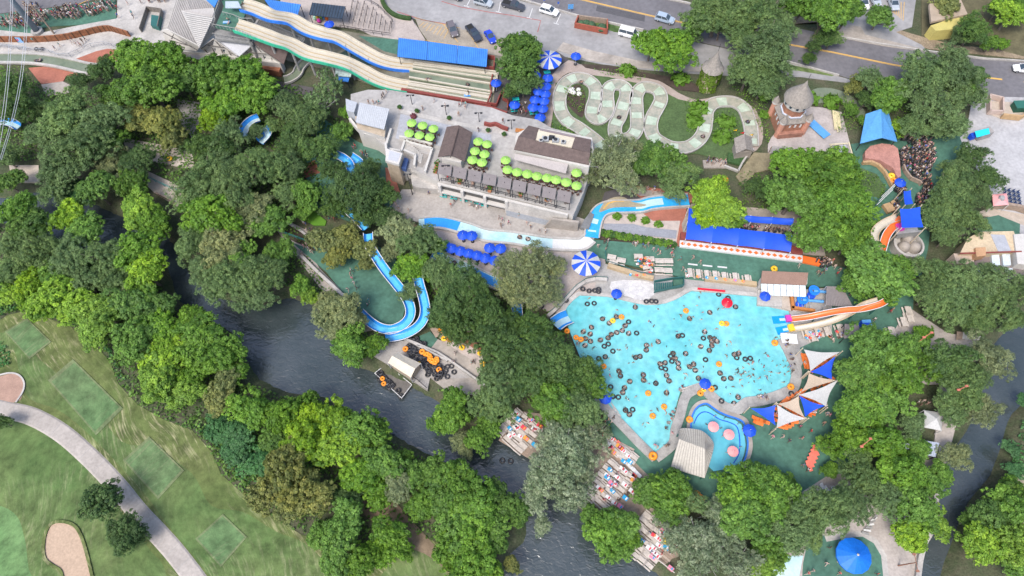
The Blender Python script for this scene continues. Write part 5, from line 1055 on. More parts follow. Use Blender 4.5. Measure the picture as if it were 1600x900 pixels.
wallbox('terracotta_wall', 'curving terracotta wall above the orange tubes on the beach', [(693,508),(702,515),(706,522),(714,530),(735,538),(750,546),(753,550)], .7, .9, redpave)
hut = thing('cream_roofed_hut', 'hut with a cream gabled roof on the river dock', 'hut', tuple(P(632,570)))
b = MB(); pw = [P(606,567,3.0), P(622,551,3.0), P(658,568,3.0), P(642,590,3.0)]; r0, r1 = P(611,556,3.9), P(651,576,3.9)
r0 = (pw[0]+pw[1])/2; r1 = (pw[2]+pw[3])/2; r0.z = r1.z = 4.0
b.add([pw[0],r0,r1,pw[3]], [(3,2,1,0)], M('cream_roof', (.56,.50,.40), .6, .06, .5)); b.add([r0,pw[1],pw[2],r1], [(3,2,1,0)], MATS['cream_roof'])
b.build('roof', hut)
if hut: 
    for c_ in (pw[0],pw[1],pw[2],pw[3]): b = MB(); b.tube([(c_.x*.97+ (r0.x+r1.x)/2*.03,c_.y*.97+(r0.y+r1.y)/2*.03,.2),(c_.x*.97+(r0.x+r1.x)/2*.03,c_.y*.97+(r0.y+r1.y)/2*.03,3.0)], .12, steel, 6); b.build('post', hut)
b = MB(); b.prism([(p.x*.85+(r0.x+r1.x)/2*.15, p.y*.85+(r0.y+r1.y)/2*.15) for p in pw], .2, 2.9, tanwall); b.build('wall', hut)
railing('dock_railing', 'thin railing round the lower end of the river dock', [(645,591),(655,597),(668,609)], 1.0, dark, .2)
raft = thing('tube_raft', 'floating platform loaded with black tubes beside the river dock', 'raft', (*P(608,594,RZ).xy, RZ))
rp = flat([(586,581),(604,566),(643,602),(629,622)], -.9); b = MB(); b.prism(flat([(586,584),(604,570),(644,602),(628,623)], -1.2), -1.9, -1.2, M('raft_deck', (.14,.13,.12), .85, .2, .8)); b.build('deck', raft)
rr_ = W([(586,584),(604,570),(644,602),(628,623),(586,584)], -1.1)
for a, c in zip(rr_, rr_[1:]): b = MB(); b.beam(a+Vector((0,0,.35)), c+Vector((0,0,.35)), .12, .1, white); b.build('rail', raft)
for a, c in zip(rr_, rr_[1:]):
    for k in range(4): p = a.lerp(c, k/4); b = MB(); b.beam(p, p+Vector((0,0,.4)), .08, .08, white); b.build('post', raft)
b = MB(); b.beam(P(697,508,.6), P(676,520,.6), 2.4, .15, wood); tag(b.build('deck_boards'), 'short timber footbridge by the terracotta wall', 'footbridge')
# ---- teal river railings in the west
railing('river_railing', 'teal railing along the pale walk above the river', [(218,272),(245,286),(272,299),(300,306)], 1.1, teal); railing('river_railing', 'teal railing beside the soil bed in the west', [(428,361),(450,369),(480,380),(493,391),(505,395)], 1.1, teal)
wallbox('white_river_wall', 'curving white wall edging the green mat by the river', [(472,402),(495,425),(520,448),(535,462),(560,478)], .7, .6, concrete_w)
wallbox('pale_kerb', 'pale diagonal kerb beside the dark planting in the west', [(433,340),(470,362),(510,392)], .4, .4, concrete_w)
# far-left timber
wallbox('brown_river_fence', 'brown timber fence at the edge of the western river walk', [(247,305),(262,312),(275,320)], .8, .3, wood, 'fence')
# ---- tower platform by the domes
pl = thing('slide_platform', 'raised grey platform under a square blue shade beside the domes', 'platform', tuple(P(1415,360)))
b = MB(); b.prism(flat([(1400,340),(1425,335),(1436,362),(1400,366)], 5), 4.7, 5, concrete_g); b.build('deck', pl)
for x, y in ((1402,342),(1424,338),(1434,360),(1402,364)): b = MB(); p = P(x,y,4.8); b.tube([(p.x,p.y,0),(p.x,p.y,4.8)], .18, wood, 6); b.build('post', pl)
b = MB(); b.beam(P(1402,367,3.6), P(1437,365,3.6), .3, 2.0, concrete_g); b.build('front_panel', pl)
b = MB(); b.beam(P(1400,342,5.2), P(1407,346,5.2), 1.6, .5, orange); b.build('orange_start', pl)
b = MB(); b.beam(P(1403,356,5.2), P(1410,354,5.2), 1.6, .5, magenta); b.build('magenta_start', pl)
def sail(name, label, pts, m, cat='shade sail', group=None, sag=.18, posts=True, drop=.5):
    pw = [P(*p) for p in pts]; c = sum(pw, Vector())/len(pw); t = thing(name, label, cat, (c.x,c.y,GZ), group)
    b = MB(); K = 8; n = len(pw); rim = []
    for i in range(n):
        a, e_ = pw[i], pw[(i+1)%n]
        for k in range(K):
            u = k/K; p = a.lerp(e_, u); p = p.lerp(c, sag*math.sin(math.pi*u)); p.z -= .2*math.sin(math.pi*u); rim.append(p)
    N_ = len(rim); vs = list(rim)+[r_.lerp(c, .5)+Vector((0,0,-drop*.35)) for r_ in rim]+[c+Vector((0,0,-drop*.5))]
    fs = [(i,(i+1)%N_,N_+(i+1)%N_,N_+i) for i in range(N_)]+[(N_+i,N_+(i+1)%N_,2*N_) for i in range(N_)]
    nrm = (pw[1]-pw[0]).cross(pw[2]-pw[0]).z
    if nrm < 0: fs = [f[::-1] for f in fs]
    b.add(vs, fs, m); b.build('canvas', t, True)
    if posts:
        for p in pw: q = p+(p-c).normalized()*.3; b = MB(); b.tube([(q.x,q.y,GZ),(q.x,q.y,p.z+.3)], .1, M('cream_post', (.55,.46,.34), .6, .1), 6); b.build('mast', t)
    return t
sail('square_shade', 'square royal blue shade over the slide tower by the domes', [(1406,326,8),(1438,323,8),(1443,355,8),(1409,356,8)], blueS, 'shade', sag=.06)
sail('square_shade', 'small narrow royal blue shade over the queue bridge', [(1412,298,4.6),(1423,297,4.6),(1427,318,4.6),(1414,320,4.6)], blueS, 'shade', sag=.05)
# domes
dm = thing('dome_tank', 'round tank holding three pale domes beside the slide tower', 'tank', tuple(P(1412,388)))
c = P(1412,390); b = MB(); b.lathe([(2.9,0),(2.9,2.2),(2.5,2.3),(2.45,1.2),(0,1.2)], concrete_w, 24, (c.x,c.y,0)); b.build('tank', dm)
for dx, dy in ((.3,1.2),(-.95,-.35),(1.05,-.6)):
    b = MB(); b.lathe([(1.18,1.2),(1.15,1.9),(.95,2.5),(.6,2.85),(.1,3.0),(0,3.0)], concrete, 14, (c.x+dx,c.y+dy,0)); b.build('dome', dm, True)
# green stairs at the slide tower
gs = thing('queue_stairs', 'green stairs with white rails leading up beside the blue parasol', 'stairs', tuple(P(1385,300)))
a0, a1 = P(1397,292,2.2), P(1372,316,1.2)
for k in range(14): p = a0.lerp(a1, k/13); b = MB(); b.beam(p+Vector((-.7,-.9,0)), p+Vector((.7,.9,0)), .28, .12, matgreen); b.build('step', gs)
for s_ in (-1,0,1): b = MB(); o_ = Vector((.75*s_,.95*s_,.5)); b.beam(a0+o_, a1+o_, .1, .1, white); b.build('handrail', gs)
wallbox('boardwalk', 'curved wooden boardwalk rail round the green bed above the big tree', [(1345,258),(1358,257),(1370,262),(1380,273),(1388,288),(1392,296)], .9, .5, woodl)
sheet('salmon_rock', [(1352,236),(1360,228),(1378,224),(1395,226),(1403,232),(1406,250),(1408,275),(1403,278),(1395,262),(1375,250),(1358,248),(1352,246)], M('salmon_rock', (.40,.20,.165), .9, .2, .9, .08, 3, fine=.25), z=GZ+1.2, depth=1.6)
wallbox('brown_rock_fence', 'dark timber fence dividing the crowded queue', [(1408,262),(1412,272),(1420,282),(1434,288),(1436,292)], 1.0, .3, wood, 'fence')
wallbox('cream_ramp_wall', 'curving cream ramp wall under the slide tower', [(1380,330),(1392,326),(1398,322)], .8, 2.0, woodl)
b = MB(); wallbox('timber_ramp', 'tan timber ramp wedge beside the orange slide', [(1350,376),(1360,380),(1362,388)], 1.2, 1.6, woodl, 'ramp')
# ---- right edge buildings
rp_ = thing('stepped_roof_building', 'pale building with skylights and brown roofs at the right edge', 'building', tuple(P(1560,400)))
b = MB(); b.prism(flat([(1512,372),(1532,362),(1584,361),(1594,392),(1548,396),(1500,396)], 4), 0, 4, M('yellowish_roof', (.50,.40,.27), .8, .18, .3)); b.build('main_roof', rp_)
b = MB(); b.prism(flat([(1548,366),(1570,367),(1580,392),(1560,393)], 4.1), 3.9, 4.08, M('grey_patch', (.36,.37,.40), .6, .1)); b.build('roof_panel', rp_)
b = MB(); b.prism(flat([(1490,396),(1522,397),(1522,412),(1495,412)], 3.2), 0, 3.2, M('pink_flat_roof', (.46,.36,.29), .8, .1, .4)); b.build('wing_roof', rp_)
b = MB(); b.prism(flat([(1524,387),(1540,386),(1541,399),(1526,401)], 4.6), 3, 4.6, M('orange_flat_roof', (.46,.27,.15), .8, .1, .4)); b.build('small_roof', rp_)
b = MB(); b.prism(flat([(1515,412),(1548,396),(1700,396),(1700,450),(1590,448),(1540,425)], 2.6), 0, 2.6, M('mauve_flat_roof', (.21,.17,.165), .85, .1, .4)); b.build('brown_roof', rp_)
for x in (1549,1566,1583): b = MB(); b.prism(flat([(x,397),(x+12,397),(x+14,414),(x+2,415)], 3.2), 2.5, 3.2, M('skylight')); b.build('skylight', rp_)
for x in (1520,1545,1570): b = MB(); b.prism(flat([(x,418),(x+12,419),(x+13,427),(x+1,426)], 3.0), 2.5, 3.0, M('skylight')); b.build('skylight', rp_)
b = MB(); b.beam(P(1500,396,4.4), P(1596,393,4.4), .25, .2, redwood); b.build('red_gutter', rp_)
b = MB(); b.prism(flat([(1584,366),(1650,362),(1650,420),(1590,412)], 4.4), 0, 4.4, stucco); b.build('white_block', rp_)
wallbox('dark_retaining_wall', 'dark timber retaining wall curving below the pink tent', [(1547,326),(1565,326),(1585,329),(1600,334),(1640,350)], 1.6, .6, wood)
pt = thing('pink_tent', 'small pink square tent beside rows of navy chairs', 'tent', tuple(P(1562,312)))
c = [P(x,y,2.6) for x, y in ((1550,304),(1573,302),(1576,320),(1552,322))]; ap = sum(c, Vector())/4+Vector((0,0,.7))
for i in range(4): b = MB(); b.add([c[i], c[(i+1)%4], ap], [(2,1,0)], pinkC); b.build('canvas_side', pt)
for p in c: b = MB(); b.tube([(p.x,p.y,GZ),(p.x,p.y,2.6)], .07, white, 6); b.build('post', pt)
b = MB(); b.lathe([(0,2.9),(.7,2.95),(.5,3.5),(0,3.6)], M('grey_vent', (.3,.3,.3), .8, .1), 6, (ap.x,ap.y,0)); b.build('top_vent', pt)
wallbox('trash_enclosure', 'pale walled enclosure divided in two by the parking lot', [(1541,155),(1541,180),(1561,181),(1561,160),(1541,155)], 1.4, .3, M('enclosure_wall', (.46,.36,.31), .85, .1), 'enclosure')
wallbox('timber_enclosure', 'tan timber gate enclosure with a green container', [(1561,186),(1590,189),(1600,182),(1600,160)], 1.4, .4, woodl, 'enclosure')
sheet('enclosure_floor', [(1545,158),(1600,160),(1600,186),(1562,184),(1545,178)], beige)
b = MB(); c = P(1588,172); gb = thing('green_dumpster', 'dark green waste container behind the tan timber gate', 'container', tuple(c)); b.box((c.x,c.y,1.0), (2.6,2.0,1.4), M('bin_green', (.02,.09,.06), .6, .15)); b.build('body', gb); b = MB(); b.box((c.x,c.y+.1,1.76), (2.7,2.1,.1), M('bin_lid', (.03,.13,.10), .5, .1)); b.build('lid', gb)
c = P(1530,212); tk = thing('turquoise_stall', 'small stall under a bright turquoise awning at the lot edge', 'stall', tuple(c))
b = MB(); b.box((c.x,c.y-.5,GZ+1.0), (3.2,1.6,1.7), M('stall_grey', (.30,.28,.27), .8, .15), .3); b.build('body', tk)
b = MB(); b.add([P(1523,205,2.9),P(1545,200,2.9),P(1547,209,2.4),P(1526,215,2.4)], [(3,2,1,0)], M('turquoise_cloth', (.02,.50,.62), .5, .05)); b.add([P(1523,205,2.85),P(1545,200,2.85),P(1547,209,2.35),P(1526,215,2.35)], [(0,1,2,3)], MATS['turquoise_cloth']); b.build('awning', tk)
b = MB(); b.box(P(1519,213,1.3), (1.1,1.0,1.2), blueS, .3); b.build('blue_box', tk)
# yellow house top right
yh = thing('yellow_house', 'small yellow-walled house with a pale roof behind the road trees', 'house', tuple(P(1480,45)))
b = MB(); b.prism(flat([(1454,40),(1500,24),(1512,24),(1496,45),(1462,48)], 3), 0, 3.0, M('yellow_render', (.48,.42,.14), .85, .1, .6)); b.build('wall', yh)
b = MB(); b.prism(flat([(1452,6),(1500,-4),(1512,22),(1455,34)], 3.6), 3, 3.6, M('tan_shingle', (.36,.29,.22), .9, .15, .8)); b.build('roof', yh)
b = MB(); b.box(P(1474,44,1.4), (2.2,.3,1.6), M('white_garage', (.6,.6,.6), .6, .05)); b.build('door', yh)
# steps & white tents by the right river
ws = thing('white_stairs', 'white slatted stairs leading down to the right-hand river', 'stairs', tuple(P(1510,527)))
for k in range(9): b = MB(); b.beam(P(1496+k*1.9,518+k*.2,.9), P(1495+k*1.9,531-k*.3,.9), .18, .12, wood if k < 5 else white); b.build('step', ws)
b = MB(); b.add([P(1507,519,1),P(1535,526,.6),P(1528,531,.6),P(1508,531,1)], [(3,2,1,0)], stucco); b.build('landing', ws)
wt = thing('white_square_tent', 'square white peaked tent by the right-hand river', 'tent', tuple(P(1457,657)))
c = [P(x,y,2.6) for x, y in ((1444,641),(1473,645),(1471,673),(1444,668))]; ap = sum(c, Vector())/4+Vector((0,0,1.1))
for i in range(4): b = MB(); b.add([c[i], c[(i+1)%4], ap], [(2,1,0)], whiteC); b.build('canvas_side', wt)
for p in c: b = MB(); b.tube([(p.x,p.y,GZ),(p.x,p.y,2.6)], .07, white, 6); b.build('post', wt)
for (q, lab) in (([(1438,687),(1467,692),(1461,714),(1436,708)], 'pale blue-grey flat roof jutting over the right-hand river'),([(1400,690),(1425,694),(1428,702),(1399,700)], 'narrow pale roof half hidden by trees near the river')):
    canopy_flat('river_shelter', lab, q, 2.8, M('bluegrey_roof', (.38,.42,.50), .5, .08, .5), 'shelter', 8, group='pale shelters by the right river')
wallbox('pale_river_wall', 'pale retaining wall along the left bank of the right river', [(1467,700),(1461,745),(1458,790),(1452,830),(1440,850),(1434,875),(1428,920)], .7, .8, concrete_w)
# carousel-like round tent
rt = thing('round_blue_tent', 'large round bright blue tent on the green mat at the bottom', 'tent', tuple(P(1335,872)))
c = P(1335,868,3); N_ = 14
blt = M('bright_blue_canvas', (.01,.16,.66), .5, .07, .5, tr=.1)
for k in range(N_):
    a, e_ = 2*math.pi*k/N_, 2*math.pi*(k+1)/N_; b = MB(); r_ = 2.75
    A_ = Vector((c.x+r_*math.cos(a), c.y+r_*math.sin(a), 2.8)); E_ = Vector((c.x+r_*math.cos(e_), c.y+r_*math.sin(e_), 2.8)); M1, M2 = A_.lerp(Vector((c.x,c.y,4.3)), .55), E_.lerp(Vector((c.x,c.y,4.3)), .55)
    b.add([A_, E_, M2, M1, Vector((c.x,c.y,4.4)), A_-Vector((0,0,.35)), E_-Vector((0,0,.35))], [(0,1,2,3),(3,2,4),(5,6,1,0)], blt); b.build('canvas_panel', rt)
b = MB(); b.lathe([(0,4.6),(.2,4.4),(0,4.3)], cream, 8, (c.x,c.y,0)); b.build('finial', rt); b = MB(); b.tube([(c.x,c.y,0),(c.x,c.y,4.4)], .12, white, 8); b.build('centre_pole', rt)
# footbridge / steps at SE
se = thing('striped_steps', 'pale steps crossed by dark treads south of the grey-green trees', 'stairs', tuple(P(1358,818)))
for k in range(7): b = MB(); b.beam(P(1346+k*3,831-k*3.4,.5), P(1358+k*2.4,835-k*5.4,.5), .3, .25, white if k%2 else concrete_g); b.build('step', se)
# planter box building lower left of pool: brick planter & utility enclosure by road
ue = thing('brick_planter', 'red brick enclosure with bushes beside the service road', 'enclosure', tuple(P(922,50)))
for a, c in (((898,44),(948,54)),((898,44),(903,32)),((948,54),(948,38)),((903,32),(948,38))):
    b = MB(); b.beam(P(*a)+Vector((0,0,.6+GZ)), P(*c)+Vector((0,0,.6+GZ)), .3, 1.5, M('red_brick', (.30,.085,.055), .85, .2, 1.5) if a[1] > 40 else wood); b.build('wall_section', ue)
for x, y, r_ in ((908,38,1.0),(916,38,1.2),(924,40,1.1),(940,44,1.3)):
    c = P(x,y,.8); b = MB(); b.lathe([(0,1.9),(r_*.6,1.6),(r_,1.0),(r_*.8,.4)], M('box_bush', (.05,.10,.05), .9, .4, 2, .2, 3), 9, (c.x,c.y,0)); b.build('bush', ue)
# power pylon and leaning pole at far left
po = thing('steel_pylon', 'thick grey-blue steel power pole rising over the top left crowd', 'pole', tuple(P(60,51)))
p = P(60,51); b = MB(); b.tube([p, p+Vector((0,0,24))], [.75,.4], M('pylon_steel', (.20,.25,.30), .6, .12, .4), 12); b.build('shaft', po, True)
b = MB(); b.lathe([(1.4,0),(1.4,.5+GZ),(.8,.6+GZ)], concrete_g, 12, tuple(p)); b.build('footing', po)
b = MB(); b.beam(p+Vector((-3,0,23)), p+Vector((3,0,23)), .3, .3, steel); b.build('crossarm', po)
wp = thing('timber_pole', 'thinner grey utility pole next to the steel pylon', 'pole', tuple(P(85,53))); p = P(85,53); b = MB(); b.tube([p, p+Vector((0,0,9))], [.22,.16], wood, 8); b.build('shaft', wp)
b = MB(); b.beam(p+Vector((-1,0,8.6)), p+Vector((1,0,8.6)), .15, .15, wood); b.build('crossarm', wp)
for i, (a, c, z0, z1) in enumerate((((17,-8),(-30,330),23,14),((20,-8),(-26,340),23,14),((44,-10),(2,250),22,14),((41,-10),(-4,260),22,14))):
    p, q = P(*a,z0), P(*c,z1); pts = [p.lerp(q, k/10)-Vector((0,0,2*math.sin(math.pi*k/10))) for k in range(11)]; b = MB(); b.tube(pts, .05, M('cable_grey', (.55,.56,.58), .4, .05), 4); tag(b.build('power_cable'), f'{ordinal(i+1)} overhead cable crossing the trees from the steel pylon', 'cable', 'overhead cables at the far left')
for i, (x, y) in enumerate(((830,3),(850,5),(872,10),(891,16),(1308,117))):
    if i < 4: p = P(x,y+4); b = MB(); t = thing('parking_sign', f'{ordinal(i+1)} small blue parking sign from the west on the road kerb', 'sign', tuple(p), 'parking signs on the kerb'); b.beam(p, p+Vector((0,0,1.8)), .07, .07, steel); b.build('post', t); b = MB(); b.box(p+Vector((0,-.05,1.9)), (.45 if i < 3 else 1.3,.05,.6 if i < 3 else 1.4), blueP if i == 3 else M('sign_blue', (.05,.12,.45), .5, .1)); b.build('panel', t)
# ================================================================ props
LM = [('the sand bunker',105,855),('the gravel pad',15,605),('the tube raft',615,595),('the cream roofed hut',632,568),('the castle tower',1240,190),('the ivy tower',1105,125),('the round blue tent',1335,868),('the white square tent',1458,657),('the dome tank',1412,388),
      ('the red pool parasol',1131,472),('the pool pavilion',1080,705),('the brown gabled pavilion',710,225),('the blue metal shelter',692,82),('the steel pylon',50,30),('the poolside striped parasol',916,408),('the pink tent',1563,312),('the yellow house',1480,35),('the stair tower',616,245),('the pale blue gabled roof',1372,200),('the slide tower building',330,60),
      ('the top left corner',0,0),('the bottom left corner',0,900),('the bottom right corner',1600,900),('the top right corner',1600,0),('the brick planter',922,48),('the white river stairs',1515,526),('the wooden river deck',965,760),('the lower river deck',1045,830),('the river bend',480,520)]
def wpos(x, y, z=GZ): return tuple(P(x, y, z))
LEVEL = TZ                                                   # the raised plaza
plaza_px = [(548,147),(612,141),(768,168),(862,200),(925,216),(932,240),(895,338),(760,300),(640,262),(606,240),(562,198)]
# ---- parasols
def parasol_kind(name, label, cat, r, h, m, n=8, rise=.55, mats=None, pole=white, legs=False):
    t = thing(name, label, cat); 
    prof = [(r*1.0, h-.12), (r, h), (r*.55, h+rise*.62), (r*.08, h+rise), (0, h+rise)]
    b = MB()
    if mats:
        b.lathe(prof, m, n, mats=mats)
        o = b.build('canopy', None); o.parent = t
    else:
        b.lathe(prof, m, n); o = b.build('canopy', None); o.parent = t
        b = MB()
        for k in range(n): a = 2*math.pi*k/n; b.beam((math.cos(a)*r, math.sin(a)*r, h+.02), (math.cos(a)*r*.08, math.sin(a)*r*.08, h+rise+.03), .04, .04, m)
        q = b.build('rib', None); q.parent = o; q['kind'] = 'stuff'
    b = MB(); b.tube([(0,0,0),(0,0,h+rise+.15)], .05, pole, 6); o = b.build('pole', None); o.parent = t
    b = MB(); b.lathe([(.35,0),(.35,.1),(0,.12)], dark, 8); o = b.build('base', None); o.parent = t
    return make_kind(t)
lime_k = parasol_kind('lime_parasol', 'lime parasol', 'parasol', 1.08, 2.3, lime)
blue_k = parasol_kind('blue_parasol', 'blue parasol', 'parasol', 1.12, 2.3, blueS)
red_k = parasol_kind('red_parasol', 'bright red round parasol standing in the pool among swimmers', 'parasol', 1.05, 2.0, redC, 16, .5)
pink_k = parasol_kind('pink_parasol', 'pink', 'parasol', .95, 1.8, pinkC, 16, .25)
yel_k = parasol_kind('yellow_parasol', 'bright yellow parasol over the lower wooden river deck', 'parasol', .62, 2.0, M('yellow_canvas', (.80,.55,.02), .5, .05, 1))
sp = []
for k in range(14): sp.append(blueS if k % 2 else whiteC)
strip_k = parasol_kind('striped_parasol', 'striped', 'parasol', 3.0, 2.8, blueS, 14, 1.0, sp)
# ---- cafe table and chairs
ct_ = thing('cafe_table', 'round dark cafe table', 'table'); b = MB(); b.lathe([(0,.70),(.48,.70),(.5,.75),(0,.76)], M('table_brown', (.10,.06,.045), .6, .2, 2), 12); o = b.build('table_top', None); o.parent = ct_
b = MB(); b.tube([(0,0,0),(0,0,.7)], .05, dark, 6); b.lathe([(.3,0),(.28,.06),(0,.07)], dark, 8); o = b.build('leg', None); o.parent = ct_; ct_k = make_kind(ct_)
def chair_kind(name, m):
    t = thing(name, 'chair', 'chair'); b = MB(); b.box((0,0,.44), (.48,.46,.07), m); o = b.build('seat', None); o.parent = t
    b = MB(); b.box((0,.24,.72), (.46,.06,.5), m); o = b.build('backrest', None); o.parent = t
    for sx in (-1,1):
        for sy in (-1,1): b = MB(); b.box((.2*sx,.2*sy,.21), (.05,.05,.42), m); o = b.build('leg', None); o.parent = t
    return make_kind(t)
brown_ch = chair_kind('cafe_chair', M('chair_brown', (.11,.055,.045), .6, .2, 2)); navy_ch = chair_kind('stacking_chair', M('chair_navy', (.03,.05,.12), .5, .2, 2))
teal_t = thing('teal_table', 'teal table', 'table'); b = MB()
for k in range(4): b = MB(); b.box((0,-.36+k*.24,.74), (1.7,.2,.05), tealb); o = b.build('slat', None); o.parent = teal_t
for s_ in (-1,1): b = MB(); b.box((0,s_*.75,.44), (1.7,.28,.05), tealb); o = b.build('bench', None); o.parent = teal_t
for s_ in (-1,1): b = MB(); b.box((s_*.6,0,.36), (.08,1.5,.08), tealr); b.box((s_*.6,0,.2), (.08,.5,.4), tealr); o = b.build('leg', None); o.parent = teal_t
teal_k = make_kind(teal_t)
# ---- wooden picnic table
pt_ = thing('picnic_table', 'picnic table', 'picnic table')
for k in range(4): b = MB(); b.box((0,-.33+k*.22,.74), (1.9,.2,.05), M('table_planks', (.50,.45,.40), .8, .2, 2)); o = b.build('plank', None); o.parent = pt_
for s_ in (-1,1): b = MB(); b.box((0,s_*.78,.44), (1.9,.28,.05), M('table_planks')); o = b.build('bench', None); o.parent = pt_
for s_ in (-1,1): b = MB(); b.beam((s_*.7,-.75,0), (s_*.7,.2,.72), .08, .08, wood); b.beam((s_*.7,.75,0), (s_*.7,-.2,.72), .08, .08, wood); b.box((s_*.7,0,.4), (.07,1.6,.08), wood); o = b.build('leg', None); o.parent = pt_
pic_k = make_kind(pt_)
# ---- lounger
def lounger_kind(name, m, fr):
    t = thing(name, 'lounger', 'lounger'); b = MB(); b.box((0,-.25,.34), (.62,1.25,.07), m); o = b.build('seat', None); o.parent = t
    b = MB(); b.beam((0,.38,.36), (0,.98,.66), .62, .07, m); o = b.build('backrest', None); o.parent = t
    for sx in (-1,1):
        for y in (-.75,.35): b = MB(); b.box((.27*sx,y,.15), (.06,.06,.3), fr); o = b.build('leg', None); o.parent = t
    return make_kind(t)
or_l = lounger_kind('orange_lounger', M('orange_sling', (.78,.19,.04), .6, .1, 2), white); wh_l = lounger_kind('white_lounger', M('white_sling', (.62,.62,.62), .6, .1, 2), white); co_l = lounger_kind('coral_lounger', M('coral_sling', (.72,.17,.12), .6, .1, 2), white)
# ---- tubes
def torus(r, rr, m, n=14, k=7):
    b = MB(); vs = []; fs = []
    for i in range(n):
        a = 2*math.pi*i/n
        for j in range(k):
            c = 2*math.pi*j/k; vs.append(((r+rr*math.cos(c))*math.cos(a), (r+rr*math.cos(c))*math.sin(a), rr+rr*math.sin(c)))
    fs = [(i*k+j, ((i+1)%n)*k+j, ((i+1)%n)*k+(j+1)%k, i*k+(j+1)%k) for i in range(n) for j in range(k)]
    b.add(vs, fs, m); return b
bt_k = torus(.38, .155, blackT).build('black_tube', smooth=True); ot_k = torus(.30, .20, orangeT).build('orange_tube', smooth=True); yt_k = torus(.30, .20, yellowT).build('yellow_tube', smooth=True)
for o in (bt_k, ot_k, yt_k): o['_used'] = 0; KID[o.name] = []
TUB = []
def tube(x, y, z=PZ-.10, kind=None, where='floating in the pool', s_=1.0, rz=None):
    k = kind or bt_k; o = place(k, wpos(x, y, z), R.uniform(0,6), s_); c = {bt_k.name:'black', ot_k.name:'orange', yt_k.name:'yellow'}[k.name]
    o['category'] = 'inner tube'; o['group'] = f'{c} tubes {where}'; TUB.append((o, x, y, f'{c} tube {where}')); return o

# ---- people -------------------------------------------------------------
def person_mesh(name, joints, sub=1):
    """joints: name -> (pos, radius, parent, zone). zone: 0 skin 1 top 2 bottom 3 hair"""
    names = list(joints); idx = {n: i for i, n in enumerate(names)}
    me = bpy.data.meshes.new(name); me.from_pydata([joints[n][0] for n in names], [(idx[n], idx[joints[n][2]]) for n in names if joints[n][2]], [])
    o = bpy.data.objects.new(name, me); COL.objects.link(o); sm = o.modifiers.new('s', 'SKIN'); sm.use_smooth_shade = True
    for i, n in enumerate(names):
        r_ = joints[n][1]; me.skin_vertices[0].data[i].radius = r_ if isinstance(r_, tuple) else (r_, r_); me.skin_vertices[0].data[i].use_root = (n == 'pelvis')
    if sub: ss = o.modifiers.new('u', 'SUBSURF'); ss.levels = sub; ss.render_levels = sub
    dg = bpy.context.evaluated_depsgraph_get(); em = bpy.data.meshes.new_from_object(o.evaluated_get(dg)); bpy.data.objects.remove(o)
    for m in (PEO['skin'][0], PEO['top'][0], PEO['bot'][0], PEO['hair'][0]): em.materials.append(m)
    pts = [(Vector(joints[n][0]), Vector(joints[joints[n][2]][0]) if joints[n][2] else Vector(joints[n][0]), joints[n][3]) for n in names]; hp = Vector(joints['head'][0]); hf = joints['head'][4]
    for f in em.polygons:
        c = f.center; best = 9; z = 0
        for a, q, zn in pts:
            d = q-a; t_ = 0 if d.length < 1e-6 else max(0, min(1, (c-a).dot(d)/d.length_squared)); dist = (c-(a+d*t_)).length
            if dist < best: best = dist; z = zn
        if z == 4:                                         # head: hair on top and at the back, face at the front
            v = (c-hp); z = 3 if v.dot(Vector((0,0,1))) > .03 or v.dot(hf) < -.02 else 0
        f.material_index = z; f.use_smooth = True
    em.name = name; return em
def pm(nm, c, v=.08): return M(nm, c, .6, v, 3)
PEO = {'skin': [pm('skin_light', (.40,.275,.22)), pm('skin_tan', (.30,.20,.15)), pm('skin_brown', (.13,.085,.065)), pm('skin_fair', (.50,.38,.32))],
       'top': [pm('cloth_white', (.68,.68,.68)), pm('cloth_black', (.02,.02,.025)), pm('cloth_red', (.55,.03,.05)), pm('cloth_blue', (.04,.13,.45)), pm('cloth_pink', (.65,.15,.28)), pm('cloth_grey', (.22,.22,.24)), pm('cloth_teal', (.03,.35,.35)), pm('cloth_navy', (.02,.035,.09))],
       'bot': [pm('shorts_black', (.02,.02,.025)), pm('shorts_navy', (.025,.04,.12)), pm('shorts_red', (.45,.03,.05)), pm('shorts_blue', (.04,.15,.5)), pm('shorts_khaki', (.35,.28,.18))],
       'hair': [pm('hair_dark', (.018,.012,.01)), pm('hair_brown', (.09,.045,.02)), pm('hair_blond', (.35,.24,.11))]}
F_ = Vector((0,-1,0))
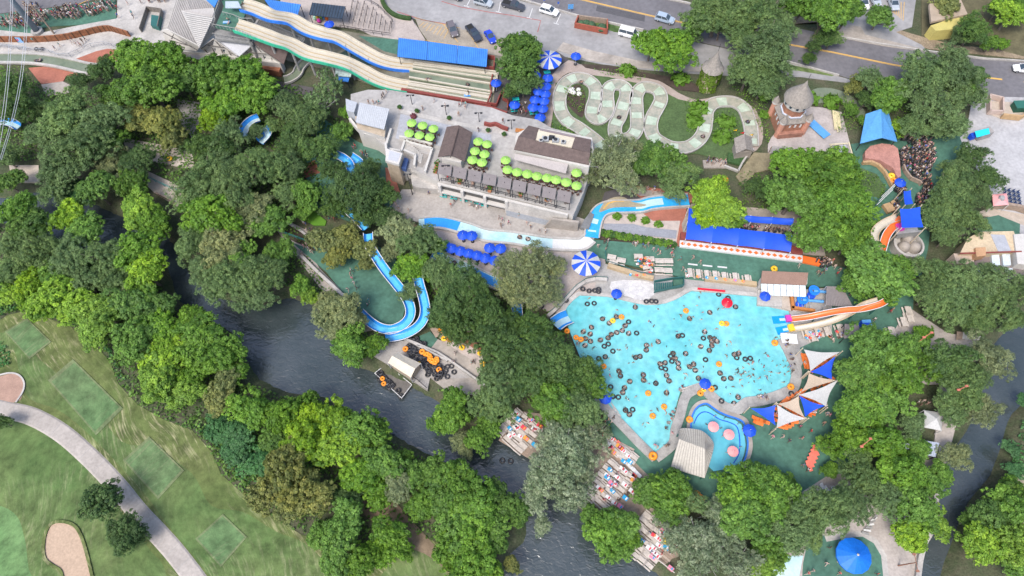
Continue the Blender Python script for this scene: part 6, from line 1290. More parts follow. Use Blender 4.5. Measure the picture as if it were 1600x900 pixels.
def stand(walk=0, arm=0, sub=1):
    w = walk; a = arm
    return {'pelvis': ((0,0,.95),(.15,.11),None,2),'waist':((0,0,1.10),(.13,.10),'pelvis',1),'chest':((0,-.01,1.33),(.17,.115),'waist',1),'neck':((0,0,1.50),.058,'chest',0),'head':((0,-.02,1.64),.10,'neck',4,F_),'crown':((0,-.01,1.73),.07,'head',4),
      'hipl':((.10,0,.90),.095,'pelvis',2),'kneel':((.11,-.20*w,.50),.06,'hipl',0),'anl':((.11,-.10*w+.05*w,.09),.04,'kneel',0),'tol':((.12,-.15*w-.13,.04),.035,'anl',0),
      'hipr':((-.10,0,.90),.095,'pelvis',2),'kneer':((-.11,.10*w,.50),.06,'hipr',0),'anr':((-.11,.38*w,.12),.04,'kneer',0),'tor':((-.12,.30*w-.13,.04),.035,'anr',0),
      'shl':((.19,0,1.42),.062,'chest',1),'ell':((.27+.12*a,.08*w-.10*a,1.15+.25*a),.042,'shl',0),'wrl':((.27+.05*a,-.10-.15*a,.92+.62*a),.03,'ell',0),'hal':((.27,-.14-.15*a,.84+.74*a),.035,'wrl',0),
      'shr':((-.19,0,1.42),.062,'chest',1),'elr':((-.26,-.08*w,1.15),.042,'shr',0),'wrr':((-.27,-.12-.1*w,.92),.03,'elr',0),'har':((-.27,-.15-.1*w,.84),.035,'wrr',0)}
def sit(z=.45, spread=.1, back=0.15):
    return {'pelvis': ((0,0,z+.10),(.16,.12),None,2),'waist':((0,back*.4,z+.27),(.13,.10),'pelvis',1),'chest':((0,back,z+.48),(.17,.115),'waist',1),'neck':((0,back,z+.64),.058,'chest',0),'head':((0,back-.02,z+.78),.10,'neck',4,F_),'crown':((0,back,z+.87),.07,'head',4),
      'hipl':((.10,-.05,z+.09),.09,'pelvis',2),'kneel':((.12+spread,-.45,z+.10),.06,'hipl',0),'anl':((.12+spread,-.52,max(z-.36,.06)),.04,'kneel',0),'tol':((.13+spread,-.64,max(z-.40,.04)),.035,'anl',0),
      'hipr':((-.10,-.05,z+.09),.09,'pelvis',2),'kneer':((-.12-spread,-.45,z+.10),.06,'hipr',0),'anr':((-.12-spread,-.52,max(z-.36,.06)),.04,'kneer',0),'tor':((-.13-spread,-.64,max(z-.40,.04)),.035,'anr',0),
      'shl':((.19,back,z+.56),.06,'chest',1),'ell':((.27,back-.08,z+.32),.042,'shl',0),'wrl':((.20,-.24,z+.24),.03,'ell',0),'hal':((.18,-.32,z+.22),.034,'wrl',0),
      'shr':((-.19,back,z+.56),.06,'chest',1),'elr':((-.27,back-.08,z+.32),.042,'shr',0),'wrr':((-.20,-.24,z+.24),.03,'elr',0),'har':((-.18,-.32,z+.22),.034,'wrr',0)}
def recline(z=.20):                                        # lying back in a tube: seat low, knees over the rim
    return {'pelvis': ((0,0,z),(.15,.11),None,2),'waist':((0,.14,z+.07),(.13,.10),'pelvis',0),'chest':((0,.33,z+.20),(.17,.11),'waist',0),'neck':((0,.47,z+.32),.055,'chest',0),'head':((0,.56,z+.42),.10,'neck',4,Vector((0,-.6,.6))),'crown':((0,.62,z+.49),.07,'head',4),
      'hipl':((.10,-.08,z+.02),.09,'pelvis',2),'kneel':((.15,-.44,z+.22),.058,'hipl',0),'anl':((.16,-.78,z+.06),.04,'kneel',0),'tol':((.17,-.88,z+.12),.032,'anl',0),
      'hipr':((-.10,-.08,z+.02),.09,'pelvis',2),'kneer':((-.15,-.44,z+.22),.058,'hipr',0),'anr':((-.16,-.78,z+.06),.04,'kneer',0),'tor':((-.17,-.88,z+.12),.032,'anr',0),
      'shl':((.19,.38,z+.24),.058,'chest',0),'ell':((.42,.26,z+.22),.04,'shl',0),'wrl':((.44,.02,z+.16),.03,'ell',0),'hal':((.44,-.07,z+.14),.034,'wrl',0),
      'shr':((-.19,.38,z+.24),.058,'chest',0),'elr':((-.42,.26,z+.22),.04,'shr',0),'wrr':((-.44,.02,z+.16),.03,'elr',0),'har':((-.44,-.07,z+.14),.034,'wrr',0)}
def wade():
    d = stand(0, 0); d = dict(d); d['ell'] = ((.40,-.1,1.22),.042,'shl',0); d['wrl'] = ((.50,-.28,1.12),.03,'ell',0); d['hal'] = ((.52,-.36,1.10),.035,'wrl',0)
    d['elr'] = ((-.40,-.1,1.22),.042,'shr',0); d['wrr'] = ((-.48,-.30,1.12),.03,'elr',0); d['har'] = ((-.50,-.38,1.10),.035,'wrr',0); return d
PM = {'stand': [person_mesh('person_standing', stand(0)), person_mesh('person_standing', stand(.25, 1))], 'walk': [person_mesh('person_walking', stand(.9)), person_mesh('person_walking', stand(1.2))],
      'sit': [person_mesh('person_sitting', sit()), person_mesh('person_sitting', sit(.45, 0, .05))], 'tube': [person_mesh('person_reclining', recline())], 'wade': [person_mesh('person_wading', wade())]}
PEOPLE = []
TOPN = ['white','black','red','blue','pink','grey','teal','navy']; BOTN = ['black','navy','red','blue','khaki']
def person(x, y, pose='stand', where='on the walk', z=GZ, rz=None, bare=None, sc_=None, top=None):
    me = R.choice(PM[pose]); o = bpy.data.objects.new('person', me); COL.objects.link(o); p = P(x, y, z); o.location = p; o.rotation_euler = (0,0,R.uniform(0,6.28) if rz is None else rz)
    s_ = sc_ or R.uniform(.85, 1.05); o.scale = (s_,)*3
    ti = TOPN.index(top) if top else R.randrange(len(TOPN)); bi = R.randrange(len(BOTN)); bare = (R.random() < .35) if bare is None else bare
    sk = R.choice(PEO['skin']); set_mats(o, {0: sk, 1: sk if bare else PEO['top'][ti], 2: PEO['bot'][bi], 3: R.choice(PEO['hair'])})
    verb = {'stand':'standing','walk':'walking','sit':'sitting','tube':'lying back','wade':'wading'}[pose]
    wear = f'in {BOTN[bi]} shorts' if (bare or pose == 'tube') else f'in {TOPN[ti]} top'
    o['category'] = 'person'; o['group'] = f'people {where}'; PEOPLE.append((o, x, y, f'person {wear} {where}')); return o

def Qm(s, x0=800, y0=450, k=4.0):                          # 'X Y;X Y' read off a four-times enlargement
    return [(x0+float(a)/k, y0+float(b_)/k) for a, b_ in (q.split() for q in s.split(';'))]
# tubes in the pool: occupied and empty
occ = Qm('565 195;607 222;652 182;706 238;688 268;620 292;654 280;600 314;552 327;458 318;445 275;488 290;490 335;456 361;728 286;770 122;479 442;582 432;668 522;677 551;735 586;702 626;691 655;822 578;820 545;898 598;965 549;980 582;772 436;799 430;840 360;838 390;913 338;1038 303;1109 193;1235 155;1396 120;1203 276;1236 312;1248 336;1264 320;1280 336;1248 362;1232 392;1178 368;1084 412;1006 410;1018 442;1037 472;1040 502;955 470;925 476;1110 494;1134 478;1144 516;1388 418;1416 410;1299 534;1322 569;1366 566;1412 684;1386 724;496 248;1164 566;965 657;733 792;709 766')
emp = Qm('470 102;513 98;728 214;778 284;630 397;576 366;601 352;542 443;990 428;998 460;1064 299;1195 316;931 500;958 509;1208 450;1403 438;1456 447;1488 442;434 452;616 620;630 680;664 684;753 762;1290 42;1349 64;1310 712;1268 624')
for x, y in occ: tube(x, y, where='with rider in pool', s_=1.0); person(x, y, 'tube', 'in a black tube', PZ-.02, sc_=R.uniform(.68,.9))
for x, y in emp: tube(x, y)
for x, y in Qm('684 184;400 312;431 324;572 492;850 660;949 744;878 802;1086 145;1292 478;1338 226;344 272'): tube(x, y, kind=ot_k, s_=1.15)
for x, y in Qm('629 207;1310 224'): tube(x, y, kind=yt_k, s_=1.15)
tube(1210, 536.5, kind=ot_k, s_=1.3); tube(1235, 605, kind=ot_k, s_=1.3, z=PZ+.2, where='on the pool edge'); tube(1236, 615.5, where='on the pool edge', z=PZ+.2); tube(1127, 627, where='on the pool edge', z=PZ+.2)
for x, y in Qm('481 20;516 18;540 10;540 25;442 8;838 86;872 84;898 86;338 80'): tube(x, y, where='on the pool terrace edge', z=PZ+.25)
for x, y in ((994,600),(1099,610),(1111,608)): pass
tube(1094, 615, kind=ot_k, where='on the stone point', z=PZ+.22, s_=1.2); tube(1111, 608, kind=ot_k, where='on the stone point', z=PZ+.22, s_=1.2); tube(1099, 609, kind=yt_k, where='on the stone point', z=PZ+.26)
wd = Qm('480 82;651 155;652 401;666 404;706 376;714 390;848 222;858 232;876 258;880 250;1004 212;1045 188;1050 192;1066 130;1146 128;1182 170;1212 172;1174 214;1192 40;1168 46;1160 76;1310 144;1278 148;1412 250;1268 272;1330 440;1352 352;1332 372;958 382;864 368;870 376;1076 378;1098 344;1114 366;1078 552;1072 578;1064 548;1022 288;752 480;724 486;746 440;600 455;850 612;720 712;768 692;706 700;812 860;824 880;842 858;862 780;900 772;950 780;956 796;972 800;990 785;1002 798;1012 768;1004 816;980 850;1030 716;1186 506;1184 540;1398 520;1434 514;1402 534;1380 556;1410 552;1420 558;1434 545;1446 538;1470 536;1464 566;1480 572;1494 560;1498 524;1530 470;1546 492;1562 504;1465 490;1496 480;1535 576;1578 574;1500 598;1466 606;1414 590;1426 626;1352 676;1326 634;1370 630;1538 652;1568 672;1586 440;404 362;412 350;506 388;606 560;604 524;906 120;906 150;1124 198;418 364')
wd += [(1100+a/6.667, 520+b_/6.667) for a, b_ in ((800,315),(840,318),(733,368),(770,358),(815,378),(690,320),(605,420),(675,435),(670,470),(760,445),(815,455),(852,428),(628,485),(560,490),(676,552),(805,538),(648,262),(550,315),(600,375),(615,240),(905,360),(766,68),(725,75),(490,405),(435,350),(480,335),(440,435),(455,470),(375,455),(350,510),(330,440),(325,405),(380,380),(220,265),(490,458))]
for x, y in wd: person(x, y, 'wade', 'in the pool', PZ-1.24+R.uniform(-.12,.12), bare=R.random() < .6)
# children's pool
for x, y in Qm('1208 860;1232 886;1298 884;1322 820;1260 806;1405 856;1430 888'): person(x, y, 'wade', 'in the childrens pool', PZ-.75, sc_=.7)
for i, (x, y, l) in enumerate(((1111,665,'northernmost pink round parasol in the childrens pool'),(1135,677,'middle pink round parasol in the childrens pool'),(1141,703,'southernmost pink round parasol in the childrens pool'))): place(pink_k, wpos(x, y+6, PZ), label=l, group='pink parasols in the childrens pool')
person(1128,682,'wade','under a pink parasol',PZ-.7); person(1136,708,'wade','under a pink parasol',PZ-.7); person(1155,700,'wade','in the childrens pool',PZ-.75,sc_=.7); person(1048,679,'wade','in the pool',PZ-1.1)
place(red_k, wpos(1132, 480, PZ-.3), scale=1.0)
# tubes at the dock store, on raft
rr2 = random.Random(3)
def heap(poly, n, z, kind, where, dz=.25, w=1.0):
    c = 0; k = 0
    while c < n and k < 4000:
        k += 1; xs = [p[0] for p in poly]; ys = [p[1] for p in poly]; x, y = rr2.uniform(min(xs), max(xs)), rr2.uniform(min(ys), max(ys))
        if inside(x, y, poly): tube(x, y, z+rr2.random()*dz, kind, where, w); c += 1
heap([(633,533),(650,540),(665,550),(684,562),(692,572),(690,588),(678,590),(668,582),(660,572),(645,560),(632,552)], 58, .25, bt_k, 'piled on the river dock', .5)
heap([(664,552),(676,555),(688,566),(684,570),(668,562)], 16, .75, ot_k, 'piled on the river dock', .3); tube(634,546,.6,ot_k,'piled on the river dock',1.2); tube(660,550,.8,ot_k,'piled on the river dock',1.2); tube(686,578,.6,ot_k,'piled on the river dock',1.1); tube(656,565,.5,yt_k,'piled on the river dock',.7)
for x, y in [(400+a/4, 450+b_/4) for a, b_ in ((1166,504),(1196,494),(1222,490),(1186,520),(1238,527),(1074,544),(1196,556),(1160,545),(1148,560),(1130,568),(1175,535))]: tube(x, y, .26, where='scattered on the lower dock')
heap([(636,530),(650,528),(664,538),(662,542),(648,537)], 16, GZ+.1, bt_k, 'stacked on the green dock mat', .4)
heap([(588,586),(594,580),(600,588),(612,600),(620,606),(630,618),(627,621),(612,610),(598,600)], 20, -1.15, bt_k, 'on the floating raft', .35); tube(598,592,-.8,ot_k,'on the floating raft'); tube(600,600,-.8,ot_k,'on the floating raft')
for x, y in [(400+a/4, 450+b_/4) for a, b_ in ((1155,262),(1165,268),(1188,288),(1176,318),(1212,326),(1200,300),(1208,292),(1288,374),(1402,408),(1180,270),(1420,478))]: tube(x, y, GZ+.05, yt_k if rr2.random() < .6 else ot_k, 'on the concrete beach', 1.2)
tube(785,720,RZ-.05,where='drifting on the river'); tube(798,721,RZ-.05,where='drifting on the river')
for x, y in ((57,77),(66,77)): tube(x, y, where='leaning by the entrance fence', z=GZ)
for x, y, k in ((1392,276,yt_k),(1395,283,ot_k)): tube(x, y, GZ+.5, k, 'by the blue queue parasol', 1.5)
tube(1132,281.5,.8,ot_k,'on the stone hut roof',1.5); tube(1209,421,GZ,yt_k,'behind the brown-roofed bar',1.4); tube(266,249,GZ,yt_k,'on the sandy bank in the west',1.3); tube(1077,656,GZ,ot_k,'beside the childrens pool',1.3); tube(1020,713,PZ+.2,ot_k,'at the southern tip of the pool',1.6); tube(1154,735,GZ,ot_k,'below the childrens pool wall')
for x, y in ((1088,773),(1094,779),(1083,790)): tube(x, y, GZ, ot_k, 'on the mat beside the bright trees', 1.4)
for x, y in ((846,479),(1168,440)): tube(x, y, GZ+.1, where='lying on the terrace')
# riders on chutes
for x, y, w in ((908,129,'on the serpentine chute'),(967,184,'on the serpentine chute'),(978,219,'on the serpentine chute'),(1168,191,'on the serpentine chute'),(1098,214,'on the serpentine chute'),(812,371,'on the pale wave chute'),(825,374,'on the pale wave chute'),(669,125,'on the splash lanes'),(731,133,'on the splash lanes'),(58,96,'on the west channel'),(63,95,'on the west channel'),(710,411,'on the lower wave chute')):
    tube(x, y, GZ+.22, where='with rider '+w); person(x, y, 'tube', w, GZ+.3)
person(732,148,'walk','on the splash lanes',GZ+.4,top='blue')
# lilos on slides
for i, (x, y, z, l) in enumerate(((730,149,.7,'blue swim mat carried across the lowest splash lane'),(354,35,12.1,'pale blue swim mat at the top of the slides'))):
    b = MB(); b.box((0,0,.06), (1.5,.7,.12), blueP if i else blueslide); b.box((0,0,.13), (1.5,.16,.04), white); o = b.build('swim_mat'); o.location = P(x,y,z); tag(o, l, 'swim mat')
for x, y, z in ((357,33,12.1),(359,38,12.1),(381,10,12.6)): person(x, y, 'sit', 'at the top of the slides', z-.3)

# ---- parasols placed
LMX = []
lp = [(643,191),(660,195),(677,200),(639,207),(655,210),(671,213),(747,220),(761,224),(742,235),(757,240),(738,249),(753,253)]
l2 = [(790,249),(793,264),(808,268),(824,271),(839,274),(855,277),(869,280),(885,284),(901,289),(901,269)]
its = []
for x, y in lp+l2:
    c = P(x, y, TZ+2.5); g_ = 'lime parasols on the raised plaza'; o = place(lime_k, (c.x, c.y, TZ), R.uniform(0,1), R.uniform(.98,1.04)); o['group'] = g_; its.append((o, x, y, 'lime green parasol on the raised plaza'))
    tb_ = place(ct_k, (c.x, c.y-.05, TZ+.001)); tb_['group'] = 'round cafe tables'; its.append((tb_, x, y, 'cafe table under a lime parasol'))
    for k in range(5):
        a = k*1.257+R.uniform(-.15,.15); ch_ = place(brown_ch, (c.x+math.cos(a)*.85, c.y-.05+math.sin(a)*.85, TZ+.001), a-math.pi/2); ch_['group'] = 'brown cafe chairs'; its.append((ch_, x+math.cos(a)*5, y-math.sin(a)*5, 'brown chair at a lime parasol table'))
bp_ = [(514,37,'terrace'),(775,129,0),(900,87,0),(837,117,0),(856,121,0),(853,134,0),(841,142,0),(852,146,0),(836,155,0),(850,157,0),(833,167,0),(848,169,0),(804,163,0),(844,183,0)]
for x, y, _ in bp_: o = place(blue_k, wpos(x, y+16-(y-40)*.02, GZ), scale=1.12); c = P(x, y, GZ+2.7); o.location = (c.x, c.y, GZ); o['group'] = 'blue parasols'; its.append((o, x, y, 'blue parasol on the dark northern terrace'))
for x, y in ((695,382),(705,387),(719,391),(732,395),(745,398),(758,402),(773,406),(723,366),(737,367),(765,386),(782,387)): c = P(x, y, GZ+2.7); o = place(blue_k, (c.x, c.y, GZ), scale=1.05); o['group'] = 'blue parasols below the terrace'; its.append((o, x, y, 'blue parasol in the clusters below the terrace'))
for x, y, l in ((964,457,'royal blue parasol over the steps at the pool north edge'),(1197,461,'royal blue parasol on the white lifeguard terrace'),(1103,598,'royal blue parasol on the stone point between the pools'),(946,621,'royal blue parasol half hidden by trees at the west pool edge'),(1172,672,'royal blue parasol beside the childrens pool wall')):
    c = P(x, y, PZ+2.7); place(blue_k, (c.x, c.y, PZ), label=l, group='single royal blue parasols', scale=.95 if y < 600 else 1.05)
c = P(1408,284,GZ+2.7); place(blue_k, (c.x,c.y,GZ), label='bright blue parasol at the foot of the green queue stairs', scale=1.05)
for x, y, l, s_ in ((858,91,'large blue and white striped parasol on the dark northern terrace',.98),(916,409,'large blue and white striped parasol on the pale terrace above the pool',.95)): c = P(x, y, GZ+3.2); place(strip_k, (c.x,c.y,GZ), .1, s_, l, 'large striped parasols')
c = P(1042,845,GZ+2.2); place(yel_k, (c.x,c.y,GZ))
autolabel(its, LM, 'x')
# teal tables near blue parasols and on the lower terrace
its = []
for x, y in ((838,125),(858,129),(836,176),(845,191),(832,176),(803,172),(806,158),(855,116)): o = place(teal_k, wpos(x, y), R.uniform(-.3,.3), .9); o['group'] = 'teal tables'; its.append((o, x, y, 'teal table on the dark northern terrace'))
for x, y in ((694,305),(710,308),(726,311),(748,316),(758,319),(742,313)): o = place(teal_k, wpos(x, y), -.2, .9); o['group'] = 'teal tables'; its.append((o, x, y, 'teal bench table in front of the open galleries'))
# picnic tables
for x, y in ((1077,428),(1090,429.5),(1103,431),(1116,432),(1130,434),(1147,435),(1166,438)): o = place(pic_k, wpos(x, y+.5), math.pi/2-.05, 1.0); o['group'] = 'picnic tables on the green walk'; its.append((o, x, y, 'pale picnic table on the green walk'))
for x, y, a in ((1030,411,0),(1044,411,0),(1029,425,0),(1043,426,0),(997,404,0),(1010,420,.2),(955,405,-.2),(958,412,-.2),(970,410,-.2),(1015,408,0)): o = place(pic_k, wpos(x, y), a-.08, .92); o['group'] = 'picnic tables on the stone terrace'; its.append((o, x, y, 'picnic table on the stone terrace'))
for x, y in ((1259,521),(1275,521),(1290,520),(1310,516),(1268,528),(1312,522)): o = place(pic_k, wpos(x, y), math.pi/2+.1, 1.0); o['group'] = 'picnic tables by the grey canopy'; its.append((o, x, y, 'picnic table south of the cream slide'))
for x, y in ((1385,530),(1390,520),(1409,505),(1418,498),(1416,488)): o = place(pic_k, wpos(x, y), math.pi/2, 1.0); o['group'] = 'picnic tables on the pale walk'; its.append((o, x, y, 'weathered picnic table on the pale eastern walk'))
rot = -.75
def ontodeck(x, y): return True
for (x0, y0, nx_, ny_, sx, sy, rx, ry) in ((810,645,4,5,10,9,-7,8),(955,725,4,6,10,7,-8,9),(1012,805,5,6,10,8,-8,9),(925,672,7,2,11,7,-7,7)):
    for i in range(nx_):
        for j in range(ny_):
            x = x0+i*sx+j*rx+R.uniform(-1.5,1.5); y = y0+i*sy+j*ry+R.uniform(-1.5,1.5); o = place(pic_k, wpos(x, y, GZ+.12), rot+R.uniform(-.06,.06), .8); o['group'] = 'picnic tables on the riverside decks'; its.append((o, x, y, 'picnic table on the riverside decking'))
autolabel(its, LM, 'x')
# riverside decks made of separate planks
def deck(label, p0, u, v, nu, m=wood, w=.42):
    t = thing('river_deck', label, 'deck', wpos(*p0, GZ)); a = P(*p0, GZ+.06); d1 = P(*u, GZ+.06)-a; d2 = P(*v, GZ+.06)-a; L_ = d2.length; k = int(L_/w)
    for i in range(k):
        s_ = a+d2*(i/k); e_ = s_+d1*R.uniform(.97,1.0); b = MB(); b.beam(s_, e_, w*.88, .08, m if R.random() < .7 else M('paler_plank', (.40,.33,.27), .85, .2, 2)); b.build('plank', t)
deck('weathered plank deck on the west side of the silvery trees', (806,642), (850,668), (778,690), 20); deck('weathered plank deck between two bushy trees above the river', (960,720), (1002,748), (920,782), 20); deck('lower plank deck overhanging the river bend', (1046,800), (1092,838), (992,846), 20); deck('plank deck strip under the silvery tree by the pool mat', (930,672), (992,704), (918,700), 10)
railing('deck_railing', 'pale railing along the river side of the lower plank deck', [(994,847),(1015,868),(1032,880),(1052,896)], 1.0, M('pale_rail', (.5,.46,.42), .8, .1), GZ)
# colourful towels and coolers on the decks
its = []
tm = [pm('towel_blue', (.02,.30,.55)), pm('towel_red', (.60,.05,.08)), pm('towel_pink', (.65,.2,.3)), pm('towel_white', (.65,.65,.65)), pm('towel_orange', (.7,.28,.05))]; tn = ['blue','red','pink','white','orange']
def towel(x, y, i, where, z=GZ+.85, s_=(1.0,.7), rz=-.75):
    b = MB(); b.box((0,0,.03), (s_[0],s_[1],.06), tm[i]); b.box((s_[0]*.2,0,.08), (s_[0]*.25,s_[1]*.7,.06), tm[(i+3) % 5]); o = b.build('towel'); o.location = P(x,y,z); o.rotation_euler.z = rz; o['category'] = 'towel'; o['group'] = 'towels '+where; its.append((o, x, y, f'{tn[i]} towel {where}'))
for i, (x, y) in enumerate(((1002,845),(1014,856),(1026,868),(1041,855),(1049,845),(1036,830),(1027,840),(1020,870),(1048,888),(1062,858),(1070,842),(1058,802),(1075,812))): towel(x, y, [0,3,3,0,1,2,3,2,2,4,3,1,1][i], 'on the lower river deck')
for i, (x, y) in enumerate(((977,778),(964,745),(976,757),(987,767),(969,791),(949,746),(955,755),(984,721),(970,700),(967,697),(945,680),(958,706))): towel(x, y, [0,3,3,3,2,0,2,0,1,4,1,4][i], 'on the middle river deck')
for i, (x, y) in enumerate(((810,655),(818,668),(830,655),(845,668),(822,685),(835,695),(843,665))): towel(x, y, i % 5, 'on the western river deck')
for i in range(16): x, y = 985+R.uniform(0,40), 402+R.uniform(0,28); towel(x, y, R.randrange(5), 'on the stone terrace', s_=(.6,.45), rz=R.uniform(0,3))
for i in range(7): towel(1078+i*14+R.uniform(-3,3), 431+i*1.4, R.randrange(5), 'on the picnic tables by the green walk', s_=(.6,.5))
for i in range(12): towel(1258+R.uniform(0,60), 517+R.uniform(0,12), R.randrange(5), 'on the tables by the grey canopy', s_=(.6,.45))
for w, q, n in (('on the western river deck', [(805,642),(848,668),(815,698),(785,680)], 10), ('on the middle river deck', [(955,720),(1000,748),(960,792),(925,775)], 16), ('on the lower river deck', [(1035,800),(1085,840),(1045,885),(998,848)], 18), ('by the pool mat edge', [(925,668),(990,705),(975,722),(915,690)], 12)):
    k = 0
    while k < n:
        x, y = R.uniform(min(p[0] for p in q), max(p[0] for p in q)), R.uniform(min(p[1] for p in q), max(p[1] for p in q))
        if inside(x, y, q): towel(x, y, R.choice([0,1,3,3,3,3,3,4]), w, GZ+.8, (.9,.6), R.uniform(-1,-.5)); k += 1
autolabel(its, LM, 'x')
# ---- sails round the south-east pool corner and loungers beneath
h = 3.6
for pts, m, l in ((((1256,546),(1313,550),(1266,580)), whiteC, 'northernmost white triangular sail beside the pool corner'), (((1305,557),(1300,593),(1266,581)), blueS, 'upper royal blue triangular sail between white and sand sails'),
                  (((1264,583),(1308,594),(1252,612)), sandC, 'upper sand-coloured triangular sail in the chain'), (((1309,594),(1291,635),(1248,617)), whiteC, 'middle white triangular sail in the chain'),
                  (((1249,618),(1289,634),(1258,651)), blueS, 'lower royal blue sail south of the middle white sail'), (((1248,619),(1257,652),(1215,631)), sandC, 'lower sand-coloured sail beside the lower blue sail'),
                  (((1214,632),(1260,654),(1213,669)), whiteC, 'southernmost white triangular sail in the chain'), (((1212,633),(1212,665),(1173,638)), blueS, 'westernmost royal blue sail above orange loungers')):
    q = [(*p, h+(.4 if i == 0 else 0)) for i, p in enumerate(pts)]; sail('triangular_sail', l, q, m, group='triangular shade sails by the pool')
its = []
def lng(k, x, y, rz, where, col): o = place(k, wpos(x, y), rz); o['group'] = f'{col} loungers'; its.append((o, x, y, f'{col} lounger {where}'))
for x, y, a in [(1258,556,1.5),(1259,560,1.5),(1260,565,1.4),(1262,570,1.4),(1263,575,1.5),(1275,573,-.9),(1280,575,-.9),(1271,578,-.9),(1293,562,-.9),(1297,560,-.9),(1285,571,-.9),(1275,604,-.9),(1280,601,-.9),(1272,607,-.9),(1290,600,-.9),(1296,597,-.9),(1253,613,-.9),(1247,616,-.9),(1240,620,-.9),(1233,624,-.9),(1225,628,-.9),(1220,632,-.9),(1228,637,.8),(1233,640,.8),(1238,644,.8),(1243,647,.8),(1248,650,.8),(1266,645,2.6),(1272,643,2.6),(1269,628,.8),(1275,630,.8),(1213,640,1.2),(1214,650,1.2),(1214,658,1.2),(1182,655,1.2),(1188,658,1.2),(1184,662,1.2),(1221,668,-1.9),(1230,663,-1.9),(1237,659,-1.9),(1226,666,-1.9),(1194,660,1.2),(1255,622,.8),(1262,625,.8)]:
    lng(or_l, x, y, a, 'beneath the sails', 'orange')
for i in range(5): lng(co_l, 1263+i*2.6, 729-i*6.0, .25, 'on the southern mat', 'coral')
for i in range(5): lng(co_l, 1214+i*7, 772-i, R.uniform(-.3,.3), 'above the south trees', 'coral')
for i in range(8): lng(wh_l, 1285+R.uniform(0,35), 770+R.uniform(-8,8), R.uniform(0,3), 'south of the green mat', 'white')
for i in range(5): lng(wh_l, 1222+i*5, 530+i*.4, 0, 'on the pool corner deck', 'white')
for i in range(6): lng(co_l, 940+i*6, 677+i*4, .7, 'by the western pool mat', 'coral'); lng(wh_l, 955+i*8, 700+i*8, .7, 'by the western mat', 'white')
for i in range(5):
    for j in range(4): o = place(navy_ch, wpos(1568+j*7+i*1.0, 298+i*6+j*1.5), .2); o['group'] = 'navy chairs'; its.append((o, 1568+j*7, 298+i*6, 'navy chair in rows beside the pink tent'))
autolabel(its, LM, 'x')
# ---- shrubs in the gravel bed and potted plants
def shrub(name, label, x, y, r_, m, z=GZ, group=None, pot=None, h=1.0):
    p = P(x, y, z); t = thing(name, label, 'shrub' if not pot else 'potted plant', tuple(p), group); b = MB(); rg = random.Random(int(x*7+y))
    for k in range(110):
        d = Vector((rg.gauss(0,1), rg.gauss(0,1), abs(rg.gauss(0,1)))).normalized()*r_*rg.uniform(.5,1); c = p+Vector((d.x,d.y,d.z*h+(.5 if pot else .1))); u = Vector((rg.gauss(0,1),rg.gauss(0,1),rg.gauss(0,.5))).normalized()*r_*.28; v = u.cross(Vector((0,0,1))+d).normalized()*r_*.2
        b.add([c-u, c+v, c+u, c-v], [(0,1,2,3)], m)
    b.build('leaves', t)
    b = MB(); b.tube([p, p+Vector((0,0,r_*.6+.4))], .04, barkm, 5); b.build('stem', t)
    if pot: b = MB(); b.lathe([(.22,0),(.32,.5),(.28,.5),(0,.45)], M('terracotta_pot', (.35,.15,.08), .8, .1), 10, tuple(p)); b.build('pot', t)
gl = M('shrub_leaves', (.10,.21,.02), .7, .3, 3, tr=.2); dl = M('dark_shrub_leaves', (.04,.10,.02), .7, .3, 3, tr=.15)
for x, y, l in ((964,339,'first'),(987,341,'second'),(1008,346,'third'),(1029,352,'fourth')): shrub('round_shrub', f'small yellow-green shrub, {l} from the west in the gravel bed', x, y, .95, gl, group='shrubs in the gravel bed')
for i, (x, y) in enumerate(((625,170),(652,176),(702,187),(763,206),(788,212))): shrub('potted_bush', f'{ordinal(i+1)} potted bush from the west along the white plaza', x, y, .55, dl, TZ, 'potted bushes', True)
shrub('burgundy_shrub', 'burgundy shrub at the corner of the first lime parasols', 646, 183, .8, M('burgundy_leaves', (.12,.03,.04), .7, .2, 3), TZ)
for i in range(22): x = 942+i*5.2; shrub('hedge_bush', f'{ordinal(i+1)} hedge bush from the west in the soil strip', x, 364+i*.85+ (i%2)*1.5, .85, gl if i % 3 else dl, group='bushes in the soil strip', h=.8)
for x, y, l in ((1062,124,'bright green shrub below the stream wall, west of the ivy tower'),(1085,190,'tall bright hedge shrub inside the chute loop'),(1092,170,'bright hedge shrub at the top of the chute loop'),(1135,192,'blue-green shrub inside the last chute loop'),(1128,215,'lower grey shrub inside the last chute loop'),(1265,155,'shrub between the castle and the narrow stream'),(1300,160,'bushy shrub on the bank of the narrow stream'),(1195,180,'bright yellow-green shrub west of the castle'),(980,112,'low green shrub beside the pink garden path')): shrub('garden_shrub', l, x, y, 2.2 if x != 1195 else 1.3, gl, group=None, h=.6)
# rocks in the first chute loop
rk = random.Random(4)
for i in range(6):
    x, y = 898+rk.uniform(-8,10), 143+rk.uniform(-5,6); p = P(x, y, GZ); b = MB(); r_ = rk.uniform(.4,.8); b.lathe([(0,r_*.8),(r_*.6,r_*.6),(r_,r_*.2),(r_*.9,0)], M('white_rock', (.6,.58,.55), .9, .15, 2), 7, (0,0,0), rk.random()); o = b.build('garden_rock'); o.location = p; tag(o, 'white boulder in the bed inside the first chute loop', 'rock', 'white boulders in the chute loop')
    o['label'] = f'white boulder in the first chute loop, {ordinal(i+1)} placed' ; PEO.setdefault('_rk', []).append((o, x, y, 'white boulder in the first chute loop'))
autolabel(PEO.pop('_rk'), LM, 'x')
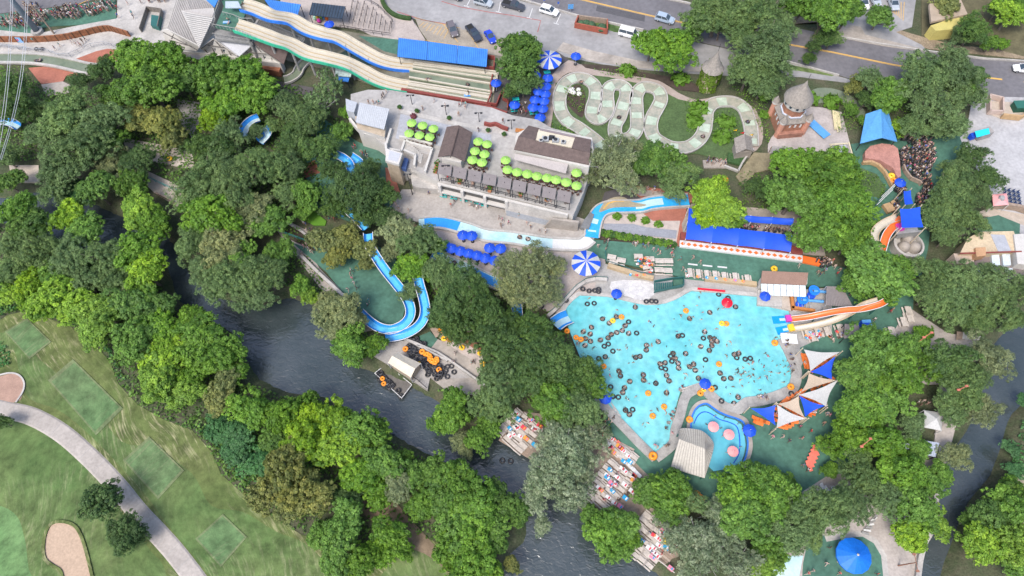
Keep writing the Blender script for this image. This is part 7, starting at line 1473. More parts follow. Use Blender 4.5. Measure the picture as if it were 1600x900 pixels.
# stone hut with a shake roof by the tube exit
sh = thing('stone_hut', 'small shake-roofed hut with red and yellow pennants at the chute end', 'hut', wpos(1160,232)); b = MB(); b.prism(flat([(1148,222),(1174,220),(1176,236),(1150,240)], 2.4), 0, 2.4, concrete); b.build('wall', sh)
b = MB(); gable(b, [(1147,216),(1150,240),(1177,236),(1174,214)], 2.6, 3.8, shingleg); b.build('roof', sh)
for x, y, m in ((1163,207,redC),(1152,203,yellowT),(1177,210,yellowT)): b = MB(); p = P(x,y,4); b.tube([(p.x,p.y,2.6),(p.x,p.y,4.2)], .04, dark, 4); b.add([(p.x,p.y,4.2),(p.x-.9,p.y,3.9),(p.x,p.y,3.6)], [(0,1,2),(2,1,0)][:1], m); b.build('pennant', sh)
gb2 = thing('planted_pen', 'square bed of dark plants beside the crowd under the chute', 'planter', wpos(1150,247)); b = MB(); b.prism(flat([(1138,238),(1166,243),(1160,258),(1136,252)], GZ+.3), 0, GZ+.3, M('pen_plants', (.04,.09,.03), .95, .4, 3, .1, 4)); b.build('plants', gb2); wallbox('pen_wall', 'pale wall round the pen below the small shake hut', [(1130,262),(1152,270),(1158,258),(1168,243),(1176,236)], .6, .4, concrete_w)
sheet('crowd_pen_floor', [(1098,250),(1136,250),(1134,262),(1100,262)], concrete)

# ---- vehicles
def vehicle(name, label, x, y, x2, y2, kind, paint, group='parked cars'):
    """front end at x2,y2"""
    a, e = P(x, y, 0), P(x2, y2, 0); d = (e-a); L_ = {'suv':4.7,'pickup':5.7,'sedan':4.5,'van':5.2,'hatch':4.2}[kind]; wd_ = {'hatch':.88}.get(kind, .97); rz = math.atan2(d.y, d.x)
    c = (a+e)/2; t = thing(name, label, 'van' if kind == 'van' else ('pickup' if kind == 'pickup' else 'car'), (c.x, c.y, GZ), group, rz)
    hl = L_/2; b = MB()
    def loft(secs, m, n):                                   # secs: (x, z0, z1, half width bottom, half width top)
        vs = []; 
        for x_, z0, z1, w0, w1 in secs: vs += [(x_,-w0,z0),(x_,-w0*1.02,(z0+z1)/2),(x_,-w1,z1),(x_,w1,z1),(x_,w0*1.02,(z0+z1)/2),(x_,w0,z0)]
        k = len(secs); b.add(vs, [(i*6+j, i*6+(j+1)%6, (i+1)*6+(j+1)%6, (i+1)*6+j) for i in range(k-1) for j in range(6)]+[(5,4,3,2,1,0), tuple(range((k-1)*6, k*6))], m)
    w = wd_*.97
    if kind == 'pickup':
        loft([(-hl,.45,1.0,w*.95,w*.93),(-hl+.15,.35,1.08,w,w*.96),(-.55,.35,1.08,w,w*.96),(.3,.35,1.10,w,w*.95),(hl-.9,.35,1.08,w,w*.93),(hl-.15,.38,.95,w*.95,w*.86),(hl,.5,.8,w*.86,w*.8)], paint, 0)
        cab = (-.6,-.35,.75,1.35,1.72); bed = True
    elif kind == 'van':
        loft([(-hl,.4,1.1,w*.95,w*.93),(-hl+.1,.32,1.2,w,w),(hl-1.0,.32,1.2,w,w),(hl-.3,.35,1.0,w*.96,w*.9),(hl,.45,.8,w*.9,w*.8)], paint, 0); cab = (-hl+.05,-hl+.15,hl-1.7,hl-.9,2.0); bed = False
    elif kind == 'suv':
        loft([(-hl,.45,.95,w*.93,w*.9),(-hl+.12,.35,1.05,w,w*.95),(hl-1.3,.35,1.05,w,w*.95),(hl-.4,.35,.95,w*.97,w*.88),(hl,.45,.72,w*.85,w*.78)], paint, 0); cab = (-hl+.08,-hl+.45,hl-2.1,hl-1.25,1.68); bed = False
    else:
        loft([(-hl,.42,.85,w*.9,w*.86),(-hl+.15,.3,.95,w,w*.93),(hl-1.3,.3,.95,w,w*.93),(hl-.35,.32,.82,w*.96,w*.86),(hl,.42,.62,w*.84,w*.76)], paint, 0); cab = (-hl+.55,-hl+1.2,hl-2.3,hl-1.25,1.42); bed = False
    b.build('body', None).parent = t
    x0, x1, x2_, x3, zt = cab; zb = 1.04 if kind != 'sedan' and kind != 'hatch' else .93
    b = MB(); b.add([(x0,-w*.93,zb),(x0,w*.93,zb),(x3,w*.93,zb),(x3,-w*.93,zb),(x1,-w*.78,zt),(x1,w*.78,zt),(x2_,w*.78,zt),(x2_,-w*.78,zt)], [(3,2,1,0),(0,1,5,4),(1,2,6,5),(2,3,7,6),(3,0,4,7)], glass); b.build('windows', None).parent = t
    b = MB(); b.box(((x1+x2_)/2,0,zt+.02), (x2_-x1+.06,w*1.6,.07), paint); o = b.build('cab_roof', None); o.parent = t
    b = MB()
    for fr in (0.0,.5,1.0):
        for s_ in (-1,1): xb = lerp(x0,x3,fr); xt = lerp(x1,x2_,fr); b.beam((xb,s_*w*.945,zb),(xt,s_*w*.79,zt), .09, .05, paint)
    b.build('pillars', None).parent = t
    if bed:
        b = MB(); b.box((-hl+1.15,0,1.085), (1.9,w*1.55,.02), M('bed_liner', (.02,.02,.02), .8, .1)); b.build('bed', None).parent = t
    for sx in (-1,1):
        for sy in (-1,1):
            cx_, cy_ = sx*(hl-.85), sy*(w-.1); b = MB(); b.tube([(cx_,cy_-.11,.34),(cx_,cy_+.11,.34)], .34, M('tyre', (.015,.015,.015), .8, .1), 12); wh = b.build('wheel', None); wh.parent = t
            b = MB(); b.tube([(cx_,cy_+sy*.10,.34),(cx_,cy_+sy*.13,.34)], .2, steel, 10); rm_ = b.build('rim', None); rm_.parent = wh
    for s_ in (-1,1):
        b = MB(); b.box((hl-.07,s_*w*.66,.72), (.14,.3,.14), M('headlight', (.75,.75,.72), .1, .05)); b.build('headlight', None).parent = t
        b = MB(); b.box((-hl+.02,s_*w*.78,.85), (.08,.16,.2), M('tail_light', (.5,.01,.01), .2, .05)); b.build('tail_light', None).parent = t
        b = MB(); b.box((x3-.25,s_*(w+.08),zb+.08), (.12,.2,.13), paint); b.build('mirror', None).parent = t
def paint(n, c): return M(n, c, .22, .04, .5, spec=.6, fine=.02)
pg_, pw_, pb_, pn_, ps_ = paint('paint_grey', (.14,.125,.135)), paint('paint_white', (.72,.72,.72)), paint('paint_blue', (.02,.06,.50)), paint('paint_navy', (.035,.045,.07)), paint('paint_silver', (.38,.42,.46))
vehicle('parked_car', 'brown-grey pickup truck parked nearest the blue shelter end', 701,36,714,66,'suv',pg_); vehicle('parked_pickup', 'dark slate pickup truck with an open black bed, in the tan bays', 729,41,752,72,'pickup',pn_); vehicle('parked_car', 'bright royal blue hatchback parked beside the dark pickup', 760,52,773,72,'hatch',pb_)
vehicle('parked_car', 'silver car at the top edge between white bay lines', 741,4,770,12,'suv',ps_); vehicle('parked_pickup', 'charcoal pickup in the kerbside bays between two pale cars', 784,8,820,18,'pickup',paint('paint_charcoal', (.055,.06,.075))); vehicle('parked_car', 'white car with a black roof box, easternmost in the kerbside bays', 844,17,872,26,'suv',pw_)
vehicle('parked_car', 'dark car cut off by the top edge of the picture', 698,-6,722,1,'sedan',pn_); vehicle('parked_van', 'white van with ladders, beside the bushy tree on the service road', 966,53,1000,62,'van',pw_)
vehicle('moving_car', 'silver-blue car on the main road next to the large tree clump', 1024,30,1052,38,'suv',paint('paint_silverblue', (.34,.42,.52)), 'cars on the main road'); vehicle('moving_car', 'white car on the main road at the right edge of the picture', 1612,113,1579,110,'sedan',pw_, 'cars on the main road')
vehicle('parked_car', 'white car under trees in the upper parking lot, westernmost', 1342,-4,1352,22,'sedan',pw_, 'cars in the upper lot'); vehicle('parked_car', 'silver car in the upper parking lot beside yellow hatching', 1389,-2,1398,22,'sedan',ps_, 'cars in the upper lot'); vehicle('parked_car', 'pale car second from the west in the upper parking lot', 1358,-8,1370,14,'suv',ps_, 'cars in the upper lot')
# goods under the navy shelter
for i, (x, y, m, l) in enumerate(((499,35,magenta,'pink'),(497,30,yellowT,'yellow'),(503,29,lime,'lime'),(493,31,M('mint_goods', (.35,.6,.45), .5, .1),'mint'),(507,30,blueP,'pale blue'),(511,31,orange,'orange'))):
    b = MB(); b.lathe([(0,1.1),(.35,1.0),(.5,.55),(.35,.1),(0,0)], m, 9); b.beam((-.35,0,.1),(-.35,0,1.3),.06,.06,steel); b.beam((.35,0,.1),(.35,0,1.3),.06,.06,steel); o = b.build('float_display'); o.location = wpos(x,y); tag(o, f'{l} inflatable for sale under the front edge of the navy shelter', 'inflatable', 'inflatables at the navy shelter')

# ---- people elsewhere
def folk(pts, pose, where, z=GZ, **k):
    for x, y in pts: person(x, y, pose, where, z, **k)
def rpts(poly, n, rg=R):
    out = []; xs = [p[0] for p in poly]; ys = [p[1] for p in poly]; k = 0
    while len(out) < n and k < 20000:
        k += 1; q = (rg.uniform(min(xs), max(xs)), rg.uniform(min(ys), max(ys)))
        if inside(*q, poly) and all(math.hypot(q[0]-o[0], q[1]-o[1]) > 1.8 for o in out[-60:]): out.append(q)
    return out
folk([(114,69),(121,72),(129,74),(131,68),(135,64),(88,79),(95,73),(54,66),(114,64),(126,72)], 'walk', 'on the western entrance walk')
folk([(201,8),(185,15),(186,28),(208,24),(210,29),(222,6)], 'walk', 'on the pale entrance plaza')
folk([(600,152),(604,146),(598,155),(679,160),(696,168),(718,167),(728,166),(727,170),(722,164),(717,182),(748,206),(786,192)], 'walk', 'on the plaza', TZ)
folk([(661,173),(577,163),(590,164),(584,163),(593,163)], 'stand', 'on the plaza', TZ)
folk([(710,317),(705,323),(811,339),(823,351),(829,357),(843,363),(852,364),(795,351),(780,343),(785,346),(783,355),(672,302),(670,304),(639,331)], 'walk', 'on the lower terrace')
folk([(742,321),(745,325),(739,318),(750,322),(747,317),(736,322)], 'sit', 'at the gallery tables')
for i in range(9): folk([(690+i*23+R.uniform(0,14), 278+i*5.2+R.uniform(-2,2)) for _ in range(3)], 'sit', 'beneath the cabanas', TZ)
folk([(934,387),(944,381),(946,392),(950,379),(948,386)], 'stand', 'on the green walk')
folk([(992,384),(995,383),(1004,385),(1007,388),(1020,392),(1027,394),(1030,398),(1042,390),(1050,394),(1048,399),(1051,403),(1046,388),(989,383),(1012,384),(1062,407),(1082,405),(1093,412),(1066,422),(1070,428)], 'walk', 'on the green walk')
folk([(1008,410),(1012,414),(1004,418),(1016,420),(1010,424),(1003,412),(1020,417),(994,407),(1013,405),(1006,406),(1017,409)], 'sit', 'on the stone terrace', GZ)
folk([(1276,428),(1280,431),(1285,427),(1288,424),(1306,430),(1247,417),(1299,410),(1296,414),(1302,419),(1291,415),(1310,424)], 'walk', 'behind the brown-roofed bar')
folk([(1391,487),(1388,489),(1364,501)], 'walk', 'on the dark eastern mat')
folk([(1205,684),(1221,684),(1251,686),(1210,648),(1248,668),(1265,675),(1290,648),(1294,650),(1285,663),(1253,728),(1260,735),(1281,734),(1200,743),(1310,568),(1315,567),(1232,575),(1236,582),(1231,690)], 'walk', 'on the green pool mat')
folk([(1039,670),(1042,662),(1046,650),(1050,645),(1048,655),(1060,610),(1065,606),(1183,621),(1190,622),(1196,623),(1186,620),(1226,541),(1229,540),(1234,556),(1237,563),(1229,534),(1239,571)], 'sit', 'on the stone edge of the pool', PZ-.15)
folk([(950,657),(955,660),(958,654),(945,660),(1022,697),(1026,700),(1039,698),(1043,697)], 'walk', 'beside the western pool edge')
folk([(1289,881),(1309,896),(1368,897),(1294,856),(1260,896),(1268,892),(1310,880)], 'walk', 'near the round tent')
folk([(550,425),(549,431),(551,437),(554,444),(577,471),(575,478),(545,455),(558,452)], 'walk', 'on the western green mat')
folk([(476,387),(480,384),(488,396),(472,396),(474,401),(483,390)], 'walk', 'by the western stairs')
folk([(553,234),(565,240),(568,243),(572,241),(570,247),(566,244),(556,232),(574,246)], 'stand', 'beside the upper blue slide')
folk(rpts([(466,337),(480,345),(505,378),(500,382),(480,366),(464,345)], 12), 'stand', 'on the western stairs')
folk(rpts([(500,325),(525,340),(532,348),(528,350),(510,342),(500,330)], 12), 'stand', 'above the bright lawn')
folk([(619,322),(622,326),(625,330),(612,328),(616,333)], 'stand', 'west of the lower terrace')
folk(rpts([(1005,291),(1060,300),(1072,308),(1040,308),(1005,298)], 16), 'sit', 'on the terracotta seating')
folk(rpts([(1100,250),(1134,252),(1132,262),(1104,258)], 16), 'stand', 'in the chute pen')
folk(rpts([(812,162),(826,172),(822,188),(808,184)], 7), 'walk', 'on the dark northern terrace'); folk([(816,170),(821,165),(841,163),(842,186)], 'stand', 'on the dark northern terrace')
folk([(709,567),(711,554),(737,569),(740,567)], 'walk', 'on the upper dock deck'); folk([(1431,630),(1440,628),(1447,632),(1434,635),(1460,632),(1468,634)], 'stand', 'on the pale eastern terrace')
for poly, w, n in (([(800,640),(845,668),(820,690),(790,680)], 'on the western river deck', 14), ([(960,725),(1000,750),(960,800),(930,780)], 'on the middle river deck', 18), ([(1040,805),(1085,840),(1050,885),(1000,850)], 'on the lower river deck', 20)): folk(rpts(poly, n), 'sit', w)
folk(rpts([(1252,556),(1300,560),(1300,600),(1290,650),(1230,665),(1180,655),(1215,632),(1255,605)], 30), 'sit', 'beneath the sails')
folk(rpts([(1255,515),(1325,512),(1320,535),(1262,530)], 14), 'sit', 'by the grey canopy')
PEOPLE.sort(key=lambda q: -S(q[1], q[2])*(.8 if 'pool' in q[3] else 1)*(.5 if 'deck' in q[3] or 'cabana' in q[3] or 'gallery' in q[3] else 1))
REST = PEOPLE[295:]; PEOPLE = PEOPLE[:295]
autolabel(PEOPLE, LM+[('the north pool edge',1040,470),('the magenta slide mouth',1234,500),('the stone point',1100,600),('the southern pool tip',1022,712),('the west corner of the pool',885,490)], 'x')
autolabel(TUB, LM+[('the stone point',1100,600),('the southern pool tip',1022,712),('the west corner of the pool',885,490),('the magenta slide mouth',1234,500)], 'x')
# ---- the two packed queues read as one mass: joined
def crowd(groups):
    low = [person_mesh('person_standing', stand(0), 0), person_mesh('person_walking', stand(.6, 0), 0)]; V = []; Fc = []; MI = []; mats = PEO['skin']+PEO['top']+PEO['bot']+PEO['hair']+[blackT]
    L1 = len(PEO['skin']); L2 = L1+len(PEO['top']); L3 = L2+len(PEO['bot']); n = 0
    def put(me, mw, mm):
        o = len(V); V.extend([tuple(mw @ v.co) for v in me.vertices]); Fc.extend([tuple(i+o for i in f.vertices) for f in me.polygons]); MI.extend([mm[f.material_index] for f in me.polygons])
    for polys, z, dark_, seed in groups:
        rg = random.Random(seed); pts = []
        for poly, k in polys: pts += rpts(poly, k, rg)
        n += len(pts)
        for x, y in pts:
            mw = Matrix.Translation(P(x, y, z)) @ Matrix.Rotation(rg.uniform(0, 6.28), 4, 'Z') @ Matrix.Scale(rg.uniform(.8, 1.0), 4)
            sk = rg.randrange(L1); tp = L1+(rg.choice([1,1,1,1,1,5,7,7,2,0,3,4]) if dark_ else rg.choice([0,0,0,5,2,4,3,1,7,0,6,5,1,7])); tp = sk if rg.random() < .08 else tp
            put(rg.choice(low), mw, [sk, tp, L2+rg.choice([0,0,0,1,1,4,3]), L3+rg.choice([0,0,1,2])])
            if dark_ and rg.random() < .8: put(bt_k.data, Matrix.Translation(P(x+.8, y, z+.45)) @ Matrix.Rotation(rg.uniform(.9, 1.6), 4, 'X') @ Matrix.Rotation(rg.uniform(0,3), 4, 'Y'), [L3+3]*4)
    for o, x, y, d in REST:
        mm = [mats.index(s.material) for s in o.material_slots]; put(o.data, Matrix.LocRotScale(o.location, o.rotation_euler, o.scale), mm); bpy.data.objects.remove(o)
    b = MB(); b.v = V; b.f = Fc; b.m = MI; b.mats = mats; ob = b.build('crowd', smooth=True); tag(ob, kind='stuff'); print('crowd', n+len(REST), len(Fc))
crowd([([([(0,28),(60,22),(100,14),(180,1),(180,16),(150,24),(110,32),(82,34),(72,30),(60,44),(20,46),(0,42)], 260), ([(220,-5),(268,-5),(266,4),(232,5)], 25), ([(40,8),(62,10),(62,22),(42,20)], 14)], GZ, False, 1),
 ([([(1405,236),(1428,228),(1458,236),(1460,250),(1450,270),(1455,300),(1446,316),(1432,322),(1428,296),(1438,286),(1420,276),(1406,252)], 150), ([(1402,212),(1425,208),(1430,222),(1412,226)], 14), ([(1425,218),(1445,216),(1458,232),(1430,236)], 22), ([(1392,292),(1412,296),(1410,306),(1398,300)], 12), ([(1394,300),(1402,320),(1398,334),(1392,330)], 8), ([(1440,330),(1455,340),(1452,352),(1440,346)], 8)], GZ, True, 2),
 ([([(1100,350),(1150,352),(1239,362),(1238,366),(1150,358),(1075,350)], 44), ([(1272,405),(1290,402),(1300,415),(1285,425)], 12)], GZ, True, 3)])
# ================================================================ trees
LEAF = {'Y': leaf_mat('bright_yellow_green_leaves', (.165,.345,.025), hue=(1.25,1.1,.6)), 'G': leaf_mat('mid_green_leaves', (.085,.205,.034)),
        'B': leaf_mat('fresh_green_leaves', (.105,.255,.030)), 'D': leaf_mat('dark_green_leaves', (.070,.160,.045)),
        'C': leaf_mat('grey_green_leaves', (.120,.225,.075), hue=(1.1,1.05,.95)), 'O': leaf_mat('olive_brown_leaves', (.18,.235,.065), hue=(1.1,1,.8)),
        'L': leaf_mat('pale_green_leaves', (.20,.27,.12), hue=(1.1,1.05,.9)), 'W': leaf_mat('silvery_leaves', (.165,.265,.115), hue=(1.8,1.5,2.3)),
        'U': leaf_mat('bluish_green_leaves', (.055,.19,.06), hue=(1.2,1.1,1))}
def np_mesh(name, V, F, tone, mats, mi=None, smooth=False):
    me = bpy.data.meshes.new(name); nv, nf = len(V), len(F)
    me.vertices.add(nv); me.vertices.foreach_set('co', V.astype(np.float32).ravel())
    k = F.shape[1]; me.loops.add(nf*k); me.loops.foreach_set('vertex_index', F.astype(np.int32).ravel())
    me.polygons.add(nf); me.polygons.foreach_set('loop_start', np.arange(0, nf*k, k, dtype=np.int32))
    a = me.attributes.new('tone', 'FLOAT', 'POINT'); a.data.foreach_set('value', tone.astype(np.float32))
    for m in mats: me.materials.append(m)
    me.update(calc_edges=True); return me
def leaf_cards(P_, N_, size, rng, asp=.7):
    n = len(P_); r1 = rng.normal(size=(n, 3)); N_ = N_/np.linalg.norm(N_, axis=1, keepdims=True)
    u = np.cross(N_, r1); u /= np.linalg.norm(u, axis=1, keepdims=True); v = np.cross(N_, u)
    s = (size*rng.uniform(.6, 1.35, n))[:, None]
    a, b, c, d = P_-u*s, P_+v*s*asp-N_*s*.15, P_+u*s, P_-v*s*asp-N_*s*.15
    V = np.stack([a, b, c, d], 1).reshape(-1, 3); F = np.arange(4*n).reshape(-1, 4)
    return V, F
def unit(n, rng, up=-.25):
    out = np.empty((0, 3))
    while len(out) < n:
        d = rng.normal(size=(n*3, 3)); d /= np.linalg.norm(d, axis=1, keepdims=True); out = np.vstack([out, d[d[:, 2] > up]])
    return out[:n]
def crown_mesh(name, seed, lobes, sub, leaves, lr, sr, size, flat_=.75, fill=1.0, gap=0.0, spread=1.0, asp=.7):
    rng = np.random.default_rng(seed); d = unit(lobes, rng, -.15)
    th = np.arctan2(d[:, 1], d[:, 0]); ph = rng.uniform(0, 6.28, 5)
    out = 1+.17*np.sin(2*th+ph[0])+.15*np.sin(3*th+ph[1])+.12*np.sin(5*th+ph[2])
    rad = (rng.uniform(.25, 1.15, lobes)**.55)[:, None]*(1-lr)*out[:, None]*spread
    LC = d*rad; LC[:, 2] *= flat_
    LR = lr*rng.uniform(.6, 1.3, lobes)
    Vs, Ns, T = [], [], []
    for i in range(lobes):
        if rng.random() < gap: continue
        ns = int(sub*(LR[i]/lr)**2)+2; sdir = unit(ns, rng, -.35); SC = LC[i]+sdir*LR[i]*np.array([1, 1, .8])
        lt = rng.random()
        for j in range(ns):
            ld = unit(leaves, rng, -.5); rr = sr*rng.uniform(.55, 1.25)
            pts = SC[j]+ld*rr*rng.uniform(.55, 1.05, (leaves, 1)); Vs.append(pts)
            Ns.append(ld*.7+sdir[j]*.5+np.array([0, 0, .45])+rng.normal(size=(leaves, 3))*.38)
            T.append(np.full(leaves, np.clip(.55*lt+.45*rng.random(), 0, 1)))
    Pn, Nn, T = np.vstack(Vs), np.vstack(Ns), np.concatenate(T)
    Pn[:, 2] += 1.15
    V, F = leaf_cards(Pn, Nn, size, rng, asp)
    print(name, seed, len(F))
    return np_mesh(name, V, F, np.repeat(T, 4), [LEAF['G']]), LC
def trunk_mesh(LC, seed, bark, thick=.055, nl=9):
    rng = random.Random(seed); b = MB(); lean = Vector((rng.uniform(-.12,.12), rng.uniform(-.12,.12), 0))
    b.tube([(0,0,-.1),(lean.x*.4,lean.y*.4,.35),(lean.x,lean.y,.75)], [thick*1.3,thick,thick*.8], bark, 7)
    idx = list(range(len(LC))); rng.shuffle(idx)
    for i in idx[:nl]:
        e = Vector(LC[i])+Vector((0,0,1.15)); s = Vector((lean.x*.8,lean.y*.8,rng.uniform(.5,.75))); m = s.lerp(e, .5)+Vector((0,0,-.05))
        e2 = e+Vector((e.x*.2, e.y*.2, .16)); b.tube([s, m, e, e2], [thick*.6,thick*.4,thick*.2,thick*.08], bark, 5, False)
        for k in range(2):
            q = m.lerp(e, .5); f = q+Vector((rng.uniform(-.25,.25), rng.uniform(-.25,.25), rng.uniform(.05,.2))); b.tube([q, f], [thick*.22,thick*.06], bark, 4, False)
    return b
PROTO = {}
def style(key, n, args, bark, thick=.055, nl=9):
    for s in range(n):
        me, LC = crown_mesh('crown', 100*ord(key[0])+s, **args); tb = trunk_mesh(LC, s, bark, thick, nl)
        tm = bpy.data.meshes.new('trunk'); tm.from_pydata([tuple(v) for v in tb.v], [], tb.f); tm.materials.append(bark); tm.update()
        PROTO.setdefault(key, []).append((me, tm))
style('broad', 7, dict(lobes=52, sub=10, leaves=30, lr=.26, sr=.105, size=.039, flat_=.66, gap=.05), barkm)
style('fine', 6, dict(lobes=64, sub=11, leaves=32, lr=.23, sr=.09, size=.028, flat_=.66, asp=.5, gap=.05), barkm)
style('round', 2, dict(lobes=64, sub=10, leaves=28, lr=.24, sr=.09, size=.036, flat_=.75, spread=.95), barkm)
style('sparse', 3, dict(lobes=70, sub=8, leaves=24, lr=.22, sr=.10, size=.030, flat_=.5, gap=.12, asp=.5), barkg, .05, 44)
style('airy', 2, dict(lobes=40, sub=5, leaves=16, lr=.22, sr=.09, size=.042, flat_=.7, gap=.25), barkg, .045, 18)
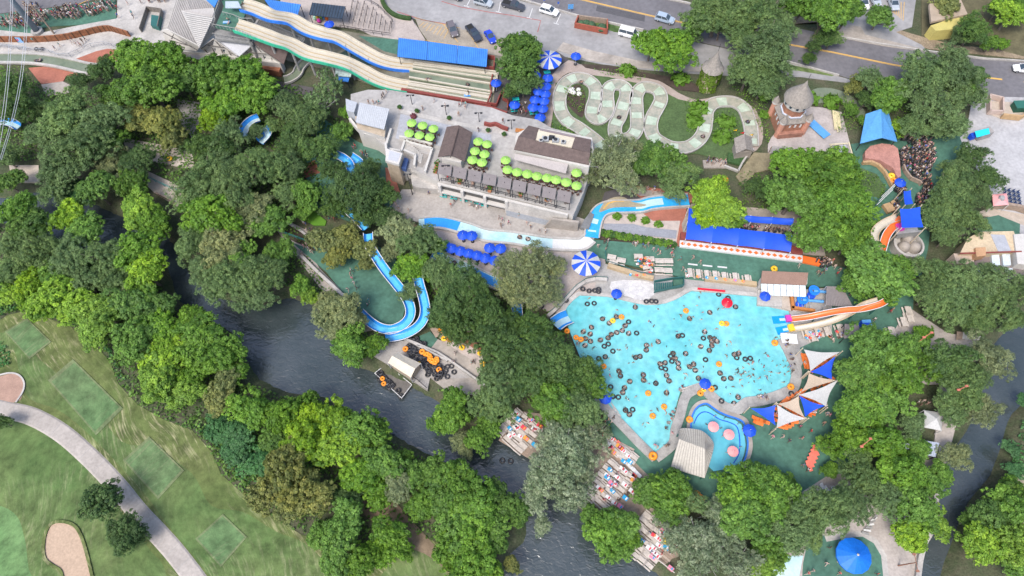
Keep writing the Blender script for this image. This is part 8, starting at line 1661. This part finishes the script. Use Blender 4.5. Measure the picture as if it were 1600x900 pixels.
TREES = '''
20,138,26,D 28,172,28,D 8,245,22,C 14,285,22,G 125,128,18,D 150,112,14,D 165,108,22,D 212,92,34,B 255,98,38,B 235,138,42,B 190,145,30,G 286,128,26,G 222,182,28,O 258,192,28,O 272,215,22,O
105,185,42,C 155,195,38,C 75,212,30,C 130,232,44,C 60,170,18,C 175,252,24,L 196,283,22,L 160,222,28,G 215,252,28,D 205,285,24,G 95,265,36,C 88,298,26,C 150,296,28,G 118,300,24,U
342,118,36,B 385,122,38,B 352,160,32,B 335,188,22,Y 402,152,28,B 315,130,22,B 358,214,28,C 400,208,15,C 430,196,15,C 330,232,32,D  448,168,26,C 482,188,32,C 462,218,30,D 500,160,24,A 516,132,26,A 545,176,14,B 536,205,18,B 500,232,28,D 450,262,26,C 345,262,36,C 420,262,34,C 388,258,28,C
312,290,42,C 368,296,40,C 330,338,42,B 388,330,38,L 302,378,30,C 348,385,38,L 418,345,32,B 360,436,40,C 322,425,28,C 415,432,32,C 396,466,28,C 438,395,24,B 470,448,16,B 484,462,16,Y 376,408,30,B 480,305,26,B 452,302,26,C 474,332,16,B 462,268,20,D
556,296,40,D 522,268,22,D 592,302,28,D 522,322,24,D 570,335,24,D 600,340,22,D 575,268,22,D 505,378,24,O 538,372,26,O 526,402,20,O 568,390,20,O 576,410,15,O
622,362,28,L 655,378,32,C 612,392,18,L 640,415,28,B 688,425,28,C 618,345,16,L 642,455,18,C 725,442,36,D 700,480,32,D 752,480,34,D 715,515,30,D 765,522,34,D 685,385,14,B 690,498,22,D 740,410,0,D 670,425,18,B
830,418,38,S2 800,448,30,S2 860,418,24,S2 792,412,22,S2 858,450,26,S2 835,460,28,S2
530,488,32,L 520,515,24,L 548,538,30,B 578,540,22,B 510,470,18,L 555,500,20,L
790,548,34,D 835,520,34,D 858,562,44,D 900,585,34,D 925,600,26,G 872,625,40,G 822,590,38,D 905,640,34,C 775,600,36,C 770,630,32,C 796,618,22,C 866,652,20,G 800,505,24,D
705,640,30,B 690,662,20,B 748,685,22,B 728,706,14,L 765,672,20,B 718,690,18,L
866,690,34,S 893,690,32,S 870,735,42,S 928,686,28,S 835,775,26,S 888,772,32,S 848,820,16,S  910,730,28,S 848,738,24,S 900,705,30,S 880,715,36,S 850,745,30,S 862,668,20,S
1048,766,32,G 1015,768,28,B 948,830,34,B 970,820,28,B 1045,795,26,G 965,862,20,B 1075,780,26,C 925,808,20,B 985,845,18,B
1152,775,40,B 1190,752,32,B 1165,812,38,B 1212,782,38,B 1235,825,38,C 1282,796,40,C 1322,786,36,C 1125,800,22,C 1195,850,30,B 1265,830,28,C
1062,836,34,S 1102,858,40,S 1132,828,32,S 1155,880,32,S 1085,888,28,S 1120,800,26,S 1190,888,28,Y 1212,870,18,B
1365,545,40,B 1342,585,38,B 1400,590,40,B 1375,635,40,B 1338,640,34,B 1422,545,28,B 1325,692,32,B 1372,690,36,B 1296,698,20,B 1422,662,22,C 1408,735,36,B 1445,752,26,B 1432,795,36,B 1385,780,30,C 1342,738,34,C 1422,835,30,Y 1462,815,24,Y 1355,760,28,C 1392,555,30,B 1440,525,18,B 1230,755,16,B 1296,735,14,B
1490,565,36,D 1545,560,34,L 1502,605,36,C 1532,640,30,L 1485,640,26,C 1455,575,28,G 1492,712,24,L 1432,700,22,B 1462,650,0,B 1470,740,20,B 1515,590,30,C
1500,455,40,C 1545,440,38,C 1560,480,32,C 1455,425,30,C 1592,452,28,C 1530,500,28,C 1470,478,34,C 1448,462,28,C 1580,500,22,C 1490,490,26,C
1488,300,40,C 1468,340,32,C 1512,345,28,C 1498,272,26,C 1520,245,24,D 1545,278,22,D 1482,368,24,C 1530,310,22,C
1245,262,38,B 1300,272,42,B 1238,308,38,B 1298,330,42,B 1332,315,34,B 1275,365,38,B 1328,375,30,B 1225,350,0,B 1342,352,24,B 1262,300,34,B 1180,292,18,D 1198,300,18,D
1368,428,46,R 1340,448,28,R 1402,418,26,R 1385,458,24,R 1345,410,26,R
1112,308,34,Y 1138,332,26,Y 1102,338,22,Y 1150,345,16,B
950,248,38,S2 922,270,24,S2 972,282,28,S2 1032,252,36,G 1062,275,30,C 1005,252,22,G 985,232,22,S2 1050,300,20,C
815,78,34,R2 806,105,30,R2 818,132,24,D 798,142,16,D 
1048,78,40,R 1018,68,26,R 1122,22,44,C 1180,28,42,C 1200,78,42,C 1170,112,32,C 1192,130,30,C 1092,32,28,G 1158,58,28,C 1222,42,26,C 1078,56,18,C 1128,40,24,C 1212,110,26,C 1195,148,14,B
1288,22,36,B 1250,12,28,B 1325,18,26,B 1288,62,18,D 1262,92,12,D 1270,75,12,D 1300,60,16,C
1374,26,23,B 1478,8,22,O 1522,45,28,D 1500,55,16,C 1580,22,26,Y 1560,15,18,B 1595,5,20,B 1548,68,14,B 1565,70,12,B
1362,128,26,C 1392,148,30,B 1440,118,44,C 1488,108,38,C 1502,150,34,C 1452,165,36,C 1482,190,30,C 1352,158,16,D 1425,200,24,C 1335,134,16,O 1405,198,16,Y 1380,160,24,B 1518,120,22,G 1498,140,24,G 1465,205,18,C 1330,172,12,B 1350,190,10,B
157,784,31,E 194,828,30,E3 214,836,20,E3 196,848,18,E3 4,660,15,D
30,330,28,B 52,352,30,G 24,380,28,C 110,340,26,Y 132,362,30,B 62,395,32,C 112,400,34,C 20,428,28,C 45,450,28,Y 92,432,30,B 132,440,32,C 80,468,32,Y 170,402,34,C 220,328,32,Y 242,350,28,B 212,392,32,B 228,425,32,Y 182,440,32,C 222,465,30,B 122,480,32,Y 162,492,32,Y 202,478,34,G 245,478,28,G 150,518,28,Y 252,512,32,B 212,530,36,B 262,560,38,Y 250,592,34,Y 312,530,36,B 335,560,34,B 300,590,24,B 352,600,26,O 340,622,24,O 288,615,28,Y 302,500,26,B 10,460,26,Y 60,480,20,Y 185,470,26,L 190,365,0,B 355,545,26,B 370,580,20,B
392,640,32,B 372,690,32,U 345,672,26,U 402,722,26,U 442,650,30,B 478,682,40,Y 520,655,34,Y 560,672,34,B 482,630,20,B 590,682,26,B 530,702,36,Y 600,720,32,B 568,742,32,B 448,742,44,O 425,770,32,O 482,772,36,O 458,790,28,O 622,752,28,L 590,770,24,B 652,745,26,B 690,742,30,G 722,758,34,G 660,790,26,B 640,770,0,B 742,798,38,B 772,828,32,B 722,828,36,B 742,868,36,B 702,858,26,B 690,782,26,G 792,792,24,G 812,802,20,G 538,818,32,B 528,858,36,B 562,882,28,B 612,840,30,B 590,865,24,B 500,835,20,B 800,882,14,O 760,895,26,B 720,895,28,B 430,690,22,G 628,725,20,B 770,770,24,G 630,862,16,B 545,780,24,D
1545,808,30,G 1578,792,32,B 1530,846,34,Y 1582,848,32,Y 1590,770,22,G 1512,815,16,B 1588,882,24,B 1588,735,16,U 1580,700,14,U 1600,625,12,U 1575,755,14,B
'''
CODE = {'Y': ('broad','Y','bright yellow-green broadleaf tree'), 'B': ('broad','B','fresh green clumpy broadleaf tree'), 'G': ('broad','G','mid green broadleaf tree'), 'D': ('fine','D','dark green dense tree'),
        'C': ('fine','C','grey-green feathery tree'), 'O': ('broad','O','olive-brown leafed tree'), 'L': ('fine','L','pale green feathery tree'), 'S': ('sparse','W','silvery sparse tree with pale twigs'),
        'S2': ('sparse','L','speckled pale olive tree'), 'A': ('airy','C','thin airy tree with gaps in its crown'), 'R': ('round','B','rounded glossy green tree'), 'R2': ('round','G','rounded olive-green tree'), 'E': ('round','D','solitary dark round tree'), 'E3': ('fine','D','straggly dark tree beside the cart path'), 'U': ('broad','U','low bluish-green thicket tree')}
items = []; tr = random.Random(11)
for w in TREES.split():
    x, y, r_, k = w.split(','); x, y, r_ = float(x), float(y), float(r_)
    if r_ < 5: continue
    key, leaf, desc = CODE[k]; rm = r_*1.10/S(x, y, 6)
    if k in ('U',): hz = .55
    else: hz = tr.uniform(.85, 1.12)
    if rm > 4.5: hz *= .92
    px_ = P(x, y, 1.2*rm*hz); base = (px_.x, px_.y, 0)
    me, tm = tr.choice(PROTO[key]); m = LEAF[leaf]
    t = thing('tree', desc, 'tree', base, 'trees with clumped green crowns' if key == 'broad' else 'other trees', tr.uniform(0, 6.28)); ax = tr.uniform(.88, 1.14); t.scale = (rm*ax, rm/ax, rm*hz)
    for nm, mesh in (('trunk', tm), ('crown', me)):
        o = bpy.data.objects.new(nm, mesh); COL.objects.link(o); o.parent = t
        if nm == 'crown': o.material_slots[0].link = 'OBJECT'; o.material_slots[0].material = m
    t['group'] = {'broad': 'broadleaf trees', 'fine': 'feathery trees', 'round': 'rounded trees', 'sparse': 'sparse pale trees', 'airy': 'airy thin trees'}[key]
    items.append((t, x, y, desc))
autolabel(items, LM, 'tree')

# ---- undergrowth: leafy ground cover between the trees, past counting
def scatter(name, polys, dens, hmax, size, mat_, seed, avoid=(), z0=0.0, clump=True):
    rng = np.random.default_rng(seed); pts = []
    for poly in polys:
        w = [(q.x, q.y) for q in W(poly)]; xs = [p[0] for p in w]; ys = [p[1] for p in w]
        area = (max(xs)-min(xs))*(max(ys)-min(ys)); n = int(area*dens); px_ = rng.uniform(min(xs), max(xs), n); py_ = rng.uniform(min(ys), max(ys), n)
        D = seg_dist(px_, py_, np.array(w)); ok = D < 0
        for av in avoid:
            ok &= seg_dist(px_, py_, np.array([(q.x, q.y) for q in W(av)])) > 0
        pts.append(np.stack([px_[ok], py_[ok]], 1))
    p = np.vstack(pts); Dr = seg_dist(p[:, 0], p[:, 1], rv); p = p[Dr > .8]
    f = np.clip(.5+.5*np.sin(p[:, 0]*.9+1.3*np.sin(p[:, 1]*.7))*np.cos(p[:, 1]*.8+np.sin(p[:, 0]*.6)), 0, 1); keep = rng.random(len(p)) < .35+.65*f; p = p[keep]; f = f[keep]
    h = (.1+hmax*f*rng.uniform(.3, 1, len(p)))+z0
    PP = np.concatenate([p, h[:, None]], 1); N_ = rng.normal(size=PP.shape)*.6+np.array([0, 0, 1])
    V, F = leaf_cards(PP, N_, size, rng); print(name, len(F))
    o = bpy.data.objects.new(name, np_mesh(name, V, F, np.repeat(np.clip(f*.6+rng.random(len(f))*.4, 0, 1), 4), [mat_])); COL.objects.link(o); tag(o, kind='stuff'); return o
scatter('undergrowth', [[(-20,330),(60,380),(240,400),(260,470),(360,550),(390,600),(500,630),(640,700),(780,780),(790,900),(700,900),(690,850),(640,830),(600,880),(520,850),(470,835),(400,790),(345,740),(330,705),(300,672),(255,655),(215,632),(185,600),(172,565),(145,535),(110,510),(75,497),(40,486),(12,492),(-20,500)],
        [(0,110),(60,130),(100,150),(280,150),(300,100),(400,110),(500,150),(540,200),(500,330),(430,340),(300,330),(280,290),(200,250),(60,250),(0,260)], [(440,400),(480,400),(560,500),(580,530),(540,560),(500,480),(440,450)],
        [(640,400),(800,460),(880,500),(900,560),(940,620),(960,690),(860,650),(780,610),(760,560),(700,510),(640,440)], [(660,610),(700,612),(790,640),(850,700),(800,660),(740,700),(700,690)]], 9, 1.1, .27, LEAF['G'], 5)
scatter('ground_cover', [[(0,500),(12,490),(40,482),(75,492),(130,515),(170,550),(185,590),(200,600),(150,500),(60,470),(0,470)], [(-10,540),(5,535),(18,555),(16,570),(-10,580)], [(300,665),(340,700),(380,760),(440,740),(380,660)], [(1500,700),(1570,690),(1600,640),(1600,760),(1560,790)]], 15, .7, .24, LEAF['U'], 6)
scatter('garden_plants', [[(880,140),(905,132),(915,150),(910,182),(888,165)], [(925,110),(960,112),(1010,122),(1000,128),(940,118)], [(960,102),(1000,112),(1005,118),(962,112)], [(1048,116),(1078,118),(1082,130),(1050,126)], [(1070,160),(1100,156),(1090,205),(1072,212)], [(1110,180),(1140,175),(1155,195),(1152,225),(1115,225)], [(1140,130),(1200,140),(1200,230),(1182,200),(1170,170),(1150,152)], [(1150,270),(1200,270),(1240,330),(1160,330)], [(940,362),(1055,380),(1052,386),(940,376)],[(1270,150),(1330,155),(1350,200),(1310,210),(1290,165)],
        [(1150,86),(1230,104),(1225,116),(1150,100)],[(1332,265),(1370,275),(1385,295),(1370,345),(1330,300)],[(860,190),(905,212),(935,238),(925,240),(862,205)],[(430,340),(470,360),(505,392),(495,396),(450,370)],[(1390,150),(1500,180),(1500,215),(1420,205),(1395,225)],[(0,105),(44,108),(62,135),(0,140)]], 12, .9, .16, LEAF['B'], 7, z0=.3)
